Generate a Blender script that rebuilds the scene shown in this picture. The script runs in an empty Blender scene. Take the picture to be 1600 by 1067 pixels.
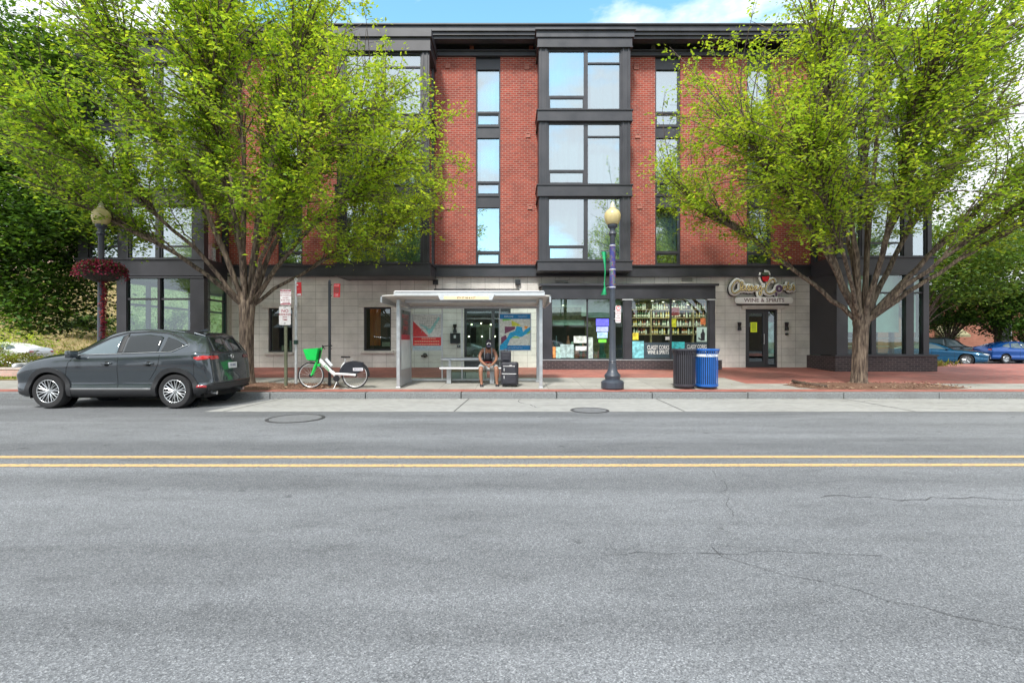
import bpy, bmesh, math, random
import numpy as np
from mathutils import Vector, Matrix
from mathutils.bvhtree import BVHTree
R = math.radians
random.seed(7); RNG = np.random.default_rng(7)
scene = bpy.context.scene
COL = scene.collection
# ------------------------------------------------------------------ camera
F, HY, CX, CH = 770.0, 534.0, 800.0, 1.38      # focal length in photo pixels, horizon row, centre column, eye height
cam_d = bpy.data.cameras.new('camera'); cam = bpy.data.objects.new('camera', cam_d); COL.objects.link(cam)
cam.location = (0, 0, CH); cam.rotation_euler = (R(90), 0, 0)
cam_d.sensor_width = 36; cam_d.lens = F / 1600 * 36; cam_d.shift_y = -(533.5 - HY) / -1600
cam_d.clip_start = .05; cam_d.clip_end = 2500
scene.camera = cam
# ------------------------------------------------------------------ world and sun
SUN_EL, SUN_ROT = 50, 196
w = bpy.data.worlds.new('World'); scene.world = w; w.use_nodes = True
nt = w.node_tree; nt.nodes.clear(); L = nt.links
def wn(t, **k):
    n = nt.nodes.new(t)
    for a, b in k.items(): setattr(n, a, b)
    return n
out = wn('ShaderNodeOutputWorld'); bg = wn('ShaderNodeBackground'); bg.inputs[1].default_value = .11
sky = wn('ShaderNodeTexSky', sky_type='NISHITA'); sky.sun_disc = False
sky.sun_elevation = R(SUN_EL); sky.sun_rotation = R(SUN_ROT); sky.air_density = 1.0; sky.dust_density = .6; sky.ozone_density = 2.2
tc = wn('ShaderNodeTexCoord'); mp = wn('ShaderNodeMapping'); mp.inputs['Scale'].default_value = (1, 1, 2.4); mp.inputs['Location'].default_value = (.55, .2, .35)
nz = wn('ShaderNodeTexNoise'); nz.inputs['Scale'].default_value = 2.1; nz.inputs['Detail'].default_value = 9; nz.inputs['Roughness'].default_value = .55
L.new(tc.outputs['Generated'], mp.inputs[0]); L.new(mp.outputs[0], nz.inputs['Vector'])
sx = wn('ShaderNodeSeparateXYZ'); L.new(tc.outputs['Generated'], sx.inputs[0])
# cloud cover: thick towards the sides and low down, open blue straight ahead high up
ax = wn('ShaderNodeMath', operation='ABSOLUTE'); L.new(sx.outputs[0], ax.inputs[0])
m1 = wn('ShaderNodeMath', operation='MULTIPLY_ADD'); L.new(ax.outputs[0], m1.inputs[0]); m1.inputs[1].default_value = .50; m1.inputs[2].default_value = -.085
m2 = wn('ShaderNodeMath', operation='ADD'); L.new(nz.outputs[0], m2.inputs[0]); L.new(m1.outputs[0], m2.inputs[1])
yb = wn('ShaderNodeMath', operation='MULTIPLY_ADD'); L.new(sx.outputs[1], yb.inputs[0]); yb.inputs[1].default_value = -.10; yb.inputs[2].default_value = .0
m3 = wn('ShaderNodeMath', operation='ADD'); L.new(m2.outputs[0], m3.inputs[0]); L.new(yb.outputs[0], m3.inputs[1])
cr = wn('ShaderNodeValToRGB'); cr.color_ramp.elements[0].position = .47; cr.color_ramp.elements[1].position = .56
L.new(m3.outputs[0], cr.inputs[0])
sat = wn('ShaderNodeHueSaturation'); sat.inputs['Hue'].default_value = .465; sat.inputs['Saturation'].default_value = 1.05; sat.inputs['Value'].default_value = 1.9
L.new(sky.outputs[0], sat.inputs['Color'])
mx = wn('ShaderNodeMixRGB'); mx.inputs[2].default_value = (7.6, 8.0, 8.4, 1)
L.new(cr.outputs[0], mx.inputs[0]); L.new(sat.outputs[0], mx.inputs[1]); L.new(mx.outputs[0], bg.inputs[0]); L.new(bg.outputs[0], out.inputs[0])
sd = bpy.data.lights.new('sun', 'SUN'); sd.energy = 2.6; sd.angle = R(7); sd.color = (1, .955, .88)
sun = bpy.data.objects.new('sun', sd); COL.objects.link(sun)
# Nishita: rotation 0 = +Y, clockwise seen from above
_d = Vector((math.sin(R(SUN_ROT)) * math.cos(R(SUN_EL)), math.cos(R(SUN_ROT)) * math.cos(R(SUN_EL)), math.sin(R(SUN_EL))))
sun.rotation_euler = _d.to_track_quat('Z', 'Y').to_euler(); sun.location = _d * 40
scene.view_settings.view_transform = 'Standard'; scene.view_settings.look = 'None'
scene.view_settings.exposure = .8; scene.view_settings.gamma = 1
scene.cycles.max_bounces = 8; scene.cycles.transparent_max_bounces = 24
# ------------------------------------------------------------------ coordinates
def WP(px, py, Y): return Vector(((px - CX) * Y / F, Y, CH + (HY - py) * Y / F))
def xw(px, Y): return (px - CX) * Y / F
def zw(py, Y): return CH + (HY - py) * Y / F
KERB_Y = 12.1
def zp(Y): return .12 + .034 * (Y - KERB_Y)           # pavement rises towards the building
def zr(Y): return -.006 * abs(Y - 5.6) if Y < 20 else -.1   # cambered road
# ------------------------------------------------------------------ mesh builder
class MB:
    def __init__(s): s.v = []; s.f = []; s.m = []; s.cm = 0
    def add(s, vs, fs):
        b = len(s.v); s.v += [tuple(v) for v in vs]
        for f in fs: s.f.append(tuple(i + b for i in f)); s.m.append(s.cm)
        return s
    def box(s, x0, x1, y0, y1, z0, z1):
        if x0 > x1: x0, x1 = x1, x0
        if y0 > y1: y0, y1 = y1, y0
        if z0 > z1: z0, z1 = z1, z0
        v = [(x0,y0,z0),(x1,y0,z0),(x1,y1,z0),(x0,y1,z0),(x0,y0,z1),(x1,y0,z1),(x1,y1,z1),(x0,y1,z1)]
        return s.add(v, [(0,3,2,1),(4,5,6,7),(0,1,5,4),(1,2,6,5),(2,3,7,6),(3,0,4,7)])
    def cbox(s, c, sz, rot=None):
        hx, hy, hz = sz[0]/2, sz[1]/2, sz[2]/2
        v = [Vector(p) for p in [(-hx,-hy,-hz),(hx,-hy,-hz),(hx,hy,-hz),(-hx,hy,-hz),(-hx,-hy,hz),(hx,-hy,hz),(hx,hy,hz),(-hx,hy,hz)]]
        if rot is not None: v = [rot @ p for p in v]
        c = Vector(c)
        return s.add([p + c for p in v], [(0,3,2,1),(4,5,6,7),(0,1,5,4),(1,2,6,5),(2,3,7,6),(3,0,4,7)])
    def tube(s, pts, rad, n=8, caps=True):
        pts = [Vector(p) for p in pts]
        if not hasattr(rad, '__len__'): rad = [rad] * len(pts)
        vs = []; up = None
        for i, p in enumerate(pts):
            a = pts[max(i-1, 0)]; b = pts[min(i+1, len(pts)-1)]
            t = (b - a)
            t = t.normalized() if t.length > 1e-9 else Vector((0,0,1))
            if up is None:
                up = Vector((0,0,1)) if abs(t.z) < .9 else Vector((1,0,0))
            u = t.cross(up)
            if u.length < 1e-6: u = t.cross(Vector((0,1,0)))
            u.normalize(); v = t.cross(u).normalized(); up = u.cross(t) * 1
            for k in range(n):
                an = 2*math.pi*k/n
                vs.append(p + (u*math.cos(an) + v*math.sin(an)) * rad[i])
        fs = []
        for i in range(len(pts)-1):
            for k in range(n):
                a = i*n+k; b = i*n+(k+1) % n
                fs.append((a, b, b+n, a+n))
        if caps:
            fs.append(tuple(reversed(range(n)))); fs.append(tuple(range((len(pts)-1)*n, len(pts)*n)))
        return s.add(vs, fs)
    def lathe(s, prof, c=(0,0,0), n=24, axis='z', caps=True):
        c = Vector(c); vs = []
        for (r, h) in prof:
            for k in range(n):
                a = 2*math.pi*k/n
                if axis == 'z': p = Vector((r*math.cos(a), r*math.sin(a), h))
                elif axis == 'y': p = Vector((r*math.cos(a), h, r*math.sin(a)))
                else: p = Vector((h, r*math.cos(a), r*math.sin(a)))
                vs.append(c + p)
        fs = []
        for i in range(len(prof)-1):
            for k in range(n):
                a = i*n+k; b = i*n+(k+1) % n
                fs.append((a, b, b+n, a+n))
        if caps: fs.append(tuple(reversed(range(n)))); fs.append(tuple(range((len(prof)-1)*n, len(prof)*n)))
        return s.add(vs, fs)
    def prism(s, poly, d0, d1, plane='xz'):
        """polygon in a plane, extruded from d0 to d1 along the third axis"""
        def mk(a, b, d):
            return {'xz': (a, d, b), 'xy': (a, b, d), 'yz': (d, a, b)}[plane]
        n = len(poly)
        vs = [mk(a, b, d0) for a, b in poly] + [mk(a, b, d1) for a, b in poly]
        fs = [tuple(range(n)), tuple(reversed(range(n, 2*n)))] + [(i, i+n, (i+1) % n + n, (i+1) % n) for i in range(n)]
        return s.add(vs, fs)
    def quad(s, a, b, c, d): return s.add([a, b, c, d], [(0,1,2,3)])
    def build(s, name, mats, parent=None, smooth=False, bevel=0, loc=None, auto=None):
        me = bpy.data.meshes.new(name)
        me.from_pydata(s.v, [], s.f); me.validate()
        if not isinstance(mats, (list, tuple)): mats = [mats]
        for m in mats: me.materials.append(m)
        if len(mats) > 1 and len(me.polygons) == len(s.m): me.polygons.foreach_set('material_index', s.m)
        bm = bmesh.new(); bm.from_mesh(me); bmesh.ops.recalc_face_normals(bm, faces=bm.faces); bm.to_mesh(me); bm.free()
        if smooth:
            me.polygons.foreach_set('use_smooth', [True]*len(me.polygons))
            if auto is not None:
                try: me.set_sharp_from_angle(angle=R(auto))
                except Exception: pass
        o = bpy.data.objects.new(name, me); COL.objects.link(o)
        if loc: o.location = loc
        if parent: o.parent = parent
        if bevel:
            b = o.modifiers.new('bevel', 'BEVEL'); b.width = bevel; b.segments = 2; b.limit_method = 'ANGLE'; b.angle_limit = R(40)
        return o
def tag(o, label=None, cat=None, group=None, kind=None):
    if label: o['label'] = label
    if cat: o['category'] = cat
    if group: o['group'] = group
    if kind: o['kind'] = kind
    return o
def thing(name, label, cat, loc=(0,0,0), rz=0, group=None):
    o = bpy.data.objects.new(name, None); COL.objects.link(o); o.location = loc; o.rotation_euler = (0,0,rz)
    o.empty_display_size = .2
    return tag(o, label, cat, group)
def copy_tree(o, parent=None):
    c = o.copy(); COL.objects.link(c); c.parent = parent
    for ch in list(o.children): copy_tree(ch, c)
    return c
# ------------------------------------------------------------------ materials
def lin(c):
    f = lambda u: u/12.92 if u <= .04045 else ((u+.055)/1.055)**2.4
    return tuple(f(x/255) for x in c)
def newmat(name):
    m = bpy.data.materials.new(name); m.use_nodes = True
    n = m.node_tree.nodes; return m, m.node_tree, n['Principled BSDF']
def N(t, kind, **k):
    n = t.nodes.new(kind)
    for a, b in k.items(): setattr(n, a, b)
    return n
def pm(name, col, rough=.6, metal=0., var=.12, scale=6., bump=0., bscale=40., coat=0., spec=None, emit=None, dirt=None, dscale=1.2, stretch=(1,1,1), sheen=0):
    m, t, p = newmat(name)
    geo = N(t, 'ShaderNodeNewGeometry'); mp_ = N(t, 'ShaderNodeMapping'); mp_.inputs['Scale'].default_value = stretch
    t.links.new(geo.outputs['Position'], mp_.inputs[0])
    nz = N(t, 'ShaderNodeTexNoise'); nz.inputs['Scale'].default_value = scale; nz.inputs['Detail'].default_value = 5
    t.links.new(mp_.outputs[0], nz.inputs['Vector'])
    rp = N(t, 'ShaderNodeMapRange'); rp.inputs[1].default_value = .3; rp.inputs[2].default_value = .7
    rp.inputs[3].default_value = 1-var; rp.inputs[4].default_value = 1+var
    t.links.new(nz.outputs[0], rp.inputs[0])
    mul = N(t, 'ShaderNodeVectorMath', operation='SCALE'); mul.inputs[0].default_value = col[:3]
    t.links.new(rp.outputs[0], mul.inputs['Scale'])
    last = mul.outputs[0]
    if dirt:
        n2 = N(t, 'ShaderNodeTexNoise'); n2.inputs['Scale'].default_value = dscale; n2.inputs['Detail'].default_value = 8; n2.inputs['Roughness'].default_value = .65
        t.links.new(mp_.outputs[0], n2.inputs['Vector'])
        r2 = N(t, 'ShaderNodeMapRange'); r2.inputs[1].default_value = .5; r2.inputs[2].default_value = .75; r2.inputs[4].default_value = .7
        t.links.new(n2.outputs[0], r2.inputs[0])
        mi = N(t, 'ShaderNodeMixRGB'); mi.inputs[2].default_value = (*dirt, 1)
        t.links.new(r2.outputs[0], mi.inputs[0]); t.links.new(last, mi.inputs[1]); last = mi.outputs[0]
    t.links.new(last, p.inputs['Base Color'])
    rr = N(t, 'ShaderNodeMapRange'); rr.inputs[1].default_value = .3; rr.inputs[2].default_value = .7
    rr.inputs[3].default_value = max(rough*.85, .01); rr.inputs[4].default_value = min(rough*1.15, 1)
    t.links.new(nz.outputs[0], rr.inputs[0]); t.links.new(rr.outputs[0], p.inputs['Roughness'])
    p.inputs['Metallic'].default_value = metal
    if coat: p.inputs['Coat Weight'].default_value = coat; p.inputs['Coat Roughness'].default_value = .04
    if spec is not None: p.inputs['Specular IOR Level'].default_value = spec
    if emit: p.inputs['Emission Color'].default_value = (*emit[0], 1); p.inputs['Emission Strength'].default_value = emit[1]
    if bump:
        nb = N(t, 'ShaderNodeTexNoise'); nb.inputs['Scale'].default_value = bscale; nb.inputs['Detail'].default_value = 4
        t.links.new(mp_.outputs[0], nb.inputs['Vector'])
        b = N(t, 'ShaderNodeBump'); b.inputs['Strength'].default_value = bump; b.inputs['Distance'].default_value = .01
        t.links.new(nb.outputs[0], b.inputs['Height']); t.links.new(b.outputs[0], p.inputs['Normal'])
    return m
def brickmat(name, c1, c2, mortar, bw, bh, ms=.01, offset=.5, rough=.85, horiz=False, bump=.5, bias=0., dirt=None):
    m, t, p = newmat(name)
    geo = N(t, 'ShaderNodeNewGeometry'); s = N(t, 'ShaderNodeSeparateXYZ'); t.links.new(geo.outputs['Position'], s.inputs[0])
    c = N(t, 'ShaderNodeCombineXYZ')
    if horiz:
        t.links.new(s.outputs[0], c.inputs[0]); t.links.new(s.outputs[1], c.inputs[1])
    else:
        a = N(t, 'ShaderNodeMath', operation='ADD'); t.links.new(s.outputs[0], a.inputs[0]); t.links.new(s.outputs[1], a.inputs[1])
        t.links.new(a.outputs[0], c.inputs[0]); t.links.new(s.outputs[2], c.inputs[1])
    b = N(t, 'ShaderNodeTexBrick'); b.offset = offset; b.squash = 1
    b.inputs['Color1'].default_value = (*c1, 1); b.inputs['Color2'].default_value = (*c2, 1); b.inputs['Mortar'].default_value = (*mortar, 1)
    b.inputs['Scale'].default_value = 1; b.inputs['Brick Width'].default_value = bw; b.inputs['Row Height'].default_value = bh
    b.inputs['Mortar Size'].default_value = ms; b.inputs['Mortar Smooth'].default_value = .3; b.inputs['Bias'].default_value = bias
    t.links.new(c.outputs[0], b.inputs['Vector'])
    nz = N(t, 'ShaderNodeTexNoise'); nz.inputs['Scale'].default_value = 1.4; nz.inputs['Detail'].default_value = 7; nz.inputs['Roughness'].default_value = .7
    t.links.new(geo.outputs['Position'], nz.inputs['Vector'])
    rp = N(t, 'ShaderNodeMapRange'); rp.inputs[1].default_value = .3; rp.inputs[2].default_value = .7; rp.inputs[3].default_value = .8; rp.inputs[4].default_value = 1.18
    t.links.new(nz.outputs[0], rp.inputs[0])
    mul = N(t, 'ShaderNodeVectorMath', operation='SCALE'); t.links.new(b.outputs['Color'], mul.inputs[0]); t.links.new(rp.outputs[0], mul.inputs['Scale'])
    last = mul.outputs[0]
    if dirt:
        n2 = N(t, 'ShaderNodeTexNoise'); n2.inputs['Scale'].default_value = .8; n2.inputs['Detail'].default_value = 8; n2.inputs['Roughness'].default_value = .7
        t.links.new(geo.outputs['Position'], n2.inputs['Vector'])
        r2 = N(t, 'ShaderNodeMapRange'); r2.inputs[1].default_value = .5; r2.inputs[2].default_value = .72; r2.inputs[4].default_value = .6
        t.links.new(n2.outputs[0], r2.inputs[0])
        mi = N(t, 'ShaderNodeMixRGB'); mi.inputs[2].default_value = (*dirt, 1)
        t.links.new(r2.outputs[0], mi.inputs[0]); t.links.new(last, mi.inputs[1]); last = mi.outputs[0]
    t.links.new(last, p.inputs['Base Color']); p.inputs['Roughness'].default_value = rough
    if bump:
        bu = N(t, 'ShaderNodeBump'); bu.invert = True; bu.inputs['Strength'].default_value = bump; bu.inputs['Distance'].default_value = .006
        t.links.new(b.outputs['Fac'], bu.inputs['Height']); t.links.new(bu.outputs[0], p.inputs['Normal'])
    return m
def glassmat(name, tint=(.85,.95,.92), refl=.35, rough=.0, wave=.0):
    m = bpy.data.materials.new(name); m.use_nodes = True; t = m.node_tree; t.nodes.clear()
    o = N(t, 'ShaderNodeOutputMaterial'); tr = N(t, 'ShaderNodeBsdfTransparent'); tr.inputs[0].default_value = (*tint, 1)
    gl = N(t, 'ShaderNodeBsdfGlossy'); gl.inputs['Roughness'].default_value = rough; gl.inputs[0].default_value = (.86,.95,1,1)
    lw = N(t, 'ShaderNodeFresnel'); lw.inputs[0].default_value = 1.5
    ad = N(t, 'ShaderNodeMath', operation='ADD'); ad.use_clamp = True; ad.inputs[1].default_value = refl
    t.links.new(lw.outputs[0], ad.inputs[0])
    g0 = N(t, 'ShaderNodeNewGeometry'); iv = N(t, 'ShaderNodeMath', operation='SUBTRACT'); iv.inputs[0].default_value = 1; t.links.new(g0.outputs['Backfacing'], iv.inputs[1])
    mf = N(t, 'ShaderNodeMath', operation='MULTIPLY'); t.links.new(ad.outputs[0], mf.inputs[0]); t.links.new(iv.outputs[0], mf.inputs[1])
    mi = N(t, 'ShaderNodeMixShader'); t.links.new(mf.outputs[0], mi.inputs[0]); t.links.new(tr.outputs[0], mi.inputs[1]); t.links.new(gl.outputs[0], mi.inputs[2])
    t.links.new(mi.outputs[0], o.inputs[0])
    if wave:
        geo = N(t, 'ShaderNodeNewGeometry'); nz = N(t, 'ShaderNodeTexNoise'); nz.inputs['Scale'].default_value = 1.2
        t.links.new(geo.outputs['Position'], nz.inputs['Vector'])
        b = N(t, 'ShaderNodeBump'); b.inputs['Strength'].default_value = wave; b.inputs['Distance'].default_value = .02
        t.links.new(nz.outputs[0], b.inputs['Height']); t.links.new(b.outputs[0], gl.inputs['Normal'])
    return m
def leafmat(name, col, tr=.4):
    m = bpy.data.materials.new(name); m.use_nodes = True; t = m.node_tree; t.nodes.clear()
    o = N(t, 'ShaderNodeOutputMaterial'); geo = N(t, 'ShaderNodeNewGeometry')
    nz = N(t, 'ShaderNodeTexNoise'); nz.inputs['Scale'].default_value = 2.5; nz.inputs['Detail'].default_value = 3
    t.links.new(geo.outputs['Position'], nz.inputs['Vector'])
    rp = N(t, 'ShaderNodeMapRange'); rp.inputs[1].default_value = .35; rp.inputs[2].default_value = .65; rp.inputs[3].default_value = .84; rp.inputs[4].default_value = 1.2
    t.links.new(nz.outputs[0], rp.inputs[0])
    rn = N(t, 'ShaderNodeMapRange'); rn.inputs[3].default_value = .8; rn.inputs[4].default_value = 1.2; t.links.new(geo.outputs['Random Per Island'], rn.inputs[0])
    mm = N(t, 'ShaderNodeMath', operation='MULTIPLY'); t.links.new(rp.outputs[0], mm.inputs[0]); t.links.new(rn.outputs[0], mm.inputs[1])
    s = N(t, 'ShaderNodeVectorMath', operation='SCALE'); s.inputs[0].default_value = col; t.links.new(mm.outputs[0], s.inputs['Scale'])
    d = N(t, 'ShaderNodeBsdfPrincipled'); d.inputs['Roughness'].default_value = .5; d.inputs['Specular IOR Level'].default_value = .35
    t.links.new(s.outputs[0], d.inputs['Base Color'])
    tl = N(t, 'ShaderNodeBsdfTranslucent'); s2 = N(t, 'ShaderNodeVectorMath', operation='MULTIPLY'); s2.inputs[1].default_value = (1.35, 1.25, .6)
    t.links.new(s.outputs[0], s2.inputs[0]); t.links.new(s2.outputs[0], tl.inputs[0])
    mi = N(t, 'ShaderNodeMixShader'); mi.inputs[0].default_value = tr
    t.links.new(d.outputs[0], mi.inputs[1]); t.links.new(tl.outputs[0], mi.inputs[2]); t.links.new(mi.outputs[0], o.inputs[0])
    return m
M = {}
M['brick'] = brickmat('red_brick', (.37,.062,.036), (.24,.038,.026), (.36,.22,.18), .215, .08, .011)
M['paver'] = brickmat('pavement_brick', (.42,.145,.11), (.31,.095,.075), (.27,.17,.14), .20, .10, .006, horiz=True, bump=.3, dirt=(.22,.13,.11))
M['dkbrick'] = brickmat('dark_plinth_brick', (.035,.028,.034), (.06,.045,.05), (.15,.12,.12), .22, .075, .009)
M['stone'] = brickmat('cream_stone_blocks', (.74,.71,.68), (.68,.655,.62), (.34,.32,.30), .55, .275, .007, offset=0., rough=.8, bump=.4, dirt=(.64,.61,.57))
M['stone_trim'] = pm('stone_trim', (.62,.59,.55), .8, var=.1, scale=5, bump=.2, dirt=(.42,.4,.36))
M['flag'] = brickmat('concrete_flags', (.40,.385,.35), (.33,.32,.29), (.20,.19,.17), .95, .75, .008, horiz=True, offset=.0, bump=.3, dirt=(.23,.22,.2))
M['kerb'] = pm('granite_kerb', (.19,.20,.205), .8, var=.3, scale=30, bump=.4, bscale=60, dirt=(.15,.15,.15), dscale=2)
M['concrete'] = pm('road_concrete', (.345,.345,.335), .85, var=.22, scale=14, bump=.3, bscale=80, dirt=(.23,.225,.21), dscale=.9, stretch=(.5,1.6,1))
M['metal_dk'] = pm('charcoal_metal', (.038,.038,.046), .42, var=.2, scale=2, dirt=(.06,.06,.068), dscale=.7)
M['metal_dk2'] = pm('charcoal_cornice', (.05,.052,.062), .4, var=.2, scale=2)
M['soffit'] = pm('dark_soffit', (.10,.10,.11), .6)
M['black'] = pm('black_paint', (.018,.018,.022), .4)
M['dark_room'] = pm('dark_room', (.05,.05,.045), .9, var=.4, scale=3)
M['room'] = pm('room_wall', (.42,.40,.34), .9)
M['room_floor'] = pm('room_floor', (.16,.13,.10), .5)
M['blind'] = pm('pale_blind', (.68,.72,.72), .8, var=.05, scale=1.5, stretch=(8,8,.3))
M['orange'] = pm('orange_curtain', (.55,.17,.07), .85, var=.2, scale=6, stretch=(3,3,.3))
M['glass_up'] = glassmat('window_glass', (.62,.72,.74), .44, wave=.05)
M['glass_shop'] = glassmat('shop_glass', (.80,.92,.86), .11, wave=.04)
M['glass_clear'] = glassmat('clear_glass', (.90,.96,.93), -.02)
M['glass_corner'] = glassmat('corner_glass', (.62,.85,.76), .12)
M['alu'] = pm('grey_aluminium', (.50,.52,.54), .35, metal=.55, var=.08, scale=10)
M['alu_l'] = pm('pale_aluminium', (.58,.60,.62), .35, metal=.25, var=.06, scale=10)
M['white'] = pm('white_paint', (.78,.78,.76), .4, var=.05)
M['galv'] = pm('galvanised_post', (.60,.62,.63), .4, metal=.4, var=.15, scale=12)
M['red'] = pm('sign_red', (.62,.012,.02), .4, var=.06)
M['signred'] = pm('sign_maroon', (.30,.02,.05), .5)
M['green_post'] = pm('green_post', (.11,.12,.075), .65, var=.25, scale=15, dirt=(.16,.12,.08))
M['yellow'] = None
M['bark'] = None
M['soil'] = pm('mulch_soil', (.16,.085,.055), .95, var=.55, scale=35, bump=1, bscale=50)
M['wood'] = pm('weathered_wood', (.36,.25,.16), .75, var=.25, scale=9, stretch=(1,12,12))
def stripemat(name, col, base_rough, sc, vec_axis): pass
# yellow paint, worn
m, t, p = newmat('yellow_road_paint'); M['yellow'] = m
geo = N(t, 'ShaderNodeNewGeometry'); nz = N(t, 'ShaderNodeTexNoise'); nz.inputs['Scale'].default_value = 22; nz.inputs['Detail'].default_value = 8; nz.inputs['Roughness'].default_value = .75
t.links.new(geo.outputs['Position'], nz.inputs['Vector'])
rp = N(t, 'ShaderNodeMapRange'); rp.inputs[1].default_value = .47; rp.inputs[2].default_value = .62
mi = N(t, 'ShaderNodeMixRGB'); mi.inputs[1].default_value = (.66,.43,.18,1); mi.inputs[2].default_value = (.25,.22,.18,1)
t.links.new(nz.outputs[0], rp.inputs[0]); t.links.new(rp.outputs[0], mi.inputs[0]); t.links.new(mi.outputs[0], p.inputs['Base Color']); p.inputs['Roughness'].default_value = .75
# asphalt with pale aggregate
def asphalt(name, base, lightc, darkc, amount=.5):
    m, t, p = newmat(name)
    geo = N(t, 'ShaderNodeNewGeometry')
    def noise(sc, det, ro, stretch=None):
        n = N(t, 'ShaderNodeTexNoise'); n.inputs['Scale'].default_value = sc; n.inputs['Detail'].default_value = det; n.inputs['Roughness'].default_value = ro
        if stretch:
            q = N(t, 'ShaderNodeMapping'); q.inputs['Scale'].default_value = stretch; t.links.new(geo.outputs['Position'], q.inputs[0]); t.links.new(q.outputs[0], n.inputs['Vector'])
        else: t.links.new(geo.outputs['Position'], n.inputs['Vector'])
        return n
    vo = N(t, 'ShaderNodeTexVoronoi'); vo.inputs['Scale'].default_value = 160; t.links.new(geo.outputs['Position'], vo.inputs['Vector'])
    sp = N(t, 'ShaderNodeSeparateColor'); t.links.new(vo.outputs['Color'], sp.inputs[0])
    r1 = N(t, 'ShaderNodeValToRGB'); e = r1.color_ramp.elements
    e[0].position = 0; e[0].color = (*darkc, 1); e[1].position = 1; e[1].color = (*lightc, 1)
    a = e.new(.35); a.color = (*base, 1); b_ = e.new(.82); b_.color = tuple(base[i]*.7 + lightc[i]*.3 for i in range(3)) + (1,)
    t.links.new(sp.outputs[0], r1.inputs[0])
    n1 = noise(120, 3, .6); n2 = noise(.7, 6, .6, (.4, 1, 1)); n3 = noise(5, 7, .7, (.35, 1, 1))
    ra = N(t, 'ShaderNodeMapRange'); ra.inputs[1].default_value = .3; ra.inputs[2].default_value = .7; ra.inputs[3].default_value = .72; ra.inputs[4].default_value = 1.28; t.links.new(n1.outputs[0], ra.inputs[0])
    rb = N(t, 'ShaderNodeMapRange'); rb.inputs[1].default_value = .3; rb.inputs[2].default_value = .7; rb.inputs[3].default_value = .82; rb.inputs[4].default_value = 1.15; t.links.new(n2.outputs[0], rb.inputs[0])
    rc = N(t, 'ShaderNodeMapRange'); rc.inputs[1].default_value = .28; rc.inputs[2].default_value = .5; rc.inputs[3].default_value = .80; rc.inputs[4].default_value = 1.04; t.links.new(n3.outputs[0], rc.inputs[0])
    k = N(t, 'ShaderNodeMath', operation='MULTIPLY'); t.links.new(ra.outputs[0], k.inputs[0]); t.links.new(rb.outputs[0], k.inputs[1])
    k2 = N(t, 'ShaderNodeMath', operation='MULTIPLY'); t.links.new(k.outputs[0], k2.inputs[0]); t.links.new(rc.outputs[0], k2.inputs[1])
    n4 = noise(.55, 3, .5, (.07, 1.6, 1)); rd = N(t, 'ShaderNodeMapRange'); rd.inputs[1].default_value = .38; rd.inputs[2].default_value = .62; rd.inputs[3].default_value = .80; rd.inputs[4].default_value = 1.12; t.links.new(n4.outputs[0], rd.inputs[0])
    v2 = N(t, 'ShaderNodeTexVoronoi'); v2.inputs['Scale'].default_value = 1.7; v2.inputs['Randomness'].default_value = 1; n5 = noise(9, 4, .7); ad = N(t, 'ShaderNodeMath', operation='MULTIPLY_ADD'); ad.inputs[1].default_value = .22; t.links.new(geo.outputs['Position'], v2.inputs['Vector']); t.links.new(n5.outputs[0], ad.inputs[0]); t.links.new(v2.outputs['Distance'], ad.inputs[2])
    re_ = N(t, 'ShaderNodeMapRange'); re_.inputs[1].default_value = .13; re_.inputs[2].default_value = .20; re_.inputs[3].default_value = .55; re_.inputs[4].default_value = 1; t.links.new(ad.outputs[0], re_.inputs[0])
    k3 = N(t, 'ShaderNodeMath', operation='MULTIPLY'); t.links.new(k2.outputs[0], k3.inputs[0]); t.links.new(rd.outputs[0], k3.inputs[1]); k4 = N(t, 'ShaderNodeMath', operation='MULTIPLY'); t.links.new(k3.outputs[0], k4.inputs[0]); t.links.new(re_.outputs[0], k4.inputs[1])
    s = N(t, 'ShaderNodeVectorMath', operation='SCALE'); t.links.new(r1.outputs[0], s.inputs[0]); t.links.new(k4.outputs[0], s.inputs['Scale'])
    t.links.new(s.outputs[0], p.inputs['Base Color']); p.inputs['Roughness'].default_value = .85; p.inputs['Specular IOR Level'].default_value = .3
    bu = N(t, 'ShaderNodeBump'); bu.inputs['Strength'].default_value = .5; bu.inputs['Distance'].default_value = .006
    t.links.new(vo.outputs['Distance'], bu.inputs['Height']); t.links.new(bu.outputs[0], p.inputs['Normal'])
    return m
M['asphalt'] = asphalt('asphalt', (.160,.167,.178), (.32,.33,.345), (.10,.104,.112))
M['asphalt2'] = asphalt('side_asphalt', (.15,.155,.165), (.3,.3,.32), (.07,.07,.08))
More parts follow.
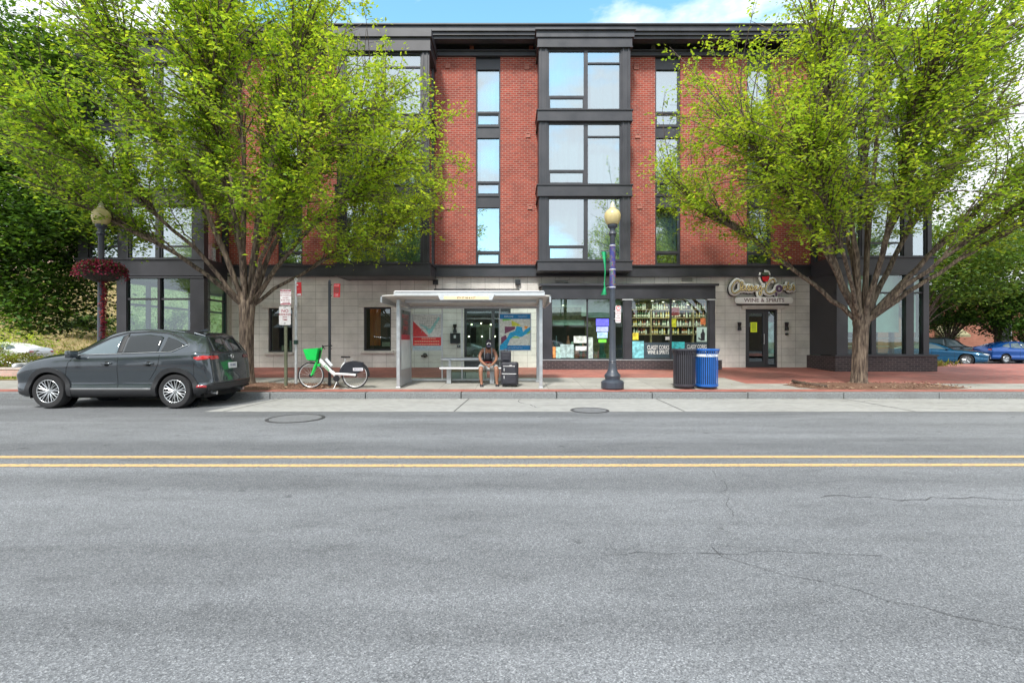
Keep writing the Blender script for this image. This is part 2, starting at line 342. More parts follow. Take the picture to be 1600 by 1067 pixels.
# bark
m, t, p = newmat('furrowed_bark'); M['bark'] = m
geo = N(t, 'ShaderNodeNewGeometry'); q = N(t, 'ShaderNodeMapping'); q.inputs['Scale'].default_value = (11, 11, 1.6); t.links.new(geo.outputs['Position'], q.inputs[0])
nz = N(t, 'ShaderNodeTexNoise'); nz.inputs['Scale'].default_value = 1.6; nz.inputs['Detail'].default_value = 7; nz.inputs['Roughness'].default_value = .65; t.links.new(q.outputs[0], nz.inputs['Vector'])
r1 = N(t, 'ShaderNodeValToRGB'); e = r1.color_ramp.elements; e[0].position = .38; e[0].color = (.045,.032,.026,1); e[1].position = .68; e[1].color = (.30,.235,.175,1); x = e.new(.5); x.color = (.13,.095,.072,1)
t.links.new(nz.outputs[0], r1.inputs[0]); t.links.new(r1.outputs[0], p.inputs['Base Color']); p.inputs['Roughness'].default_value = .95
bu = N(t, 'ShaderNodeBump'); bu.inputs['Strength'].default_value = 1; bu.inputs['Distance'].default_value = .05; t.links.new(nz.outputs[0], bu.inputs['Height']); t.links.new(bu.outputs[0], p.inputs['Normal'])
# dry grass hill
m, t, p = newmat('straw_grass'); M['straw'] = m
geo = N(t, 'ShaderNodeNewGeometry'); nz = N(t, 'ShaderNodeTexNoise'); nz.inputs['Scale'].default_value = 1.1; nz.inputs['Detail'].default_value = 9; nz.inputs['Roughness'].default_value = .75; t.links.new(geo.outputs['Position'], nz.inputs['Vector'])
r1 = N(t, 'ShaderNodeValToRGB'); e = r1.color_ramp.elements; e[0].position = .35; e[0].color = (.13,.14,.04,1); e[1].position = .62; e[1].color = (.36,.27,.13,1); x = e.new(.46); x.color = (.26,.20,.09,1)
t.links.new(nz.outputs[0], r1.inputs[0]); t.links.new(r1.outputs[0], p.inputs['Base Color']); p.inputs['Roughness'].default_value = 1
bu = N(t, 'ShaderNodeBump'); bu.inputs['Strength'].default_value = 1; bu.inputs['Distance'].default_value = .1; t.links.new(nz.outputs[0], bu.inputs['Height']); t.links.new(bu.outputs[0], p.inputs['Normal'])
M['lf_y'] = leafmat('leaf_yellow_green', (.42,.53,.05), .55)
M['lf_m'] = leafmat('leaf_fresh_green', (.30,.45,.045), .52)
M['lf_d'] = leafmat('leaf_deep_green', (.17,.31,.035), .5)
M['lf_dd'] = leafmat('leaf_dark_green', (.035,.075,.016), .3)
M['bg_a'] = leafmat('linden_olive', (.15,.22,.03), .4); M['bg_b'] = leafmat('linden_green', (.10,.19,.03), .4); M['bg_c'] = leafmat('linden_deep', (.06,.12,.025), .35)
M['mp_a'] = leafmat('maple_mid', (.075,.17,.025), .35); M['mp_b'] = leafmat('maple_light', (.13,.25,.03), .4)
M['lf_o'] = leafmat('leaf_olive_green', (.17,.21,.025), .4)
M['straw_leaf'] = leafmat('leaf_straw', (.26,.21,.08), .35)
M['lf_purple'] = leafmat('leaf_burgundy', (.16,.015,.045), .3)
# text helper -------------------------------------------------------
_font_cache = {}
def textmesh(s, size, x, y, z, align='CENTER', shear=0., bold=0., sx=1., ext=.002):
    """returns verts, faces of text lying in the XZ plane facing -Y, centred on (x, z)"""
    key = (s, shear, bold, align)
    if key not in _font_cache:
        c = bpy.data.curves.new('txt', 'FONT'); c.body = s; c.size = 1; c.align_x = align; c.align_y = 'CENTER'; c.shear = shear; c.offset = bold
        c.resolution_u = 2
        o = bpy.data.objects.new('txt', c); COL.objects.link(o)
        dg = bpy.context.evaluated_depsgraph_get(); me = o.evaluated_get(dg).to_mesh()
        _font_cache[key] = ([tuple(v.co) for v in me.vertices], [tuple(p_.vertices) for p_ in me.polygons])
        o.evaluated_get(dg).to_mesh_clear(); bpy.data.objects.remove(o); bpy.data.curves.remove(c)
    vs, fs = _font_cache[key]
    return [(x + v[0]*size*sx, y, z + v[1]*size) for v in vs], fs
def put_text(mb, s, size, x, y, z, **k):
    vs, fs = textmesh(s, size, x, y, z, **k); mb.add(vs, fs)
# ================================================================== GROUND
def sheet(name, xs, ys, zf, m, kind='structure'):
    mb = MB(); vs = []; fs = []
    for y in ys:
        for x in xs: vs.append((x, y, zf(x, y)))
    n = len(xs)
    for j in range(len(ys)-1):
        for i in range(n-1): fs.append((j*n+i, j*n+i+1, (j+1)*n+i+1, (j+1)*n+i))
    mb.add(vs, fs); o = mb.build(name, m); tag(o, kind=kind); return o
sheet('ground', [-900, -60, 60, 900], [-900, -40, 60, 1200], lambda x, y: -.6, M['straw'])
sheet('road', list(np.linspace(-90, 90, 19)), [-2.5, 0, 2, 4, 5.6, 7, 9, 10.5, 12.15], lambda x, y: zr(y), M['asphalt'])
for i, (ya, yb_) in enumerate([(5.41, 5.52), (5.80, 5.92)]):
    mb = MB(); xs = np.linspace(-60, 60, 121)
    for k in range(120):
        a, b = xs[k], xs[k+1]; ja = .012*math.sin(a*.31+i) ; jb = .012*math.sin(b*.31+i)
        s1 = .16*(a/13)*0; tilt = -.004*a if a > 0 else .008*-a*-1*-.5
        t1 = -.004*abs(a); t2 = -.004*abs(b)
        mb.quad((a, ya+ja-t1, .004+zr(ya)), (b, ya+jb-t2, .004+zr(ya)), (b, yb_+jb-t2, .004+zr(yb_)), (a, yb_+ja-t1, .004+zr(yb_)))
    tag(mb.build('yellow_line', M['yellow']), kind='structure')
# concrete bus pad along the kerb
mb = MB(); xa = xw(318, 9.8)
pad = [(xa, 9.8), (60, 9.8), (60, 12.12), (xw(432, 12.1), 12.12)]
mb.add([(x, y, zr(y)+.004) for x, y in pad], [(0,1,2,3)])
tag(mb.build('bus_pad', M['concrete']), kind='structure')
# pad joints and cracks
mb = MB()
for jx in np.arange(xw(430, 12), 40, 4.6):
    mb.quad((jx, 9.82, zr(9.82)+.008), (jx+.02, 9.82, zr(9.82)+.008), (jx+.12, 12.1, zr(12.1)+.008), (jx+.10, 12.1, zr(12.1)+.008))
M['crack'] = pm('crack_filler', (.05,.05,.052), .9)
def crack(mb, pts, w, jit=.03):
    q = []
    for i in range(len(pts)-1):
        (x0,y0),(x1,y1) = pts[i], pts[i+1]; n = max(2, int(math.hypot(x1-x0, y1-y0)/.12))
        for k in range(n): t_ = k/n; q.append((x0+(x1-x0)*t_+random.gauss(0,jit), y0+(y1-y0)*t_+random.gauss(0,jit)))
    q.append(pts[-1])
    for i in range(len(q)-1):
        (x0,y0),(x1,y1) = q[i], q[i+1]; dx, dy = x1-x0, y1-y0; l = math.hypot(dx,dy) or 1; nx, ny = -dy/l, dx/l
        a = w*random.uniform(.3,1); b = w*random.uniform(.3,1)
        mb.quad((x0-nx*a,y0-ny*a,zr(y0)+.005),(x1-nx*b,y1-ny*b,zr(y1)+.005),(x1+nx*b,y1+ny*b,zr(y1)+.005),(x0+nx*a,y0+ny*a,zr(y0)+.005))
crack(mb, [(2.15,5.25),(2.0,4.6),(1.75,3.9)], .0025); crack(mb, [(1.35,3.3),(1.55,3.0),(1.9,2.75),(2.5,2.4),(3,2.1)], .003)
crack(mb, [(.6,3.22),(1.5,3.26),(2.4,3.2)], .003); crack(mb, [(2.7,4.4),(3.6,4.35),(5.2,4.3)], .005)
crack(mb, [(.15,12.0),(.25,11.2),(.6,10.4)], .012)
crack(mb, [(7.5,11.8),(10,11.2),(14,10.9)], .012); crack(mb, [(4.5,12),(7,11.0),(9,10.2)], .01)
tag(mb.build('road_cracks', M['crack']), kind='structure')
# kerb
mb = MB()
for x in np.arange(-60, 60, 2.35):
    mb.box(x+.008, x+2.35-.008, KERB_Y, KERB_Y+.2, -.3, .12 + random.uniform(-.004, .004))
tag(mb.build('kerb', M['kerb'], bevel=.02), kind='structure')
# pavements
sheet('brick_strip', [-60, 60], [KERB_Y+.2, 12.75], lambda x, y: zp(y)-.004, M['paver'])
sheet('pavement_flags', [-60, xw(1165, 14)], [12.75, 15.5], lambda x, y: zp(y)-.004, M['flag'])
sheet('pavement_flags_right', [xw(1165, 14), 60], [12.75, 13.95], lambda x, y: zp(y)-.004, M['flag'])
sheet('pavement_brick_right', [xw(1165, 14), 60], [13.95, 15.5], lambda x, y: zp(y)-.004, M['paver'])
sheet('pavement_brick', [-60, 60], [15.5, 19.6], lambda x, y: zp(y)-.004, M['paver'])
sheet('pavement_corner', [14.0, 60], [19.6, 25.5], lambda x, y: zp(19.6)-.004-.028*(y-19.6), M['paver'])
sheet('side_lot', [13, 120], [25.5, 60], lambda x, y: -.12, M['asphalt2'])
sheet('side_street', [-90, -13.2], [20, 30.5], lambda x, y: -.12 if y > 21 else .1, M['asphalt2'])
mb = MB()   # darker concrete patch of flags right of the bins
# tree pits
def pit(name, cx, cy, wx, wy):
    n = 28; mb = MB(); vs = [(cx, cy, zp(cy)+.06)]
    for r, h in ((.55,.05), (.85,.02), (1.0,-.01)):
        for k in range(n):
            a = 2*math.pi*k/n; q = r*(1+random.uniform(-.06,.06))
            x = cx+wx*q*math.copysign(abs(math.cos(a))**.6, math.cos(a)); y = cy+wy*q*math.copysign(abs(math.sin(a))**.6, math.sin(a))
            vs.append((x, y, zp(y)+h+random.uniform(-.01,.01)))
    fs = [(0, 1+k, 1+(k+1) % n) for k in range(n)]
    for j in range(2):
        for k in range(n): fs.append((1+j*n+k, 1+(j+1)*n+k, 1+(j+1)*n+(k+1) % n, 1+j*n+(k+1) % n))
    mb.add(vs, fs); o = mb.build(name, M['soil'], smooth=True); tag(o, kind='structure')
pit('tree_pit', -6.7, 13.25, 2.1, .72); pit('tree_pit', 9.75, 13.35, 2.3, .72)
# mulch chips and fallen leaf litter in the pits
mb = MB()
for i in range(1500):
    cx_, w_ = random.choice([(-6.7, 2.0), (9.75, 2.2)]); x = cx_+random.uniform(-w_, w_); y = 13.3+random.uniform(-.66, .6); z = zp(y)+.035+random.uniform(0,.02)
    a = random.uniform(0, 6.3); l = random.uniform(.02, .05); b = l*.4; ca, sa = math.cos(a), math.sin(a)
    tz = random.uniform(-.015,.015)
    mb.cm = random.choice([0,0,1]); mb.add([(x-ca*l,y-sa*l,z-tz),(x+sa*b,y-ca*b,z),(x+ca*l,y+sa*l,z+tz),(x-sa*b,y+ca*b,z+.01)], [(0,1,2,3)])
tag(mb.build('mulch_chips', [M['soil'], pm('chip_pale', (.42,.30,.2), .9)]), 'dark red-brown mulch chips scattered under the street trees', 'mulch', kind='stuff')
# manholes
def manhole(x, y, r, label):
    t_ = thing('manhole_cover', label, 'manhole cover', (x, y, zr(y)+.006), group='manhole covers in the road')
    mb = MB(); mb.tube([(r*.9*math.cos(a), r*.9*math.sin(a), 0) for a in np.linspace(0,2*math.pi,49)], [.035]*49, 6); mb.v=[(a,b,c*.25) for a,b,c in mb.v]; mb.build('rim', pm('iron_rim', (.07,.07,.075), .6, metal=.3), t_)
    mb = MB(); mb.add([(r*.86*math.cos(a), r*.86*math.sin(a), .003) for a in np.linspace(0,2*math.pi,40,endpoint=False)], [tuple(range(40))]); mb.build('plate', pm('iron_plate', (.17,.175,.185), .7, var=.3, scale=30, bump=.6, bscale=60), t_)
manhole(xw(462, 8.9), 8.9, .52, 'round iron manhole cover in the asphalt left of centre')
manhole(xw(922, 9.95), 10.0, .40, 'small dark manhole cover in the concrete strip below the street lamp')
# left side: hill, verge, low wall
sheet('grass_verge', [-40, -13.0], [14.75, 15.55], lambda x, y: zp(y)+.01, M['straw'])
xs = np.linspace(-70, -8, 40); ys = np.linspace(30.6, 62, 24)
sheet('hill', list(xs), list(ys), lambda x, y: -.15+ max(0, (y-31.5))*.34 + .5*math.sin(x*.3+y*.2)*min(1, max(0,(y-31)/4)), M['straw'])
# ================================================================== BUILDING
YF = 19.2
def fx(px): return xw(px, YF)
def fz(py): return zw(py, YF)
BL = thing('apartment_building', 'four storey red brick apartment block with charcoal metal bays and stone shop level', 'building', (0, YF, 0))
def bpart(mb, name, mats, parent=None, **k):
    o = mb.build(name, mats, **k)
    # vertices are written in world space; the root sits at (0, YF, 0)
    p_ = parent or BL
    o.parent = p_; o.matrix_parent_inverse = Matrix.Translation((0, -YF, 0)) if p_ is BL else Matrix.Identity(4)
    return o
def holes_wall(mb, x0, x1, z0, z1, y0, y1, holes):
    xs = sorted(set([x0, x1] + [h[0] for h in holes] + [h[1] for h in holes])); xs = [x for x in xs if x0 <= x <= x1]
    for a, b in zip(xs[:-1], xs[1:]):
        mid = (a+b)/2; hs = sorted([(h[2], h[3]) for h in holes if h[0] < mid < h[1]]); z = z0
        for (h0, h1) in hs:
            if h0 > z: mb.box(a, b, y0, y1, z, h0)
            z = max(z, h1)
        if z < z1: mb.box(a, b, y0, y1, z, z1)
def curtain(x0, x1, y, z0, z1, amp=.03, wl=.13, part=(0, 1)):
    """hanging cloth with folds as a thin closed sheet"""
    mb = MB(); n = max(8, int((x1-x0)/.035)); vs = []; ph = random.uniform(0, 6)
    for i in range(n+1):
        x = x0+(x1-x0)*i/n; d = amp*math.sin(x/wl*2*math.pi*.5+ph)+amp*.4*math.sin(x*31+ph)
        vs += [(x, y+d, z0), (x, y+d*.8, z1), (x, y+d+.006, z0), (x, y+d*.8+.006, z1)]
    fs = []
    for i in range(n):
        a = i*4; b = a+4
        fs += [(a, b, b+1, a+1), (b+2, a+2, a+3, b+3)]
    mb.add(vs, fs); return mb
STONE_TOP, BRICK_TOP = fz(432), fz(91)
gz0 = .2
# stone ground storey with openings
OP = {
 'w1': (fx(419), fx(457), fz(551), fz(482)), 'w2': (fx(568), fx(611), fz(549), fz(481)),
 'd1': (fx(725), fx(798), fz(577), fz(480)), 'shop': (fx(849), fx(1118), fz(566), fz(450)),
 'd2': (fx(1165), fx(1215), fz(576), fz(484)) }
mb = MB(); holes_wall(mb, fx(351), fx(1282), gz0, STONE_TOP, YF, YF+.35, list(OP.values()))
bpart(mb, 'stone_wall', M['stone'])
mb = MB()   # lintels, sills
for a, b, c_, d in ((411, 466, 473, 482.5), (561, 620, 471, 481), (1158, 1225, 476, 484)): mb = MB(); mb.box(fx(a), fx(b), YF-.05, YF+.1, fz(d), fz(c_)); bpart(mb, 'stone_lintel', M['stone_trim'], bevel=.012)
for a, b, c_, d in ((415, 459, 551, 555.5), (565, 616, 549, 553.5)): mb = MB(); mb.box(fx(a), fx(b), YF-.09, YF+.12, fz(d), fz(c_)); bpart(mb, 'stone_sill', M['stone_trim'], bevel=.012)
# upper mass, back, roof
mb = MB(); mb.box(-11.15, 11.9, YF+.42, 33, 4.05, 13.1); mb.box(-11.15, 11.9, 25.6, 33, 0, 4.05); mb.box(-11.15, -10.9, YF+.36, 25.6, 0, 4.05)
bpart(mb, 'inner_wall', M['room'])
mb = MB(); mb.box(-11, 11.8, YF+.36, 25.6, .1, .34); bpart(mb, 'shop_floor', M['room_floor'])
mb = MB()
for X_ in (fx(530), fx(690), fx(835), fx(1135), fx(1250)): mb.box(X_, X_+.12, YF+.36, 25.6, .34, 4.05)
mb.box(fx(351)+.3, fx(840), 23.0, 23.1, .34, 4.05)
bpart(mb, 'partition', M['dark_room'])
# dark belt between stone and brick
mb = MB()
mb.box(fx(345), fx(1286), YF-.14, YF+.3, STONE_TOP+.002, fz(418)); mb.box(fx(345), fx(1286), YF-.22, YF+.2, fz(418)+.001, fz(416))
mb.box(fx(345), fx(1286), YF-.2, YF+.2, STONE_TOP+.003-.05, STONE_TOP+.004)
bpart(mb, 'belt_course', M['metal_dk'])
CURT = [M['blind'], pm('curtain_cream', (.62,.62,.56), .8, var=.05), pm('curtain_grey', (.45,.50,.52), .8, var=.08)]
# brick piers between the window columns
WC = [(435, 473), (743.5, 782), (1023.5, 1063), (1166.5, 1205)]
edges = [348]; 
for a, b in WC: edges += [a, b]
edges += [1292]
for i in range(0, len(edges), 2):
    mb = MB(); mb.box(fx(edges[i]), fx(edges[i+1]), YF-.02, YF+.42, fz(416)+.003, BRICK_TOP); bpart(mb, 'brick_pier', M['brick'])
FL = [dict(hd=(92, 109), gl=(110, 175), sa=(178, 196), sl=(197, 199.5)), dict(hd=(199.5, 216), gl=(217, 284), sa=(287, 304), sl=(305, 308)), dict(hd=(308, 325), gl=(326, 393), sa=(397, 413), sl=(413, 416.2))]
def frame_rect(mb, x0, x1, z0, z1, y0, y1, w=.06):
    mb.box(x0, x0+w, y0, y1, z0, z1); mb.box(x1-w, x1, y0, y1, z0, z1)
    mb.box(x0+w, x1-w, y0+.003, y1, z0, z0+w); mb.box(x0+w, x1-w, y0+.003, y1, z1-w, z1)
def pane(parent, x0, x1, y, z0, z1, m=None, tilt=0):
    mb = MB(); mb.box(x0, x1, y, y+.012, z0, z1)
    o = bpart(mb, 'pane', m or M['glass_up'], parent); return o
for a, b in WC:
    for fi, f_ in enumerate(FL):
        x0, x1 = fx(a), fx(b); zt, zb = fz(f_['hd'][0]), fz(f_['sl'][1])
        mb = MB(); w_ = .055
        mb.box(x0, x0+w_, YF+.03, YF+.3, zb, zt); mb.box(x1-w_, x1, YF+.03, YF+.3, zb, zt)
        mb.box(x0+w_, x1-w_, YF+.05, YF+.3, fz(f_['hd'][1]), zt)
        mb.box(x0+w_, x1-w_, YF+.04, YF+.3, fz(f_['sa'][0]), fz(f_['gl'][1]))
        mb.box(x0+w_, x1-w_, YF+.01, YF+.3, zb+.002, fz(f_['sa'][1]))
        frame_rect(mb, x0+w_, x1-w_, fz(f_['sa'][1]), fz(f_['sa'][0]), YF+.06, YF+.2, .035)
        wdw = bpart(mb, 'window', M['metal_dk'])
        pane(wdw, x0+w_, x1-w_, YF+.13, fz(f_['gl'][1]), fz(f_['gl'][0])); pane(wdw, x0+.09, x1-.09, YF+.125, fz(f_['sa'][1])+.03, fz(f_['sa'][0])-.03)
        cm = curtain(x0+w_+random.choice([0,0,.12,.3]), x1-w_-random.choice([0,0,.15]), YF+.34, zb, fz(f_['gl'][0]), .03); bpart(cm, 'curtain', random.choice(CURT), wdw)
# small through-wall vents on the brick
for px_, py_ in ((823, 106.5), (825, 213), (828, 325), (1016-22, 107), (1016-20, 214), (1016-17, 324), (700, 105), (1144, 323), (700, 325), (1144, 213)):
    mb = MB(); x_, z_ = fx(px_), fz(py_); frame_rect(mb, x_-.09, x_+.09, z_-.09, z_+.09, YF-.06, YF-.02, .03); mb.box(x_-.06, x_+.06, YF-.035, YF-.02, z_-.06, z_+.06)
    bpart(mb, 'wall_vent', pm('vent_pink', (.42,.16,.12), .7))
# top: ledge, recess with brick posts, cornice
mb = MB()
mb.box(fx(345), fx(1286), YF-.12, YF+.5, BRICK_TOP+.003, fz(85)); mb.box(fx(345), fx(1286), YF-.2, YF+.3, fz(85)+.002, fz(83.5))
bpart(mb, 'upper_ledge', M['metal_dk2'])
mb = MB()
mb.box(-11.6, 12.2, 18.35, 33, 12.93, 13.12); mb.box(-11.6, 12.2, 18.42, 18.9, 12.82, 12.93+.001); mb.box(-11.6, 12.2, 18.5, 18.8, 12.72, 12.82+.001)
mb.box(-11.65, 12.25, 18.28, 33.1, 13.122, 13.17); mb.box(-11.6, 12.2, 18.8, 20.5, 13.0, 13.1)
bpart(mb, 'cornice', M['metal_dk2'])
mb = MB(); mb.box(-11.15, 11.9, YF+1.2, YF+1.4, fz(83)-.2, 13.11); bpart(mb, 'recess_wall', pm('recess_brick', (.30,.08,.06), .8))
mb = MB()
for p_ in (560, 650, 733.6, 827, 1120, 1250): mb.box(fx(p_), fx(p_+6.5), YF+.1, YF+.4, fz(83.5), 13.0)
mb.cm = 1; mb.box(fx(1019), fx(1025), YF+.1, YF+.4, fz(83.5), 13.0)
bpart(mb, 'parapet_post', [pm('post_brick', (.40,.13,.09), .8), M['alu']])
# ------------------------------------------------------------------ projecting bays
def bay(name, x0, x1, yf, floors, top, bottom, cols, side_glass, splits, soffit=True, clad=.32, right_glass=False):
    """charcoal bay: floors = list of (glass_top, glass_bottom) in z; cols = edge column widths"""
    mb = MB(); zb, zt = bottom, top
    cw = clad
    mb.box(x0, x0+cw, yf, yf+.18, zb, zt); mb.box(x1-cw, x1, yf, yf+.18, zb, zt)       # corner columns
    for e in (x0+.05, x0+cw-.09, x1-cw+.05, x1-.09): mb.box(e, e+.035, yf-.03, yf, zb, zt)   # ribs
    levels = sorted([zb] + [v for g in floors for v in (g[0], g[1])] + [zt])
    for a, b in zip(levels[0::2], levels[1::2]): mb.box(x0+cw, x1-cw, yf+.01, yf+.2, a, b)
    bands = list(zip(levels[0::2], levels[1::2]))
    for i, (a, b) in enumerate(bands):                                    # projecting spandrel bands
        mb.box(x0-.05, x1+.05, yf-.07, YF-.03, a+.05, b-.05); mb.box(x0-.09, x1+.09, yf-.11, YF-.025, b-.05, b-.012); mb.box(x0-.07, x1+.07, yf-.09, YF-.027, a+.012, a+.05)
    # side cladding
    for xs_ in ((x0, x0+.1), (x1-.1, x1)):
        mb.box(xs_[0]+.002, xs_[1]-.002, YF-.3, YF-.02, zb, zt)
        for a, b in bands: mb.box(xs_[0]+.003, xs_[1]-.003, yf+.18, YF-.3, a, b)
        if not side_glass:
            for g in floors: mb.box(xs_[0]+.003, xs_[1]-.003, yf+.18, YF-.3, g[1], g[0])
    body = bpart(mb, name, M['metal_dk'])
    for fi, g in enumerate(floors):
        gt, gb = g[0], g[1]; fm = MB(); W_ = x1-cw-(x0+cw); xa = x0+cw
        sx_ = [xa + W_*s for s in splits]
        xs_ = [xa] + sx_ + [x1-cw]
        frame_rect(fm, xa, x1-cw, gb, gt, yf+.04, yf+.16, .05)
        for s_ in sx_: fm.box(s_-.07, s_+.07, yf+.035, yf+.17, gb+.05, gt-.05)
        H_ = gt-gb
        if splits:
            fm.box(xa+.05, sx_[0]-.07, yf+.045, yf+.16, gb+H_*.215, gb+H_*.215+.06)
            frame_rect(fm, xa+.05, sx_[0]-.07, gb+.05, gb+H_*.215, yf+.05, yf+.15, .04)
            if fi < 2: fm.box(sx_[-1]+.07, x1-cw-.05, yf+.045, yf+.16, gt-H_*.235, gt-H_*.235+.05)
        wdw = bpart(fm, 'window_frame', M['metal_dk'], body); wdw.matrix_parent_inverse = Matrix.Identity(4)
        pm_ = MB(); pm_.box(xa+.05, x1-cw-.05, yf+.10, yf+.112, gb+.05, gt-.05); bpart(pm_, 'pane', M['glass_up'], body)
        if side_glass:
            for xs2 in (x0+.04, x1-.052):
                pm_ = MB(); pm_.box(xs2, xs2+.012, yf+.18, YF-.3, gb, gt); bpart(pm_, 'side_pane', M['glass_up'], body)
        if fi < 2 or name == 'centre_bay':
            cm = curtain(xa-.1, (xa+x1-cw)/2-random.uniform(-.1,.35), yf+.42, gb, gt, .035, .2); bpart(cm, 'curtain', random.choice(CURT), body); cm = curtain((xa+x1-cw)/2+random.uniform(0,.3), x1-cw+.1, yf+.44, gb, gt, .03, .16); bpart(cm, 'curtain', random.choice(CURT), body)
        else:
            cm = curtain(xa-.1, x1-cw+.1, yf+.9, gb, gt, .035, .2); bpart(cm, 'curtain', pm('green_blind', (.42,.55,.42), .8), body)
    return body
def fl3(y, rows): s_ = F/y; return [(CH+(HY-a)/s_, CH+(HY-b)/s_) for a, b in rows]
yc = 18.15
b1 = bay('centre_bay', xw(842, yc), xw(985, yc), yc, fl3(yc, [(77.5, 173), (192, 289.5), (309, 408)]), zw(49, yc), zw(425, yc), 0, False, [.52], clad=.33)
mb = MB(); mb.box(xw(838, yc), xw(990, yc), yc-.12, YF+.3, zw(62, yc), zw(52.5, yc)); mb.box(xw(836, yc), xw(992, yc), yc-.2, YF+.3, zw(52.4, yc), zw(49.5, yc)); mb.box(xw(840, yc), xw(987, yc), yc-.06, YF+.3, zw(74, yc), zw(62.1, yc))
bpart(mb, 'bay_cornice', M['metal_dk2'])
yl = 17.85
b2 = bay('left_bay', -6.35, -3.0, yl, fl3(yl, [(83, 180), (199, 290), (313, 412)]), zw(55, yl), zw(432, yl)-.02, 0, True, [.5], clad=.28)
mb = MB(); mb.box(-6.35-.1, -2.9, yl-.15, YF+.3, zw(62, yl), zw(50, yl)); bpart(mb, 'bay_cornice', M['metal_dk2'])
# ------------------------------------------------------------------ corner towers
def tower(name, x0, x1, yf, rows, cols, top, bot, gsplit, left):
    """upper glazed storeys of a corner tower"""
    mb = MB()
    for c0, c1 in cols: mb.box(c0, c1, yf, yf+.25, bot, top)
    lv = sorted([bot] + [v for g in rows for v in g] + [top]); bands = list(zip(lv[0::2], lv[1::2]))
    for a, b in bands:
        mb.box(x0-.03, x1+.03, yf-.05, yf+.3, a, b); mb.box(x0-.09, x1+.09, yf-.11, yf+.31, b-.05, b+.001)
        mb.box(x0-.031, x0+.2, yf+.3, 26, a, b); mb.box(x1-.2, x1+.031, yf+.3, 26, a, b)
        mb.box(x0+.2, x1-.2, yf+.3, 26, a+.1, b-.1)                       # floor slabs
    for xx in (x0, x1-.2):
        for yy in (yf+1.35, yf+3.3, 25.8): mb.box(xx+.002, xx+.198, yy, yy+.2, bot+.001, top-.002)
    body = bpart(mb, name, M['metal_dk'])
    for g in rows:
        gb, gt = min(g), max(g)
        cs = sorted(cols)
        for (p0, p1), (q0, q1) in zip(cs[:-1], cs[1:]):
            a, b = p1, q0; fm = MB(); frame_rect(fm, a, b, gb, gt, yf+.05, yf+.15, .05)
            if b-a > 1.0 :
                fm.box(a+.05, b-.05, yf+.06, yf+.14, gb+(gt-gb)*.22, gb+(gt-gb)*.22+.06)
            bpart(fm, 'window_frame', M['metal_dk'], body)
            pm_ = MB(); pm_.box(a+.04, b-.04, yf+.1, yf+.112, gb+.04, gt-.04); bpart(pm_, 'pane', M['glass_up'], body)
        for xx in (x0+.08, x1-.09):
            pm_ = MB(); pm_.box(xx, xx+.012, yf+.25, 25.8, gb, gt); bpart(pm_, 'side_pane', M['glass_up'], body)
        cm = curtain(x0+.3, x1-.3, yf+1.0, gb, gt, .04, .25); bpart(cm, 'curtain', M['blind'], body)
    return body
yt = 17.6
TL = tower('left_corner_tower', -15.5, -11.0, yt, fl3(yt, [(100, 190), (207, 296), (322, 405)]),
      [(-15.5, -15.15), (xw(184, yt), xw(200, yt)), (xw(243, yt), xw(249, yt)), (xw(300, yt), -11.0)], zw(70, yt), zw(432, yt), 0, True)
mb = MB(); mb.box(-15.7, -10.85, yt-.2, 26, zw(70, yt), zw(60, yt)); mb.box(-15.8, -10.75, yt-.3, 26.1, zw(60, yt), zw(56, yt)); bpart(mb, 'tower_cornice', M['metal_dk2'])
xr0, xr1 = 11.6, 15.0
TR = tower('right_corner_tower', xr0, xr1, yt, fl3(yt, [(82, 178), (196, 288), (308, 402)]),
      [(xr0, 11.98), (xw(1347, yt), xw(1356, yt)), (xw(1413, yt), xw(1426, yt)), (14.85, xr1)], zw(66, yt), zw(427, yt), 0, False)
mb = MB(); mb.box(xr0-.15, xr1+.15, yt-.2, 26, zw(66, yt), zw(57, yt)); mb.box(xr0-.25, xr1+.25, yt-.3, 26.1, zw(57, yt), zw(53, yt)); bpart(mb, 'tower_cornice', M['metal_dk2'])
# ground floor of the left tower: clear glass, one can see through it
gx0, gx1 = xw(182, yt), -11.0; zt_ = zw(433, yt); zb_ = .25
mb = MB()
def col_(a, b, y0=yt, y1=yt+.22): mb.box(a, b, y0, y1, zb_, zt_)
col_(gx0, xw(197, yt)); col_(xw(246, yt), xw(250, yt)); col_(xw(297, yt), gx1)
mb.box(gx0, gx1, yt+.01, yt+.21, zb_, .5)
mb.box(xw(197, yt), xw(246, yt), yt+.05, yt+.15, zw(469.5, yt), zw(466.5, yt)); mb.box(xw(250, yt), xw(297, yt), yt+.05, yt+.15, zw(469.5, yt), zw(466.5, yt))
mb.box(gx0-.0, gx1+.0, yt-.04, yt+.3, zt_-.06, zt_)
for yy in (19.0, 21.5, 24.0): mb.box(gx0+.001, gx0+.12, yy, yy+.12, zb_, zt_)
for xx in (-13.2, -12.2): mb.box(xx, xx+.12, 25.4, 25.52, zb_, zt_)
mb.box(gx0+.001, gx0+.12, yt+.3, 25.5, 2.7, 2.78); mb.box(gx0+.12, gx1, 25.4, 25.5, 2.7, 2.78)
mb.box(gx1-.1, gx1, YF-.25, YF+.1, zb_, zt_); mb.box(gx1-.08, gx1-.02, yt+.22, YF-.2, zw(469.5, yt), zw(466.5, yt)); mb.box(gx1-.09, gx1-.01, yt+.22, YF-.2, zb_, .55)
g1 = bpart(mb, 'corner_shopfront', M['metal_dk'])
for a, b in ((xw(197, yt), xw(246, yt)), (xw(250, yt), xw(297, yt))):
    q = MB(); q.box(a, b, yt+.1, yt+.112, .5, zt_-.06); bpart(q, 'pane', M['glass_corner'], g1)
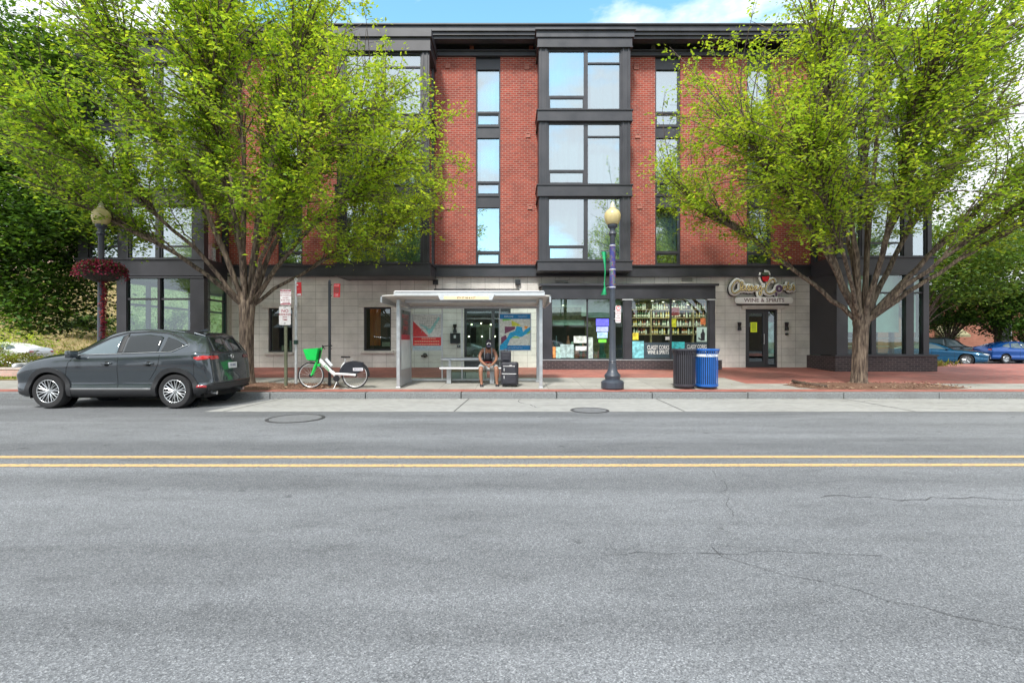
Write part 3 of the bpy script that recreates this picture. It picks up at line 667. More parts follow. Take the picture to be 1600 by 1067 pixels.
q = MB(); q.box(gx1-.055, gx1-.045, yt+.22, YF-.25, .5, zt_); bpart(q, 'side_pane', M['glass_corner'], g1)
q = MB(); q.box(gx0+.05, gx0+.062, yt+.3, 25.4, zb_, zt_); bpart(q, 'side_pane', M['glass_clear'], g1)
q = MB(); q.box(gx0, gx1, yt+.22, 25.6, .18, .27); q.box(-11.0, -10.92, YF-.2, 25.6, .3, 4.0); bpart(q, 'lobby_floor', M['room'], g1)
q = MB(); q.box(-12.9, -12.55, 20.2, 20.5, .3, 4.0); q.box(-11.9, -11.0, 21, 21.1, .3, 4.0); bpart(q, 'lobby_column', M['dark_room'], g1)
# ground floor of the right tower
mb = MB(); zt_ = zw(427, yt); zs_ = zw(556.5, yt)
mb.box(xr0, 12.0, yt, yt+.25, zs_, zt_); mb.box(xw(1362, yt), xw(1369, yt), yt, yt+.2, zs_, zt_); mb.box(xw(1416, yt), xw(1428, yt), yt, yt+.22, zs_, zt_); mb.box(xw(1443, yt), xr1-.1, yt, yt+.2, zs_, zt_)
mb.box(xr0+.001, xr0+.12, yt+.25, YF+.0, zs_, zt_-.3); mb.box(xr0+.002, xr0+.14, yt+.25, YF, zt_-.3, zt_)
mb.box(xr0, xr1-.1, yt+.04, yt+.16, zw(459.5, yt), zw(457, yt)); mb.box(xr0, xr1-.1, yt-.03, yt+.3, zt_-.08, zt_); mb.box(xr0-.02, xr1-.08, yt-.05, yt+.3, zs_-.02, zs_+.05)
for yy in (19.2, 21.2, 23.3): mb.box(xr1-.22, xr1-.1, yy, yy+.15, zs_, zt_)
g2 = bpart(mb, 'corner_shopfront', M['metal_dk'])
mb = MB(); mb.box(xr0-.12, xw(1461, yt), yt-.1, yt+.25, .2, zs_-.02); mb.box(xr0-.12, xr0+.2, yt+.25, YF, .2, zs_-.021); mb.box(xr1-.1, xw(1461, yt), yt+.25, 25.5, .1, zs_-.022)
bpart(mb, 'brick_plinth', M['dkbrick'])
mb = MB(); mb.box(xr0-.15, xw(1461, yt)+.03, yt-.14, yt+.02, zs_-.02, zs_+.03); mb.box(xr1-.08, xw(1461, yt)+.03, yt+.02, 25.5, zs_-.02, zs_+.03); bpart(mb, 'plinth_cap', M['metal_dk'])
for a, b in ((12.0, xw(1362, yt)), (xw(1369, yt), xw(1416, yt)), (xw(1428, yt), xw(1443, yt))):
    q = MB(); q.box(a, b, yt+.1, yt+.112, zs_, zt_); bpart(q, 'pane', M['glass_shop'], g2)
    q = MB(); q.box(a+.03, b-.03, yt+.3, yt+.31, zw(520, yt), zw(461, yt)); bpart(q, 'roller_blind', pm('aqua_blind', (.55,.72,.70), .8, var=.06), g2)
    q = MB(); q.box(a+.0, b-.0, yt+.34, yt+.35, zw(457, yt), zt_); bpart(q, 'roller_blind', M['blind'], g2)
    q = MB(); 
    for pz in (530, 543): q.box(a, b, yt+.8, yt+1.0, zw(pz, yt), zw(pz, yt)+.03)
    bpart(q, 'display_shelf', M['alu_l'], g2)
q = MB(); q.box(xr1-.16, xr1-.148, yt+.2, 25.5, zs_, zt_); bpart(q, 'side_pane', M['glass_shop'], g2)
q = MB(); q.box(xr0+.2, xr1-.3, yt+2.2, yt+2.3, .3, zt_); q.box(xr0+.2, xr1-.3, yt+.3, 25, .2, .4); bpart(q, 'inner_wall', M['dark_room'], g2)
# ------------------------------------------------------------------ ground floor windows and doors
def small_window(key, curt):
    x0, x1, z0, z1 = OP[key]; mb = MB(); frame_rect(mb, x0, x1, z0, z1, YF+.08, YF+.2, .06)
    o = bpart(mb, 'window', M['metal_dk'])
    q = MB(); q.box(x0+.05, x1-.05, YF+.14, YF+.152, z0+.05, z1-.05); bpart(q, 'pane', M['glass_shop'], o)
    if curt:
        a = x0+.12; cm = curtain(a, a+.42, YF+.5, z0+.2, z1+.1, .04, .12); bpart(cm, 'curtain', M['orange'], o)
        cm = curtain(x1-.12, x1+.1, YF+.5, z0, z1+.1, .03, .12); bpart(cm, 'curtain', M['orange'], o)
        q = MB(); q.cbox((x1-.3, YF+.9, z0+.25), (.5,.3,.18)); bpart(q, 'cushion', pm('cushion_grey', (.45,.5,.45), .8), o)
    else:
        q = MB(); q.box(x0-.3, x1+.3, YF+1.6, YF+1.7, z1-.3, z1-.27)
        for k in range(5): q.box(x0+.2+k*.16, x0+.27+k*.16, YF+.7, YF+.77, z0, z0+.25+.1*(k % 3))
        q.box(x0, x1, YF+.5, YF+1.2, z0-.05, z0+.02); q.box(x0+.55, x0+.68, YF+2.1, YF+2.2, z0, z1); bpart(q, 'desk_things', pm('desk_white', (.6,.6,.55), .7), o)
small_window('w1', False); small_window('w2', True)
x0, x1, z0, z1 = OP['d1']; mb = MB(); frame_rect(mb, x0, x1, zp(YF), z1, YF+.08, YF+.22, .09); xm = x0+(x1-x0)*.62
mb.box(xm-.06, xm+.06, YF+.075, YF+.22, zp(YF), z1); mb.box(x0, x1, YF+.07, YF+.22, z1-.18, z1-.001); mb.box(x0+.05, x1-.05, YF+.074, YF+.2, zp(YF)+.02, zp(YF)+.3)
o = bpart(mb, 'entrance_door', M['metal_dk']); q = MB(); q.box(x0+.05, x1-.05, YF+.14, YF+.152, z0, z1-.1); bpart(q, 'pane', M['glass_shop'], o)
q = MB(); q.tube([(xm-.12, YF+.02, 1.0), (xm-.12, YF+.02, 1.9)], .015); bpart(q, 'handle', M['alu_l'], o)
q = MB()
for k in range(5): q.lathe([(.001,-.035),(.03,-.02),(.036,0),(.03,.02),(.001,.035)], (x0+.1+k*.42, YF+2.4, z1-.62+.05*(k % 2)), 10)
for k in range(4): q.lathe([(.001,-.035),(.03,-.02),(.036,0),(.03,.02),(.001,.035)], (x0+.05+k*.55, YF+1.6, z1-1.15), 10)
M['bulb'] = pm('lit_bulb', (1,.9,.75), .5, emit=((1,.86,.62), 4)); bpart(q, 'pendant_lights', M['bulb'], o)
q = MB(); q.box(x0-1, x1+1, YF+3.2, YF+3.5, .35, 1.3); q.box(x0+.3, x0+1.0, YF+2.5, YF+2.6, .35, 2.1); q.box(x1-.5, x1-.1, YF+3.0, YF+3.1, 1.3, 2.4); bpart(q, 'counter', pm('counter', (.22,.25,.2), .6, var=.5, scale=4), o)
# wine shop door
x0, x1, z0, z1 = OP['d2']; zg = zp(YF)
mb = MB(); frame_rect(mb, x0, x1, zg, z1, YF+.05, YF+.25, .06); xm = fx(1199); mb.box(xm-.04, xm+.06, YF+.045, YF+.25, zg, z1)
frame_rect(mb, x0+.06, xm-.04, zg+.02, z1-.07, YF+.06, YF+.12, .1); mb.box(x0+.1, xm-.1, YF+.061, YF+.12, zg+.02, zg+.22)
o = bpart(mb, 'shop_door', M['metal_dk']); q = MB(); q.box(x0+.1, xm-.1, YF+.1, YF+.11, zg+.2, z1-.1); bpart(q, 'pane', M['glass_shop'], o)
q = MB(); q.box(xm+.06, x1-.06, YF+.1, YF+.11, zg+.1, z1-.1); bpart(q, 'side_pane', M['glass_shop'], o)
q = MB(); q.box(xm+.07, x1-.07, YF+.16, YF+.17, zg+.4, z1-.5); bpart(q, 'poster', pm('aqua_poster', (.35,.62,.68), .6, var=.5, scale=5), o)
q = MB(); q.box(fx(1174.5), fx(1184.5), YF+.085, YF+.095, fz(520), fz(504.5)); q.cm = 1
for k in range(4): q.box(fx(1176), fx(1183), YF+.082, YF+.086, fz(508+k*3.2), fz(508+k*3.2)+.03)
bpart(q, 'notice', [pm('notice_yellow', (.72,.85,.03), .6, emit=((.7,.85,.03), .05)), pm('notice_ink', (.2,.3,.02), .6)], o)
q = MB(); q.tube([(xm-.12, YF+.0, zg+.9), (xm-.12, YF+.0, zg+1.3)], .013); q.box(xm-.13,xm-.11,YF,YF+.06,zg+.92,zg+.94); bpart(q, 'handle', M['alu_l'], o)
# ------------------------------------------------------------------ wine shop front
YS = 18.42; sx_ = lambda p: xw(p, YS); sz = lambda p: zw(p, YS)
mb = MB()
mb.box(sx_(847), sx_(1118), YS, YF, sz(466), sz(448)); mb.box(sx_(843), sx_(1122), YS-.1, YF, sz(448)+.001, sz(444.5)); mb.box(sx_(847), sx_(1118), YS-.04, YF, sz(468), sz(466)-.001)
for a, b in ((847, 862.5), (974, 987.5), (1107, 1118)): mb.box(sx_(a), sx_(b), YS+.02, YS+.3, sz(563), sz(468)); 
for a, b in ((849, 862.5), (976, 986), (1108.5, 1117.5)): mb.box(sx_(a), sx_(b), YS-.02, YS+.02, sz(563), sz(469.5))
mb.box(sx_(917), sx_(919.3), YS+.06, YS+.16, sz(561), sz(468)); mb.box(sx_(1048), sx_(1050.3), YS+.06, YS+.16, sz(561), sz(468))
mb.box(sx_(847), sx_(1118), YS+.05, YS+.3, sz(563.5), sz(561)); mb.box(sx_(847), sx_(849), YS+.3, YF, sz(563), sz(468)); mb.box(sx_(1116), sx_(1118), YS+.3, YF, sz(563), sz(468))
SF = bpart(mb, 'wine_shopfront', M['metal_dk'])
mb = MB(); mb.box(sx_(845), sx_(1126), YS-.12, YF, .2, sz(564)); bpart(mb, 'brick_plinth', M['dkbrick'])
mb = MB(); mb.box(sx_(845)-.01, sx_(1126)+.01, YS-.14, YS+.2, sz(564)+.001, sz(562.7)); bpart(mb, 'plinth_cap', M['alu'])
for a, b in ((862.5, 917), (919.3, 974), (987.5, 1048), (1050.3, 1107)):
    q = MB(); q.box(sx_(a), sx_(b), YS+.1, YS+.112, sz(561), sz(468)); bpart(q, 'pane', M['glass_shop'], SF)
mb = MB(); mb.box(sx_(972), sx_(989), YS-.03, YS+.31, sz(470), sz(468.3)); mb.box(sx_(1105), sx_(1120), YS-.03, YS+.31, sz(470), sz(468.3)); bpart(mb, 'column_cap', M['alu_l'], SF)
def poster(a, b, c_, d, col, name='poster', y=YS+.092, em=0):
    q = MB(); q.box(sx_(a), sx_(b), y, y+.006, sz(d), sz(c_)); return bpart(q, name, pm(name, col, .6, var=.45, scale=9, emit=(col, em) if em else None), SF)
poster(989, 1007, 534, 560.5, (.20,.55,.62)); poster(1051, 1071, 535, 547, (.06,.55,.58)); poster(989.5, 998.5, 521, 532, (.75,.62,.05)); poster(1050.8, 1058, 499, 512, (.6,.65,.03))
poster(1096, 1104, 498, 508, (.55,.16,.05)); poster(864, 868.5, 543, 560, (.7,.28,.08)); poster(869, 876, 543, 561, (.4,.6,.55)); poster(900, 917, 542, 549, (.75,.78,.76)); poster(897, 917, 526, 537, (.55,.62,.58)); poster(876, 897, 539, 560, (.35,.48,.48))
poster(920, 927, 528, 561, (.45,.55,.52)); poster(1041, 1047.5, 527, 532, (.7,.72,.68)); poster(932, 952, 499, 510, (.09,.09,.75), em=.6); poster(932.5, 951, 511.5, 519, (.30,.35,.85), em=.5); poster(934, 950, 520, 529, (.35,.55,.75), em=.3); poster(936, 948, 531, 536, (.15,.75,.05), em=.3)
q = MB(); x_ = sx_(1099); q.box(sx_(1090), sx_(1108)-.05, YS+.092, YS+.098, sz(535), sz(512)); q.cm = 1
q.prism([(sx_(1097),sz(533)),(sx_(1102.5),sz(533)),(sx_(1103),sz(522)),(sx_(1101),sz(518.5)),(sx_(1101),sz(515)),(sx_(1098.5),sz(515)),(sx_(1098.5),sz(519)),(sx_(1096),sz(523))], YS+.087, YS+.0915)
q.prism([(sx_(1092),sz(530)),(sx_(1093),sz(528)),(sx_(1099),sz(532)),(sx_(1098),sz(533.5))], YS+.084, YS+.0868)
bpart(q, 'portrait_poster', [pm('poster_mint', (.45,.62,.56), .6), M['black']], SF)
q = MB(); q.box(sx_(1007.2), sx_(1047.5), YS+.09, YS+.096, sz(560.5), sz(536)); q.box(sx_(1050.6), sx_(1106.6), YS+.0915, YS+.097, sz(560.5), sz(547.2)); q.box(sx_(1071.2), sx_(1106.6), YS+.09, YS+.0965, sz(547.2), sz(536))
bpart(q, 'window_banner', pm('banner_slate', (.045,.07,.09), .5, var=.3), SF)
q = MB()
put_text(q, 'CLASSY CORKS', .215, sx_(1029.5), YS+.084, sz(544), bold=.015, sx=.56); put_text(q, 'WINE & SPIRITS', .215, sx_(1029.5), YS+.084, sz(551.5), bold=.015, sx=.54)
put_text(q, 'CLASSY CORKS', .215, sx_(1090), YS+.084, sz(543), bold=.015, sx=.50); put_text(q, 'WINE & SPIRITS', .215, sx_(1090), YS+.084, sz(551), bold=.015, sx=.48)
bpart(q, 'window_lettering', pm('letter_white', (.85,.86,.84), .5), SF)
q = MB(); q.box(sx_(1060), sx_(1074), YS+.9, YS+.95, sz(492), sz(479)); bpart(q, 'red_display', pm('red_display', (.35,.02,.02), .5, emit=((.5,.02,.02), .25)), SF)
q = MB(); put_text(q, 'OPEN', .2, sx_(1067), YS+.3, sz(474)); bpart(q, 'open_lettering', pm('neon_off', (.25,.4,.36), .4), SF)
# shop interior: shelving, bottles, ceiling lights
YB = 20.9
sh = thing('shop_shelving', 'tall wooden shop shelving seen behind the right hand pair of shop windows', 'shelving', (0, YB, 0))
def sp(mb, name, m): o = mb.build(name, m); o.parent = sh; o.matrix_parent_inverse = Matrix.Translation((0, -YB, 0)); return o
M['shelf'] = pm('shelf_wood', (.42,.33,.18), .6); M['shelf_back'] = pm('shelf_back', (.06,.045,.03), .8, var=.4, scale=8)
q = MB(); q.box(xw(975, YB), xw(1150, YB), YB+.25, YB+.3, .35, 3.0); sp(q, 'back_panel', M['shelf_back'])
rows = [484.5, 497.5, 510.5, 523]
for r_ in rows:
    q = MB(); q.box(xw(978, YB), xw(1145, YB), YB-.06, YB+.25, zw(r_, YB)-.025, zw(r_, YB)); sp(q, 'shelf', M['shelf'])
q = MB()
for p_ in (986, 1017, 1048, 1083, 1112): q.box(xw(p_, YB)-.015, xw(p_, YB)+.015, YB-.055, YB+.25, .35, 2.75)
sp(q, 'upright', M['shelf'])
def bottle_mesh(m):
    q = MB(); q.lathe([(.03,0),(.037,.005),(.037,.17),(.03,.2),(.013,.235),(.013,.29),(.015,.3)], n=8); q.cm = 1; q.lathe([(.038,.05),(.0385,.14)], n=8); q.cm = 2; q.lathe([(.0155,.27),(.0155,.305)], n=8)
    return q.build('bottle', [m, pm('bottle_label', (.7,.66,.55), .6), pm('bottle_cap', (.5,.3,.1), .4)], smooth=True, auto=40)
BCOL = [('dark green', (.02,.09,.03)), ('amber', (.35,.12,.02)), ('dark red', (.16,.01,.02)), ('pale clear', (.55,.62,.58)), ('golden', (.6,.42,.08))]
protos = []
for nm, c_ in BCOL:
    o = bottle_mesh(pm('bottle_'+nm.replace(' ', '_'), c_, .12, coat=.5)); protos.append(o); tag(o, nm+' bottle among those on the wooden shelves behind the right shop windows', 'bottle', nm+' bottles on the shop shelves')
used_ = [False]*5; cnt = 0
for r_ in rows + [471.5]:
    X_ = xw(988, YB)
    while X_ < xw(1112, YB):
        X_ += random.choice([.085,.09,.1,.12]); k = random.choice([0,0,1,2,3,3,4])
        if abs(X_-xw(1048, YB)) < .06 or abs(X_-xw(1017, YB)) < .05 or abs(X_-xw(1083, YB)) < .05 or random.random() < .1: continue
        if r_ == 471.5: continue
        o = protos[k] if not used_[k] else protos[k].copy()
        if used_[k]: COL.objects.link(o)
        used_[k] = True; o.location = (X_, YB+random.uniform(0,.08), zw(r_, YB)); s_ = random.uniform(.8, 1.0); o.scale = (1, 1, s_); cnt += 1
        sn = ['top','second','third','lowest'][rows.index(r_)]; side_ = 'left' if X_ < xw(1049, YB) else 'right'; tag(o, BCOL[k][0]+' bottle on the '+sn+' lit shelf behind the '+side_+' pane of the banner window', 'bottle', BCOL[k][0]+' bottles, '+sn+' shelf, '+side_+' pane')
for p_, q_, lb_ in ((1019,471,'leftmost lit spotlight above the bottle shelves'),(1036,473,'second lit spotlight from the left above the bottle shelves'),(1053,471.5,'lit spotlight just right of the middle mullion above the bottle shelves'),(1075,477,'rightmost lit spotlight, hanging lower above the bottle shelves'),(905,474,'lit spotlight near the mullion of the left shop windows'),(880,478,'lit spotlight at the far left inside the wine shop')):
    Y_ = YS+.75; t_ = thing('ceiling_spotlight', 'x', 'ceiling light', (xw(p_,Y_), Y_, zw(q_,Y_)))
    tag(t_, lb_, 'ceiling light', 'lit spotlights inside the wine shop')
    q = MB(); q.lathe([(.05,.12),(.055,0),(.045,0)], n=12); q.build('can', M['white'], t_); q = MB(); q.lathe([(.001,-.012),(.04,-.008),(.044,.004)], n=12); q.build('lamp', M['bulb'], t_)
    q = MB(); q.tube([(0,0,.12),(0,0,.5)], .008); q.build('stem', M['white'], t_)
# display clutter in the left pair of shop windows
q = MB()
for k in range(26):
    x_ = sx_(random.uniform(864, 972)); y_ = YS+random.uniform(.35, 1.2); h_ = random.uniform(.25, .95); q.cm = random.randrange(4); r_ = random.uniform(.04,.12)
    q.lathe([(r_,sz(562)),(r_*1.05,sz(562)+h_*.6),(r_*.5,sz(562)+h_*.8),(r_*.4,sz(562)+h_)], (x_, y_, 0), 10)
bpart(q, 'window_display', [pm('disp_a', (.05,.12,.10), .4), pm('disp_b', (.45,.5,.45), .5), pm('disp_c', (.25,.08,.05), .5), pm('disp_d', (.08,.08,.1), .3)], SF)
q = MB(); q.box(sx_(853), sx_(972), YF+3.0, YF+3.1, 2.5, 4.0); q.box(sx_(919.5), sx_(974), YS+.5, YS+.55, sz(496), sz(468)); q.box(sx_(863), sx_(917), YS+.6, YS+.65, sz(476), sz(468)); q.box(sx_(866), sx_(917), YS+.7, YS+.75, sz(508), sz(500)); bpart(q, 'shop_partition', pm('shop_pale', (.42,.50,.45), .8), SF)
q = MB(); q.box(sx_(853), sx_(918), YS+1.6, YS+1.7, sz(500), sz(476)); q.box(sx_(926), sx_(974), YS+1.7, YS+1.9, .4, sz(500)); bpart(q, 'olive_shelving', pm('shop_olive', (.16,.15,.07), .7, var=.6, scale=9), SF)
def room_light(name, x, y, z, sx, sy, e, col=(1,.9,.75)):
    d = bpy.data.lights.new(name, 'AREA'); d.shape = 'RECTANGLE'; d.size = sx; d.size_y = sy; d.energy = e; d.color = col
    o = bpy.data.objects.new(name, d); COL.objects.link(o); o.location = (x, y, z)
room_light('shop_fill_light', xw(1048, 19.6), 19.7, 3.3, 2.8, .5, 60); room_light('shop_fill_light', xw(918, 20), 20.2, 3.3, 2.5, .6, 45, (.9,1,.9)); room_light('lobby_fill_light', -4.2, 20.6, 3.8, 5, .6, 40)  # unseen area lights added to brighten the dark interiors, besides the modelled spotlights
# vents in the stone above the shop
for a, b, c_, d in ((866, 889, 438, 446.5), (1063, 1083, 434, 443.5)):
    q = MB(); x0, x1, z0, z1 = fx(a), fx(b), fz(d), fz(c_); frame_rect(q, x0, x1, z0, z1, YF-.05, YF-.001, .035)
    for k in range(3): q.box(x0+.03, x1-.03, YF-.04, YF-.005, z0+.05+k*.055, z0+.075+k*.055)
    q.cm = 1; q.box(x0+.03, x1-.03, YF-.012, YF-.002, z0+.03, z1-.03); bpart(q, 'louvre_vent', [M['stone_trim'], M['black']])
# ------------------------------------------------------------------ fixtures on the wall, each a thing of its own
def wall_lamp(px_, py_, label, grp):
    t_ = thing('wall_lamp', label, 'wall lamp', (fx(px_), YF-.06, fz(py_)), group=grp)
    q = MB(); q.lathe([(.055,-.16),(.075,-.15),(.06,-.04),(.04,0),(.06,.04),(.075,.15),(.055,.16)], n=14); q.build('body', M['black'], t_, smooth=True, auto=40)
    q = MB(); q.box(-.04,.04,0,.06,-.05,.05); q.build('bracket', M['black'], t_)
wall_lamp(711, 514, 'narrow black wall lamp above the black letter box inside the shelter view', None)
wall_lamp(1154.5, 511, 'black hourglass wall lamp on the stone left of the wine shop door', None)
wall_lamp(1228, 511, 'black hourglass wall lamp on the stone right of the wine shop door', None)
t_ = thing('letter_box', 'black square letter box on the stone wall behind the bus shelter', 'letter box', (fx(711.5), YF-.05, fz(529.5)))
q = MB(); q.box(-.19,.19,-.05,.05,-.2,.2); q.build('box', M['black'], t_, bevel=.01); q = MB(); q.box(-.05,.03,-.056,-.05,.0,.12); q.build('emblem', M['alu_l'], t_); q = MB(); q.box(-.19,.19,-.06,-.05,.14,.155); q.build('flap', M['metal_dk'], t_)
t_ = thing('intercom_box', 'small dark box below the black letter box on the stone', 'intercom', (fx(717), YF-.03, fz(542)))
q = MB(); q.box(-.06,.06,-.03,.03,-.05,.05); q.build('case', M['metal_dk'], t_, bevel=.006); q = MB(); q.lathe([(.02,-.035),(.02,-.03)], n=10, axis='y'); q.build('button', M['alu'], t_)
t_ = thing('fire_hose_inlet', 'round iron fire hose inlet low on the stone wall under the red map', 'hose inlet', (fx(664), YF-.1, fz(556)))
q = MB(); q.lathe([(.09,.1),(.09,.08),(.05,.07),(.05,0)], n=16, axis='y'); q.build('flange', pm('iron', (.08,.075,.07), .5, metal=.5), t_)
for s_ in (-1, 1): q = MB(); q.tube([(0,.02,0),(s_*.06,-.02,-.01),(s_*.09,-.07,-.03)], [.035,.04,.045], 10); q.build('outlet', pm('iron2', (.14,.13,.12), .5, metal=.6), t_)
t_ = thing('security_camera', 'small black dome camera under the lamp right of the wine shop door', 'camera', (fx(1228.5), YF-.07, fz(523)))
q = MB(); q.lathe([(.05,.07),(.05,.03),(.03,.02)], n=12, axis='y'); q.build('mount', M['black'], t_); q = MB(); q.lathe([(.001,-.06),(.035,-.045),(.045,0),(.035,.03)], n=14, axis='y'); q.build('dome', M['black'], t_, smooth=True)
# lettered canopy bar over the entrance
t_ = thing('lettered_sign_bar', 'thin black bar carrying small raised letters above the bus shelter roof', 'sign', (0, YF, 0))
def tp(mb, name, m, y=YF): o = mb.build(name, m); o.parent = t_; o.matrix_parent_inverse = Matrix.Translation((0, -y, 0)); return o
q = MB(); yq = YF-.5; q.box(xw(678,yq), xw(812,yq), yq, yq+.05, zw(454.3,yq), zw(452.3,yq)); tp(q, 'bar', M['black'])
for p_ in (681, 809):
    q = MB(); q.box(fx(p_)-.1, fx(p_)+.1, YF-.12, YF-.001, fz(446), fz(441)+.06); q.tube([(fx(p_), YF-.06, fz(446)), (xw(p_,yq), yq+.02, zw(453,yq))], .012); tp(q, 'bracket', M['black'])
q = MB(); put_text(q, 'THE OVERLOOK RESIDENCES', .22, xw(762,yq), yq-.02, zw(456.5,yq), sx=.72); 
tp(q, 'lettering', pm('grey_letters', (.12,.12,.14), .5))

# timber edging of the right tree pit
te = thing('timber_edging', 'dark weathered timber lying along the left edge of the right tree pit', 'timber', (0, 13.2, zp(13.2)))
q = MB(); q.tube([(xw(1240,13.9), .75, .09), (xw(1262,13.4), .35, .05), (xw(1292,12.9), -.28, .04)], [.05,.055,.045], 8); q.build('log', pm('old_timber', (.09,.06,.045), .9, var=.4, scale=20, bump=.8), te, smooth=True)
q = MB(); q.tube([(xw(1262,13.4), .35, -.02), (xw(1262,13.4), .35, .12)], .02, 6); q.build('stake', M['green_post'], te)
# ================================================================== TREES
def np_mesh(name, verts, faces4, mats, midx=None, smooth=False):
    me = bpy.data.meshes.new(name); nv = len(verts); nf = len(faces4)
    me.vertices.add(nv); me.vertices.foreach_set('co', np.asarray(verts, dtype=np.float32).ravel())
    me.loops.add(nf*4); me.loops.foreach_set('vertex_index', np.asarray(faces4, dtype=np.int32).ravel())
    me.polygons.add(nf); me.polygons.foreach_set('loop_start', np.arange(0, nf*4, 4, dtype=np.int32)); me.polygons.foreach_set('loop_total', np.full(nf, 4, dtype=np.int32))
    for m_ in mats: me.materials.append(m_)
    if midx is not None: me.polygons.foreach_set('material_index', np.asarray(midx, dtype=np.int32))
    if smooth: me.polygons.foreach_set('use_smooth', [True]*nf)
    me.update(calc_edges=True); me.validate()
    return me
def leaf_mesh(name, P, size, mats, tint, rng, flat=.55, droop=.25, asp=.5):
    """one folded diamond leaf at every point of P"""
    n = len(P); P = np.asarray(P)
    a = rng.uniform(0, 2*np.pi, n); d = np.stack([np.cos(a), np.sin(a), rng.normal(-droop, .35, n)], 1); d /= np.linalg.norm(d, axis=1)[:, None]
    up = np.stack([rng.normal(0, flat, n), rng.normal(0, flat, n), np.ones(n)], 1)
    s = np.cross(d, up); s /= np.linalg.norm(s, axis=1)[:, None]; nrm = np.cross(s, d)
    L_ = (size*rng.uniform(.65, 1.25, n))[:, None]; W_ = L_*asp
    v0 = P; v2 = P+d*L_; v1 = P+d*L_*.45+s*W_*.5+nrm*L_*.06; v3 = P+d*L_*.45-s*W_*.5+nrm*L_*.06
    V = np.stack([v0, v1, v2, v3], 1).reshape(-1, 3); Fc = np.arange(n*4).reshape(-1, 4)
    return np_mesh(name, V, Fc, mats, tint)
def bez(p0, c, p1, n):
    t_ = np.linspace(0, 1, n)[:, None]; return (1-t_)**2*p0 + 2*t_*(1-t_)*c + t_**2*p1
def tubes_mesh(name, tubes, mat):
    V = []; Fc = []; off = 0
    for pts, rad, n in tubes:
        pts = np.asarray(pts, float); m_ = len(pts); T = np.gradient(pts, axis=0); T /= np.maximum(np.linalg.norm(T, axis=1), 1e-9)[:, None]
        ref = np.array([0,0,1.]) if abs(T[0][2]) < .8 else np.array([1.,0,0])
        u = np.cross(T, ref); u /= np.maximum(np.linalg.norm(u, axis=1), 1e-9)[:, None]; v = np.cross(T, u)
        an = np.arange(n)*2*np.pi/n
        ring = pts[:, None, :] + (u[:, None, :]*np.cos(an)[None, :, None] + v[:, None, :]*np.sin(an)[None, :, None])*np.asarray(rad)[:, None, None]
        V.append(ring.reshape(-1, 3)); i = np.arange(m_-1)[:, None]*n; k = np.arange(n)[None, :]; k2 = (k+1) % n
        Fc.append((np.stack([i+k, i+k2, i+n+k2, i+n+k], -1)).reshape(-1, 4)+off); off += m_*n
    return np_mesh(name, np.concatenate(V), np.concatenate(Fc), [mat], smooth=True)
def inpoly(x, y, poly):
    c = False; j = len(poly)-1
    for i in range(len(poly)):
        xi, yi = poly[i]; xj, yj = poly[j]
        if (yi > y) != (yj > y) and x < (xj-xi)*(y-yi)/(yj-yi+1e-9)+xi: c = not c
        j = i
    return c
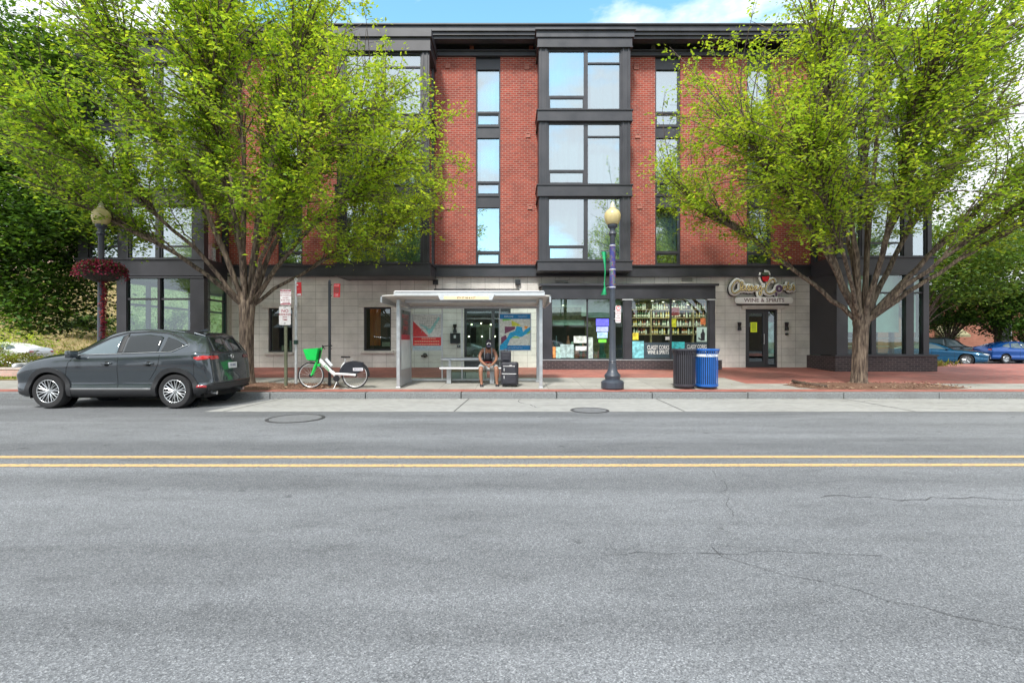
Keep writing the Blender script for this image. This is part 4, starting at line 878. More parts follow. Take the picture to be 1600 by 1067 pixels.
def street_tree(label, base, fork_h, r0, limbs, sampler, n2, twigs, per, size, mats, probs, seed, cat='tree', group=None, lean=(0,0)):
    rng = np.random.default_rng(seed); B = np.array(base, float); fork = B+np.array([lean[0], lean[1], fork_h]); tubes = []
    root = thing('street_tree', label, cat, tuple(B), group=group)
    # trunk with a flared foot and lumps
    zz = np.array([-.1, .03, .12, .38, 1.0, 1.6, fork_h-.25, fork_h+.15]); rr = np.array([1.4, 1.25, 1.10, 1.0, .97, .97, 1.08, .9])*r0
    vs = []; n = 22
    for z_, r_ in zip(zz, rr):
        f_ = min(max(z_/fork_h, 0), 1)
        for k in range(n):
            a = 2*math.pi*k/n; q = r_*(1+.06*math.sin(5*a+z_*1.3)+.035*math.sin(11*a+2*z_)+(.10*math.sin(4*a+1) if z_ < .2 else 0))
            vs.append((lean[0]*f_+q*math.cos(a), lean[1]*f_+q*math.sin(a), z_))
    mb = MB(); fs = []
    for i in range(len(zz)-1):
        for k in range(n): fs.append((i*n+k, i*n+(k+1) % n, (i+1)*n+(k+1) % n, (i+1)*n+k))
    fs.append(tuple(range((len(zz)-1)*n, len(zz)*n))); mb.add(vs, fs); tr = mb.build('trunk', M['bark'], root, smooth=True)
    LP = []   # limb point clouds
    for (dx, dy, dz, rf, bend) in limbs:
        tip = B+np.array([dx, dy, dz]); c = fork+(tip-fork)*np.array([bend, bend, .62]); st = fork+np.array([dx, dy, 0])/max(1e-6, math.hypot(dx, dy)+.3)*r0*.45-np.array([0,0,.25])
        m_ = 22; p_ = bez(st, c, tip, m_); p_[2:] += np.cumsum(rng.normal(0, .025, (m_-2, 3)), 0)
        rad = r0*rf*.74*(1-np.linspace(0, 1, m_))**.95+.012; tubes.append((p_-B, rad, 10)); LP.append((p_, rad))
    allp = np.concatenate([p for p, r in LP]); alli = np.concatenate([[i]*len(p) for i, (p, r) in enumerate(LP)]); allk = np.concatenate([np.arange(len(p)) for p, r in LP]); allr = np.concatenate([r for p, r in LP])
    leaves = []; tint = []; tw = []
    for _ in range(n2):
        S = sampler(rng)
        if S is None: continue
        S = np.array(S); dist = np.linalg.norm(S-fork); d_f = np.linalg.norm(allp-fork, axis=1); d_s = np.linalg.norm(allp-S, axis=1)
        score = d_s + 2.0*np.maximum(0, d_f-.62*dist) + .6*np.maximum(0, .3*dist-d_f); k = int(np.argmin(score+rng.normal(0, .25, len(score))))
        p0 = allp[k]; i = alli[k]; kk = allk[k]; pts = LP[i][0]; tan = pts[min(kk+1, len(pts)-1)]-pts[max(kk-1, 0)]; tan = tan/(np.linalg.norm(tan)+1e-9)
        ln = np.linalg.norm(S-p0); c = p0+tan*ln*.45+np.array([0,0,.06*ln]); pp = bez(p0, c, S, 9); pp[1:-1] += rng.normal(0, .02, (7, 3))
        r_ = min(allr[k]*.75, .008+.0068*ln); rad = r_*(1-np.linspace(0, 1, 9)*.8); tubes.append((pp-B, rad, 5))
        base_t = rng.random()
        for q in range(twigs):
            t_ = rng.uniform(.28, 1); a = pp[int(t_*8)]; tg = pp[min(int(t_*8)+1, 8)]-pp[max(int(t_*8)-1, 0)]; tg = tg/(np.linalg.norm(tg)+1e-9)
            d = tg*.75+rng.normal(0, .42, 3)+np.array([0,0,.03]); d /= np.linalg.norm(d); l = rng.uniform(.45, 1.0)*(1.0 if ln > 1.2 else .75); e = a+d*l+np.array([0,0,-.10*l])
            tp_ = bez(a, a+d*l*.5, e, 4); tw.append((tp_-B, [.006,.005,.004,.0025], 3))
            m_ = rng.poisson(per); f_ = rng.uniform(.15, 1.08, m_)[:, None]; pt = a+(e-a)*f_+rng.normal(0, .065, (m_, 3)); leaves.append(pt)
            pr = probs(e, base_t); tint.append(rng.choice(len(mats), m_, p=pr))
    o = bpy.data.objects.new('limbs', tubes_mesh('limbs', tubes, M['bark'])); COL.objects.link(o); o.parent = root
    o = bpy.data.objects.new('twigs', tubes_mesh('twigs', tw, M['twig'])); COL.objects.link(o); o.parent = root
    Lf = np.concatenate(leaves)-B; me = leaf_mesh('crown', Lf, size, mats, np.concatenate(tint), rng); o = bpy.data.objects.new('crown', me); COL.objects.link(o); o.parent = root
    return root
M['twig'] = pm('twig_bark', (.075,.055,.045), .9)
def px_of(p): return CX+p[0]*F/p[1], HY-(p[2]-CH)*F/p[1]
def make_sampler(cx_, cy_, zc, rx, ry, rz_up, rz_dn, poly, hollow=.35, ymax=18.6, ymin=8.2):
    def f(rng):
        for _ in range(400):
            v = rng.normal(0, 1, 3); v /= np.linalg.norm(v); r = rng.uniform(hollow**3, 1)**(1/3)
            p = np.array([cx_+v[0]*r*rx, cy_+v[1]*r*ry, zc+v[2]*r*(rz_up if v[2] > 0 else rz_dn)])
            if not (ymin < p[1] < ymax): continue
            if p[1] > 17.2 and p[0] < -10.7 : continue
            X, Y = px_of(p)
            if X < 330 and Y > 285 and p[1] < 13.6 and p[0] < 0: continue
            if inpoly(X, Y, poly): return p
        return None
    return f
bx, by = -7.28, 13.5
polyL = [(-400,-900),(470,-900),(545,-60),(585,45),(655,70),(690,115),(722,160),(735,230),(735,285),(700,320),(665,370),(640,405),(560,405),(500,385),(455,350),(400,345),(330,325),(250,375),(180,385),(60,320),(-150,300)]
samL = make_sampler(bx+.1, by, 7.0, 6.6, 4.9, 6.2, 3.9, polyL)
limbsL = [(-5.9,-.6,5.6,.42,.42),(-4.7,1.6,8.2,.46,.36),(-3.4,-2.0,9.2,.45,.34),(-1.9,.6,10.8,.5,.28),(-.4,-1.2,11.2,.48,.2),(1.0,1.4,11.0,.5,.25),(2.5,-1.2,9.6,.46,.32),(3.9,1.0,8.4,.44,.36),(5.2,-.3,6.6,.42,.40),(4.4,1.8,4.9,.30,.5),(-.6,3.0,9.0,.4,.3),(.6,-3.4,8.4,.4,.35),(-3.8,-3.2,6.4,.36,.42),(3.4,-2.6,6.4,.36,.45),(-2.6,2.8,6.8,.35,.42)]
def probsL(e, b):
    # sunlit look put into the leaf tints: yellower to the right, deeper green left
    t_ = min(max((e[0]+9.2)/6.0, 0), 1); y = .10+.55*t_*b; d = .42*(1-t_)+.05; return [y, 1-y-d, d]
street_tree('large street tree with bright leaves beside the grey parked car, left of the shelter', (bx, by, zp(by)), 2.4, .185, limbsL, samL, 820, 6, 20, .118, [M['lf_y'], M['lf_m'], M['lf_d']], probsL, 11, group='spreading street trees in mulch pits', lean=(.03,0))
rx_, ry_ = 9.68, 13.75
polyR = [(1190,-900),(1170,-20),(1110,50),(1050,70),(1012,100),(1012,180),(1010,260),(1045,330),(1085,365),(1180,385),(1270,370),(1290,340),(1400,320),(1470,330),(1560,350),(1700,330),(2000,300),(2000,-900)]
samR = make_sampler(rx_+.6, ry_, 6.9, 6.9, 4.9, 6.0, 4.0, polyR)
limbsR = [(-5.6,.4,5.6,.40,.42),(-4.8,-1.6,7.0,.42,.40),(-3.6,1.4,8.6,.44,.34),(-2.2,-1.4,9.8,.44,.32),(-.9,1.0,10.9,.46,.22),(.5,-.8,11.2,.46,.2),(1.9,1.4,10.6,.46,.26),(3.4,-.8,9.8,.5,.36),(4.9,1.0,8.4,.5,.42),(6.2,-.6,7.0,.5,.46),(6.6,.6,5.2,.40,.52),(4.4,-2.8,5.8,.36,.46),(.4,3.2,8.6,.4,.3),(-.4,-3.4,8.2,.38,.35),(-3.4,-2.8,6.0,.34,.42)]
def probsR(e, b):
    t_ = min(max((12.5-e[0])/6.5, 0), 1); y = .12+.55*t_*b; d = .32*(1-t_)+.04; return [y, 1-y-d, d]  # leaf tints carry the sunlit look: yellower to the left, deeper green right
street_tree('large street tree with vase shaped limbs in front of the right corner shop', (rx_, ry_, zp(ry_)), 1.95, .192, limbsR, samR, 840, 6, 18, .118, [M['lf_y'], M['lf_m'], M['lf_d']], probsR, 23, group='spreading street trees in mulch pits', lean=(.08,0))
# ------------------------------------------------------------------ bushy trees and shrubs
def bushy(name, label, cat, base, h0, h1, rad, nclump, per, size, mats, pr, seed, trunk=.15, ry=None, group=None, squash=1.0, clump=.55, trunk_to=.5, pw=2):
    rng = np.random.default_rng(seed); root = thing(name, label, cat, base, group=group)
    ry = ry or rad; zc = (h0+h1)/2; rz = (h1-h0)/2; C_ = []
    for _ in range(nclump):
        v = rng.normal(0, 1, 3); v /= (np.abs(v)**pw).sum()**(1/pw); r = rng.uniform(.12, 1)**(1/3)
        r *= 1+.16*math.sin(v[0]*5+seed)+.14*math.sin(v[2]*7+seed*2)
        C_.append([v[0]*r*rad, v[1]*r*ry, zc+v[2]*r*rz*squash])
    C_ = np.array(C_); pts = np.repeat(C_, per, 0); pts = pts+rng.normal(0, clump, pts.shape)*np.array([1, 1, .5])
    ti = np.repeat(rng.random(nclump), per); t2 = (ti+rng.normal(0, .18, len(ti))); cum = np.cumsum(pr); idx = np.clip(np.searchsorted(cum, np.clip(t2, 0, .999)), 0, len(mats)-1)
    keep = pts[:, 2] > h0-.2*rz; pts = pts[keep]; idx = idx[keep]
    me = leaf_mesh('crown' if trunk else 'foliage', pts, size, mats, idx, rng); o = bpy.data.objects.new('crown' if trunk else 'foliage', me); COL.objects.link(o); o.parent = root
    tubes = []
    if trunk:
        tubes.append((np.array([[0,0,-.1],[.02,0,h0*.6],[0,.03,zc]]), [trunk*1.2, trunk, trunk*.5], 9))
    for c in C_[::max(1, nclump//40)]:
        s = np.array([0, 0, h0*trunk_to if trunk else .02]); tubes.append((bez(s, np.array([c[0]*.3, c[1]*.3, s[2]+(c[2]-s[2])*.6]), c, 6), np.linspace(max(trunk*.35, .012), .008, 6), 5))
    o = bpy.data.objects.new('trunk' if trunk else 'stems', tubes_mesh('trunk', tubes, M['bark'])); COL.objects.link(o); o.parent = root
    return root
D3 = [M['lf_dd'], M['mp_a'], M['mp_b']]
bushy('maple_tree', 'dark green leafy tree hanging in from the left edge behind the hanging basket', 'tree', (-20.6, 18.3, .1), 2.35, 12.5, 6.0, 3300, 58, .19, D3, [.35,.45,.20], 5, trunk=.25, ry=2.2, clump=.45, pw=5)
O3 = [M['bg_a'], M['bg_b'], M['bg_c']]
bushy('linden_tree', 'broad olive green tree behind the corner shop above the parked blue cars', 'tree', (27.2, 33, -.12), 4.0, 9.4, 6.2, 420, 60, .26, O3, [.45,.38,.17], 6, trunk=.2, ry=4, clump=.6)
bushy('linden_tree', 'tall pale green tree at the right edge, rising behind the parked hatchback', 'tree', (35.5, 36, -.12), 3.6, 10.2, 5.0, 320, 60, .28, O3, [.4,.4,.2], 16, trunk=.22, ry=3, clump=.6)
bushy('maple_tree', 'small dark round tree in front of the brown brick building, above the bright blue hatchback', 'tree', (33.2, 37.5, -.12), 2.0, 5.3, 2.1, 170, 60, .2, D3, [.45,.4,.15], 8, trunk=.12, clump=.35)
bushy('maple_tree', 'dark shrubby tree at the far right behind the bright blue hatchback', 'tree', (36.2, 34.5, -.12), 1.6, 5.6, 2.4, 160, 60, .22, D3, [.4,.4,.2], 9, trunk=.12, clump=.4)
Y3 = [M['lf_y'], M['lf_o'], M['lf_m']]
bushy('shrub', 'bright yellow green bush at the left edge above the white car', 'shrub', (-28.4, 27.9, -.1), .3, 2.75, 1.6, 90, 60, .13, Y3, [.5,.3,.2], 10, trunk=0, clump=.25)
bushy('shrub', 'round dark shrub halfway up the straw slope left of the lamp post', 'shrub', (-32.6, 38, 2.1), .0, 1.25, 1.5, 90, 60, .14, D3, [.6,.35,.05], 12, trunk=0, clump=.2)
bushy('shrub', 'leafy green bush growing outside, seen through the corner shopfront glass behind the grey car', 'shrub', (-20.4, 26.9, -.1), 0, 3.3, 1.3, 80, 55, .12, [M['lf_m'], M['lf_o'], M['lf_d']], [.4,.35,.25], 13, trunk=0, clump=.25)
bushy('conifer_tree', 'narrow blue green young conifer, seen through the middle of the corner shopfront glass', 'tree', (-19.6, 28.6, -.1), .2, 3.6, .8, 70, 60, .12, D3, [.7,.3,0], 14, trunk=.06, clump=.18)
# hedge on the low wall at the left: one clipped planting
def hedge(label, x0, x1, y0, y1, z0, z1, n, mats, pr, seed, size=.09):
    rng = np.random.default_rng(seed); root = thing('hedge', label, 'hedge', ((x0+x1)/2, (y0+y1)/2, z0)); B = np.array(root.location)
    x = rng.uniform(x0, x1, n); y = rng.uniform(y0, y1, n); top = z1+.10*np.sin(x*2.1)+.07*np.sin(x*5.3+y*3); z = z0+(top-z0)*rng.random(n)**.6
    idx = np.searchsorted(np.cumsum(pr), np.clip(.5+.35*np.sin(x*3.1+y)+rng.normal(0, .25, n), 0, .999)); idx = np.clip(idx, 0, len(mats)-1)
    me = leaf_mesh('foliage', np.stack([x, y, z], 1)-B, size, mats, idx, rng); o = bpy.data.objects.new('foliage', me); COL.objects.link(o); o.parent = root
    tb = [(np.array([[a-B[0], b-B[1], 0], [a-B[0]+rng.normal(0,.1), b-B[1], z1-z0-.1]]), [.012, .006], 4) for a, b in zip(rng.uniform(x0, x1, 40), rng.uniform(y0, y1, 40))]
    o = bpy.data.objects.new('stems', tubes_mesh('stems', tb, M['twig'])); COL.objects.link(o); o.parent = root
hedge('loose pale green hedge on the low brick wall left of the grey car', -27, -13.6, 15.85, 17.1, .45, .98, 16000, [M['lf_o'], M['straw_leaf'], M['lf_m']], [.4,.35,.25], 21)
wl = thing('low_brick_wall', 'low pale pink brick retaining wall under the hedge at the left edge', 'wall', (-20, 15.6, .2))
q = MB(); q.box(-9, 6.55, 0, .25, -.05, .29); q.build('wall_body', brickmat('pale_wall_brick', (.62,.43,.38), (.52,.34,.30), (.45,.4,.36), .4, .13, .01), wl)
q = MB(); q.box(-9.02, 6.6, -.03, .28, .29, .34); q.build('coping', pm('coping', (.55,.48,.44), .8), wl)
q = MB(); q.box(-9, 6.5, .25, 1.6, -.3, .26); q.build('planting_bed', M['soil'], wl)
# tufts of grass by the corner plinth and on the slope
def tufts(name, label, n, fx_, mats, size):
    rng = np.random.default_rng(3); P = np.array([fx_(rng) for _ in range(n)]); me = leaf_mesh(name, P, size, mats, rng.choice(len(mats), n), rng, flat=.9, droop=-1.3, asp=.18)
    o = bpy.data.objects.new(name, me); COL.objects.link(o); tag(o, label, 'grass', kind='stuff')
tufts('grass', 'patch of yellow green weeds beside the right corner of the dark brick plinth', 1500, lambda r: (16.4+r.normal(0,.7)+.0, 20.9+r.uniform(-1.2,1.6), zp(19.6)-.05+r.uniform(0,.06)), [M['lf_o'], M['straw_leaf']], .28)
def slope(r):
    x = r.uniform(-60, -18); y = 31.2+r.random()**1.5*26; return (x, y, -.15+max(0, (y-31.5))*.34+.5*math.sin(x*.3+y*.2)*min(1, max(0,(y-31)/4)))
tufts('hill_grass', 'dry straw grass covering the slope at the left', 26000, slope, [M['straw_leaf'], M['straw_leaf'], M['lf_o']], .3)
tufts('verge_grass', 'short green grass in the narrow verge before the low brick wall', 5000, lambda r: (r.uniform(-27,-13.1), r.uniform(14.8,15.55), zp(15.2)+.0), [M['lf_o'], M['lf_m']], .08)
tufts('edge_leaves', 'fallen seeds and leaf litter lying along the kerb and pavement', 700, lambda r: ((lambda x, y: (x, y, (zp(y)+.003 if y > 12.3 else zr(y)+.01)))(r.uniform(-12, 16), r.choice([r.normal(13.2,.5), r.normal(11.95,.1)]))), [M['straw_leaf'], M['lf_o']], .035)
# ================================================================== SHOP SIGN
def ribbon(mb, pts, r, y, fl=.25, n=8):
    """flattened tube in the XZ plane at depth y"""
    P = [Vector(p) for p in pts]; Q = []
    for i in range(len(P)-1):                      # Catmull-Rom smoothing
        p0 = P[max(i-1, 0)]; p1 = P[i]; p2 = P[i+1]; p3 = P[min(i+2, len(P)-1)]
        for k in range(4):
            t_ = k/4; Q.append(.5*((2*p1)+(-p0+p2)*t_+(2*p0-5*p1+4*p2-p3)*t_*t_+(-p0+3*p1-3*p2+p3)*t_**3))
    Q.append(P[-1]); t0 = MB(); t0.tube([(q[0], 0, q[1]) for q in Q], r, n)
    mb.add([(v[0], y+v[1]*fl, v[2]) for v in t0.v], t0.f)
YG = YF-.16; sgn = thing('shop_sign', 'white outlined cursive wine shop sign with a red wine glass over its door', 'sign', (0, YG, 0))
def gp(mb, name, m, **k): o = mb.build(name, m, **k); o.parent = sgn; o.matrix_parent_inverse = Matrix.Translation((0, -YG, 0)); return o
def c2(p): return (xw(1130+p[0]/13.33, YG), zw(410+p[1]/13.33, YG))
STR = {'gold': [
 [(335,440),(315,395),(265,400),(200,470),(168,560),(190,640),(245,655),(310,620),(360,570),(400,470),(385,420),(362,440),(350,540),(370,600),(395,585)],
 [(455,510),(415,505),(388,560),(410,595),(440,555),(455,510),(450,580),(470,595),(500,560),(515,500),(535,560),(510,600),(550,590),(575,500),(600,560),(570,600),(610,590),(640,540),(655,500),(672,560),(640,600)],
 [(690,500),(680,560),(705,590),(745,550),(770,500),(785,590),(775,680),(745,690),(740,640),(790,590),(850,540)],
 [(1068,440),(1050,375),(995,375),(915,460),(872,570),(890,640),(960,670),(1040,640),(1095,590)],
 [(1235,590),(1250,495),(1265,540),(1300,500)], [(1305,600),(1330,500),(1350,425)], [(1315,555),(1385,505)], [(1335,550),(1370,590),(1400,590),(1435,540),(1450,480),(1475,550),(1440,600),(1490,560)]],
 'ring': [[(1150+48*math.cos(a), 560+52*math.sin(a)) for a in np.linspace(0, 6.5, 12)], [(1090,640),(1095,690),(1075,705)]]}
q = MB()
for g in STR['gold']+STR['ring']: ribbon(q, [c2(p) for p in g], .105, YG+.02, .45)
ribbon(q, [c2(p) for p in [(790,230),(770,330),(820,430),(870,480),(930,420),(965,330),(940,220),(860,205)]], .07, YG+.03, .45); gp(q, 'white_outline', [pm('sign_white', (.82,.82,.80), .4, var=.03)], smooth=True)
q = MB()
for g in STR['gold']+STR['ring']: ribbon(q, [(c2(p)[0]-.02, c2(p)[1]-.022) for p in g], .108, YG+.08, .25)
ribbon(q, [(xw(1152,YG), zw(471.3,YG)), (xw(1234,YG), zw(471.3,YG))], .16, YG+.06, .2); gp(q, 'return_shadow', M['black'], smooth=True)  # offset black copy shapes a shadow behind the letters; the bar backs the plate
q = MB()
for g in STR['gold']: ribbon(q, [c2(p) for p in g], .034, YG-.035, .3)
ribbon(q, [c2(p) for p in [(800,220),(785,330),(830,425),(910,425),(950,330),(930,220)]], .02, YG-.01, .4); gp(q, 'black_strokes', M['black'], smooth=True)
q = MB()
for g in STR['gold']: ribbon(q, [c2(p) for p in g], .018, YG-.045, .3)
gp(q, 'gold_strokes', pm('sign_gold', (.78,.62,.30), .4), smooth=True)
q = MB()
for g in STR['ring']: ribbon(q, [c2(p) for p in g], .045, YG-.045, .3)
gp(q, 'grape_letter', pm('sign_grape', (.12,.06,.14), .4), smooth=True)
q = MB(); q.prism([c2(p) for p in [(800,315),(940,300),(945,340),(915,415),(835,415),(800,350)]], YG-.05, YG-.02); gp(q, 'red_wine', pm('wine_red', (.55,.015,.03), .2))
q = MB(); q.prism([c2(p) for p in [(810,225),(930,225),(938,290),(805,305)]], YG-.04, YG-.02); ribbon(q, [c2(p) for p in [(870,420),(868,520),(860,600)]], .02, YG-.04, .4); gp(q, 'glass_bowl', pm('bowl_green', (.10,.14,.10), .2))
q = MB(); a, b, z_ = xw(1152.5,YG), xw(1233,YG), zw(470.5,YG); pl = []
for k in range(9): an = math.pi/2+math.pi*k/8; pl.append((a+.125*math.cos(an), z_+.125*math.sin(an)))
for k in range(9): an = -math.pi/2+math.pi*k/8; pl.append((b+.125*math.cos(an), z_+.125*math.sin(an)))
q.prism(pl, YG-.06, YG-.0); gp(q, 'name_plate', [pm('plate_white', (.80,.78,.78), .4, var=.03)])
q = MB(); put_text(q, 'WINE & SPIRITS', .20, (a+b)/2, YG-.064, z_, sx=1.13, bold=.01); gp(q, 'plate_lettering', pm('plate_ink', (.10,.03,.05), .5))
# ================================================================== STREET LAMPS
M['lamp_post'] = pm('blue_black_enamel', (.045,.055,.075), .38, var=.15, scale=6, dirt=(.08,.085,.09)); M['globe'] = pm('amber_globe', (.60,.50,.25), .25, var=.12, scale=4, coat=.3)
def lamp(x, y, label):
    t_ = thing('street_lamp', label, 'street lamp', (x, y, zp(y)), group='globe street lamps')
    q = MB(); q.lathe([(.28,0),(.295,.02),(.295,.17),(.27,.20),(.23,.22),(.19,.24),(.20,.29),(.215,.34),(.20,.37),(.15,.42),(.12,.50),(.105,.58),(.10,.66)], n=16); q.build('base', M['lamp_post'], t_, smooth=True, auto=35)
    q = MB(); q.lathe([(.10,.66),(.092,.68),(.105,.70),(.088,.73),(.083,1.2),(.072,2.6),(.066,3.95),(.075,3.97),(.066,3.99)], n=20); q.build('pole', M['lamp_post'], t_, smooth=True, auto=30)
    q = MB(); q.lathe([(.07,3.98),(.11,4.02),(.095,4.06),(.07,4.10),(.075,4.16),(.12,4.20),(.13,4.24),(.125,4.27)], n=20); q.build('collar', M['lamp_post'], t_, smooth=True, auto=35)
    q = MB(); q.lathe([(.12,4.265),(.165,4.30),(.205,4.42),(.212,4.50),(.20,4.57),(.15,4.64),(.09,4.67),(.085,4.69)], n=28); q.build('globe', M['globe'], t_, smooth=True)
    q = MB(); q.lathe([(.088,4.69),(.085,4.71),(.05,4.73),(.06,4.77),(.045,4.81),(.02,4.85),(.001,4.87)], n=16); q.build('finial', pm('finial_cream', (.6,.55,.42), .4), t_, smooth=True)
    return t_
LX, LY = xw(957, 12.84), 12.84; lamp(LX, LY, 'globe street lamp with colourful painted pole standing right of the bus shelter')
lamp(xw(158, 12.84), 12.84, 'globe street lamp behind the grey car carrying a hanging flower basket')
w_ = thing('pole_wrap', 'colourful painted cloth wrapped round the upper pole of the centre street lamp', 'pole wrap', (LX, LY, zp(LY)))
q = MB(); q.lathe([(.078,2.60),(.079,2.9),(.077,3.2),(.075,3.75)], n=20)
m, t, p = newmat('painted_cloth'); geo = N(t, 'ShaderNodeNewGeometry'); nz = N(t, 'ShaderNodeTexNoise'); nz.inputs['Scale'].default_value = 6; nz.inputs['Detail'].default_value = 2; t.links.new(geo.outputs['Position'], nz.inputs['Vector'])
cr_ = N(t, 'ShaderNodeValToRGB'); cr_.color_ramp.interpolation = 'CONSTANT'; e = cr_.color_ramp.elements; e[0].color = (.04,.05,.22,1); e[1].position = .62; e[1].color = (.35,.33,.32,1)
for pos, c_ in ((.42,(.10,.05,.13)),(.46,(.03,.10,.30)),(.50,(.30,.04,.05)),(.525,(.05,.22,.12)),(.55,(.07,.08,.18))): x = e.new(pos); x.color = (*c_, 1)
t.links.new(nz.outputs[0], cr_.inputs[0]); t.links.new(cr_.outputs[0], p.inputs['Base Color']); p.inputs['Roughness'].default_value = .7
q.build('cloth', m, w_, smooth=True, auto=40)
for z_ in (2.62, 3.08, 3.70): q = MB(); q.lathe([(.082,z_),(.085,z_+.005),(.085,z_+.025),(.082,z_+.03)], n=20); q.build('strap', M['alu_l'], w_)
bn = thing('banner', 'twisted green cloth banner hanging limp from its bracket on the centre street lamp', 'banner', (LX, LY, zp(LY)))
q = MB(); vs = []; fs = []; nn = 22
for i in range(nn+1):
    t_ = i/nn; z_ = 3.56-t_*1.12; wd = .055*(1-t_*1.6) if t_ < .4 else (.018 if t_ < .8 else .018+.30*(t_-.8)); cx_ = -.225+.03*math.sin(t_*4)+(.0 if t_ < .8 else .02); a = t_*5
    for s_ in (-1, 1): vs += [(cx_+s_*wd*abs(math.cos(a*.5))*1+s_*.012, -.02+.03*math.sin(a)*s_, z_), ]
    vs += [(cx_, -.05+.02*math.cos(a), z_)]
for i in range(nn):
    a = i*3; fs += [(a, a+2, a+5, a+3), (a+2, a+1, a+4, a+5), (a+1, a, a+3, a+4)]
q.add(vs, fs); q.build('cloth', pm('banner_green', (.01,.36,.14), .6, var=.25, scale=12), bn, smooth=True)
q = MB(); q.tube([(-.30,0,3.58),(-.06,0,3.58)], .012); q.tube([(-.06,0,2.66),(-.16,0,2.62),(-.25,-.02,2.47)], .010); q.build('bracket', M['lamp_post'], bn)
def sign_plate(t_, x, z, w, h, y, bgm, name='plate', r=.03, th=.006):
    q = MB(); pl = []
    for (cx_, cz_, a0) in ((x+w/2-r, z+h/2-r, 0), (x-w/2+r, z+h/2-r, 90), (x-w/2+r, z-h/2+r, 180), (x+w/2-r, z-h/2+r, 270)):
        for k in range(4): a = R(a0+30*k); pl.append((cx_+r*math.cos(a), cz_+r*math.sin(a)))
    q.prism(pl, y, y+th); return q.build(name, bgm, t_)
def lines(t_, items, name, m, y):
    q = MB()
    for it in items: put_text(q, it[0], it[1], it[2], y, it[3], bold=.01, sx=it[4] if len(it) > 4 else 1)
    return q.build(name, m, t_)
M['sgn_w'] = pm('sign_face_white', (.78,.75,.76), .4, var=.05)
sg = thing('parking_sign', 'narrow white and red parking sign turned sideways on the centre street lamp', 'sign', (LX+.085, LY-.10, zp(LY)), rz=R(12))
sign_plate(sg, .045, 1.93, .15, .44, 0, M['sgn_w']); sign_plate(sg, .045, 1.93, .13, .42, .0065, M['signred'], 'back', .02, .003)
q = MB(); q.lathe([(.062,-.004),(.062,-.001)], (.045,0,2.09), 20, 'y'); q.build('red_disc', M['red'], sg); q = MB(); q.lathe([(.045,-.0055),(.045,-.0045)], (.045,0,2.09), 20, 'y'); q.build('disc_face', M['sgn_w'], sg); lines(sg, [('P',.08,.045,2.09)], 'disc_letter', M['black'], -.007)
lines(sg, [('TOW',.055,.045,2.0),('AWAY',.05,.045,1.945),('NO',.05,.045,1.885),('PARK',.05,.045,1.83),('ZONE',.05,.045,1.765)], 'lettering', M['signred'], -.003)
q = MB(); q.box(-.06,.06,.01,.05,2.0,2.02); q.box(-.06,.06,.01,.05,1.8,1.82); q.build('bracket', M['alu'], sg)
# hanging basket
HX = xw(158, 12.84); HZ = zp(12.84); hb = thing('hanging_basket', 'hanging basket of burgundy petunias clasped round the left street lamp', 'flower basket', (HX, LY, HZ))
q = MB(); q.lathe([(.08,2.78),(.20,2.80),(.34,2.88),(.43,3.0),(.46,3.10),(.10,3.12)], n=26); q.build('basket', pm('coir_liner', (.035,.028,.022), .95, var=.4, scale=30, bump=1), hb, smooth=True)
q = MB()
for k in range(14): a = 2*math.pi*k/14; q.tube([(.09*math.cos(a),.09*math.sin(a),2.77),(.36*math.cos(a),.36*math.sin(a),2.87),(.48*math.cos(a),.48*math.sin(a),3.11)], .007, 5)
q.tube([(.48*math.cos(a),.48*math.sin(a),3.11) for a in np.linspace(0, 2*math.pi, 25)], .01, 5); q.build('wire_frame', M['black'], hb)
rg = np.random.default_rng(4); n_ = 5200; a = rg.uniform(0, 2*np.pi, n_); r_ = .57*np.sqrt(rg.random(n_)); z_ = 3.13+.17*(1-(r_/.57)**2)+rg.normal(0, .03, n_)-np.where(r_ > .42, rg.random(n_)*.28*(r_-.42)/.15, 0)
me = leaf_mesh('flowers', np.stack([r_*np.cos(a), r_*np.sin(a), z_], 1), .055, [M['lf_purple'], leafmat('petal_magenta', (.30,.03,.08), .35), M['lf_dd']], rg.choice(3, n_, p=[.5,.2,.3]), rg, flat=1.2, asp=.8); o = bpy.data.objects.new('flowers', me); COL.objects.link(o); o.parent = hb
n_ = 900; z_ = 1.1+rg.random(n_)*1.75; me = leaf_mesh('trailing_vine', np.stack([.12+rg.normal(0,.035,n_), rg.normal(-.06,.03,n_), z_], 1), .06, [M['lf_purple'], leafmat('vine_red', (.28,.04,.04), .3)], rg.choice(2, n_), rg); o = bpy.data.objects.new('trailing_vine', me); COL.objects.link(o); o.parent = hb
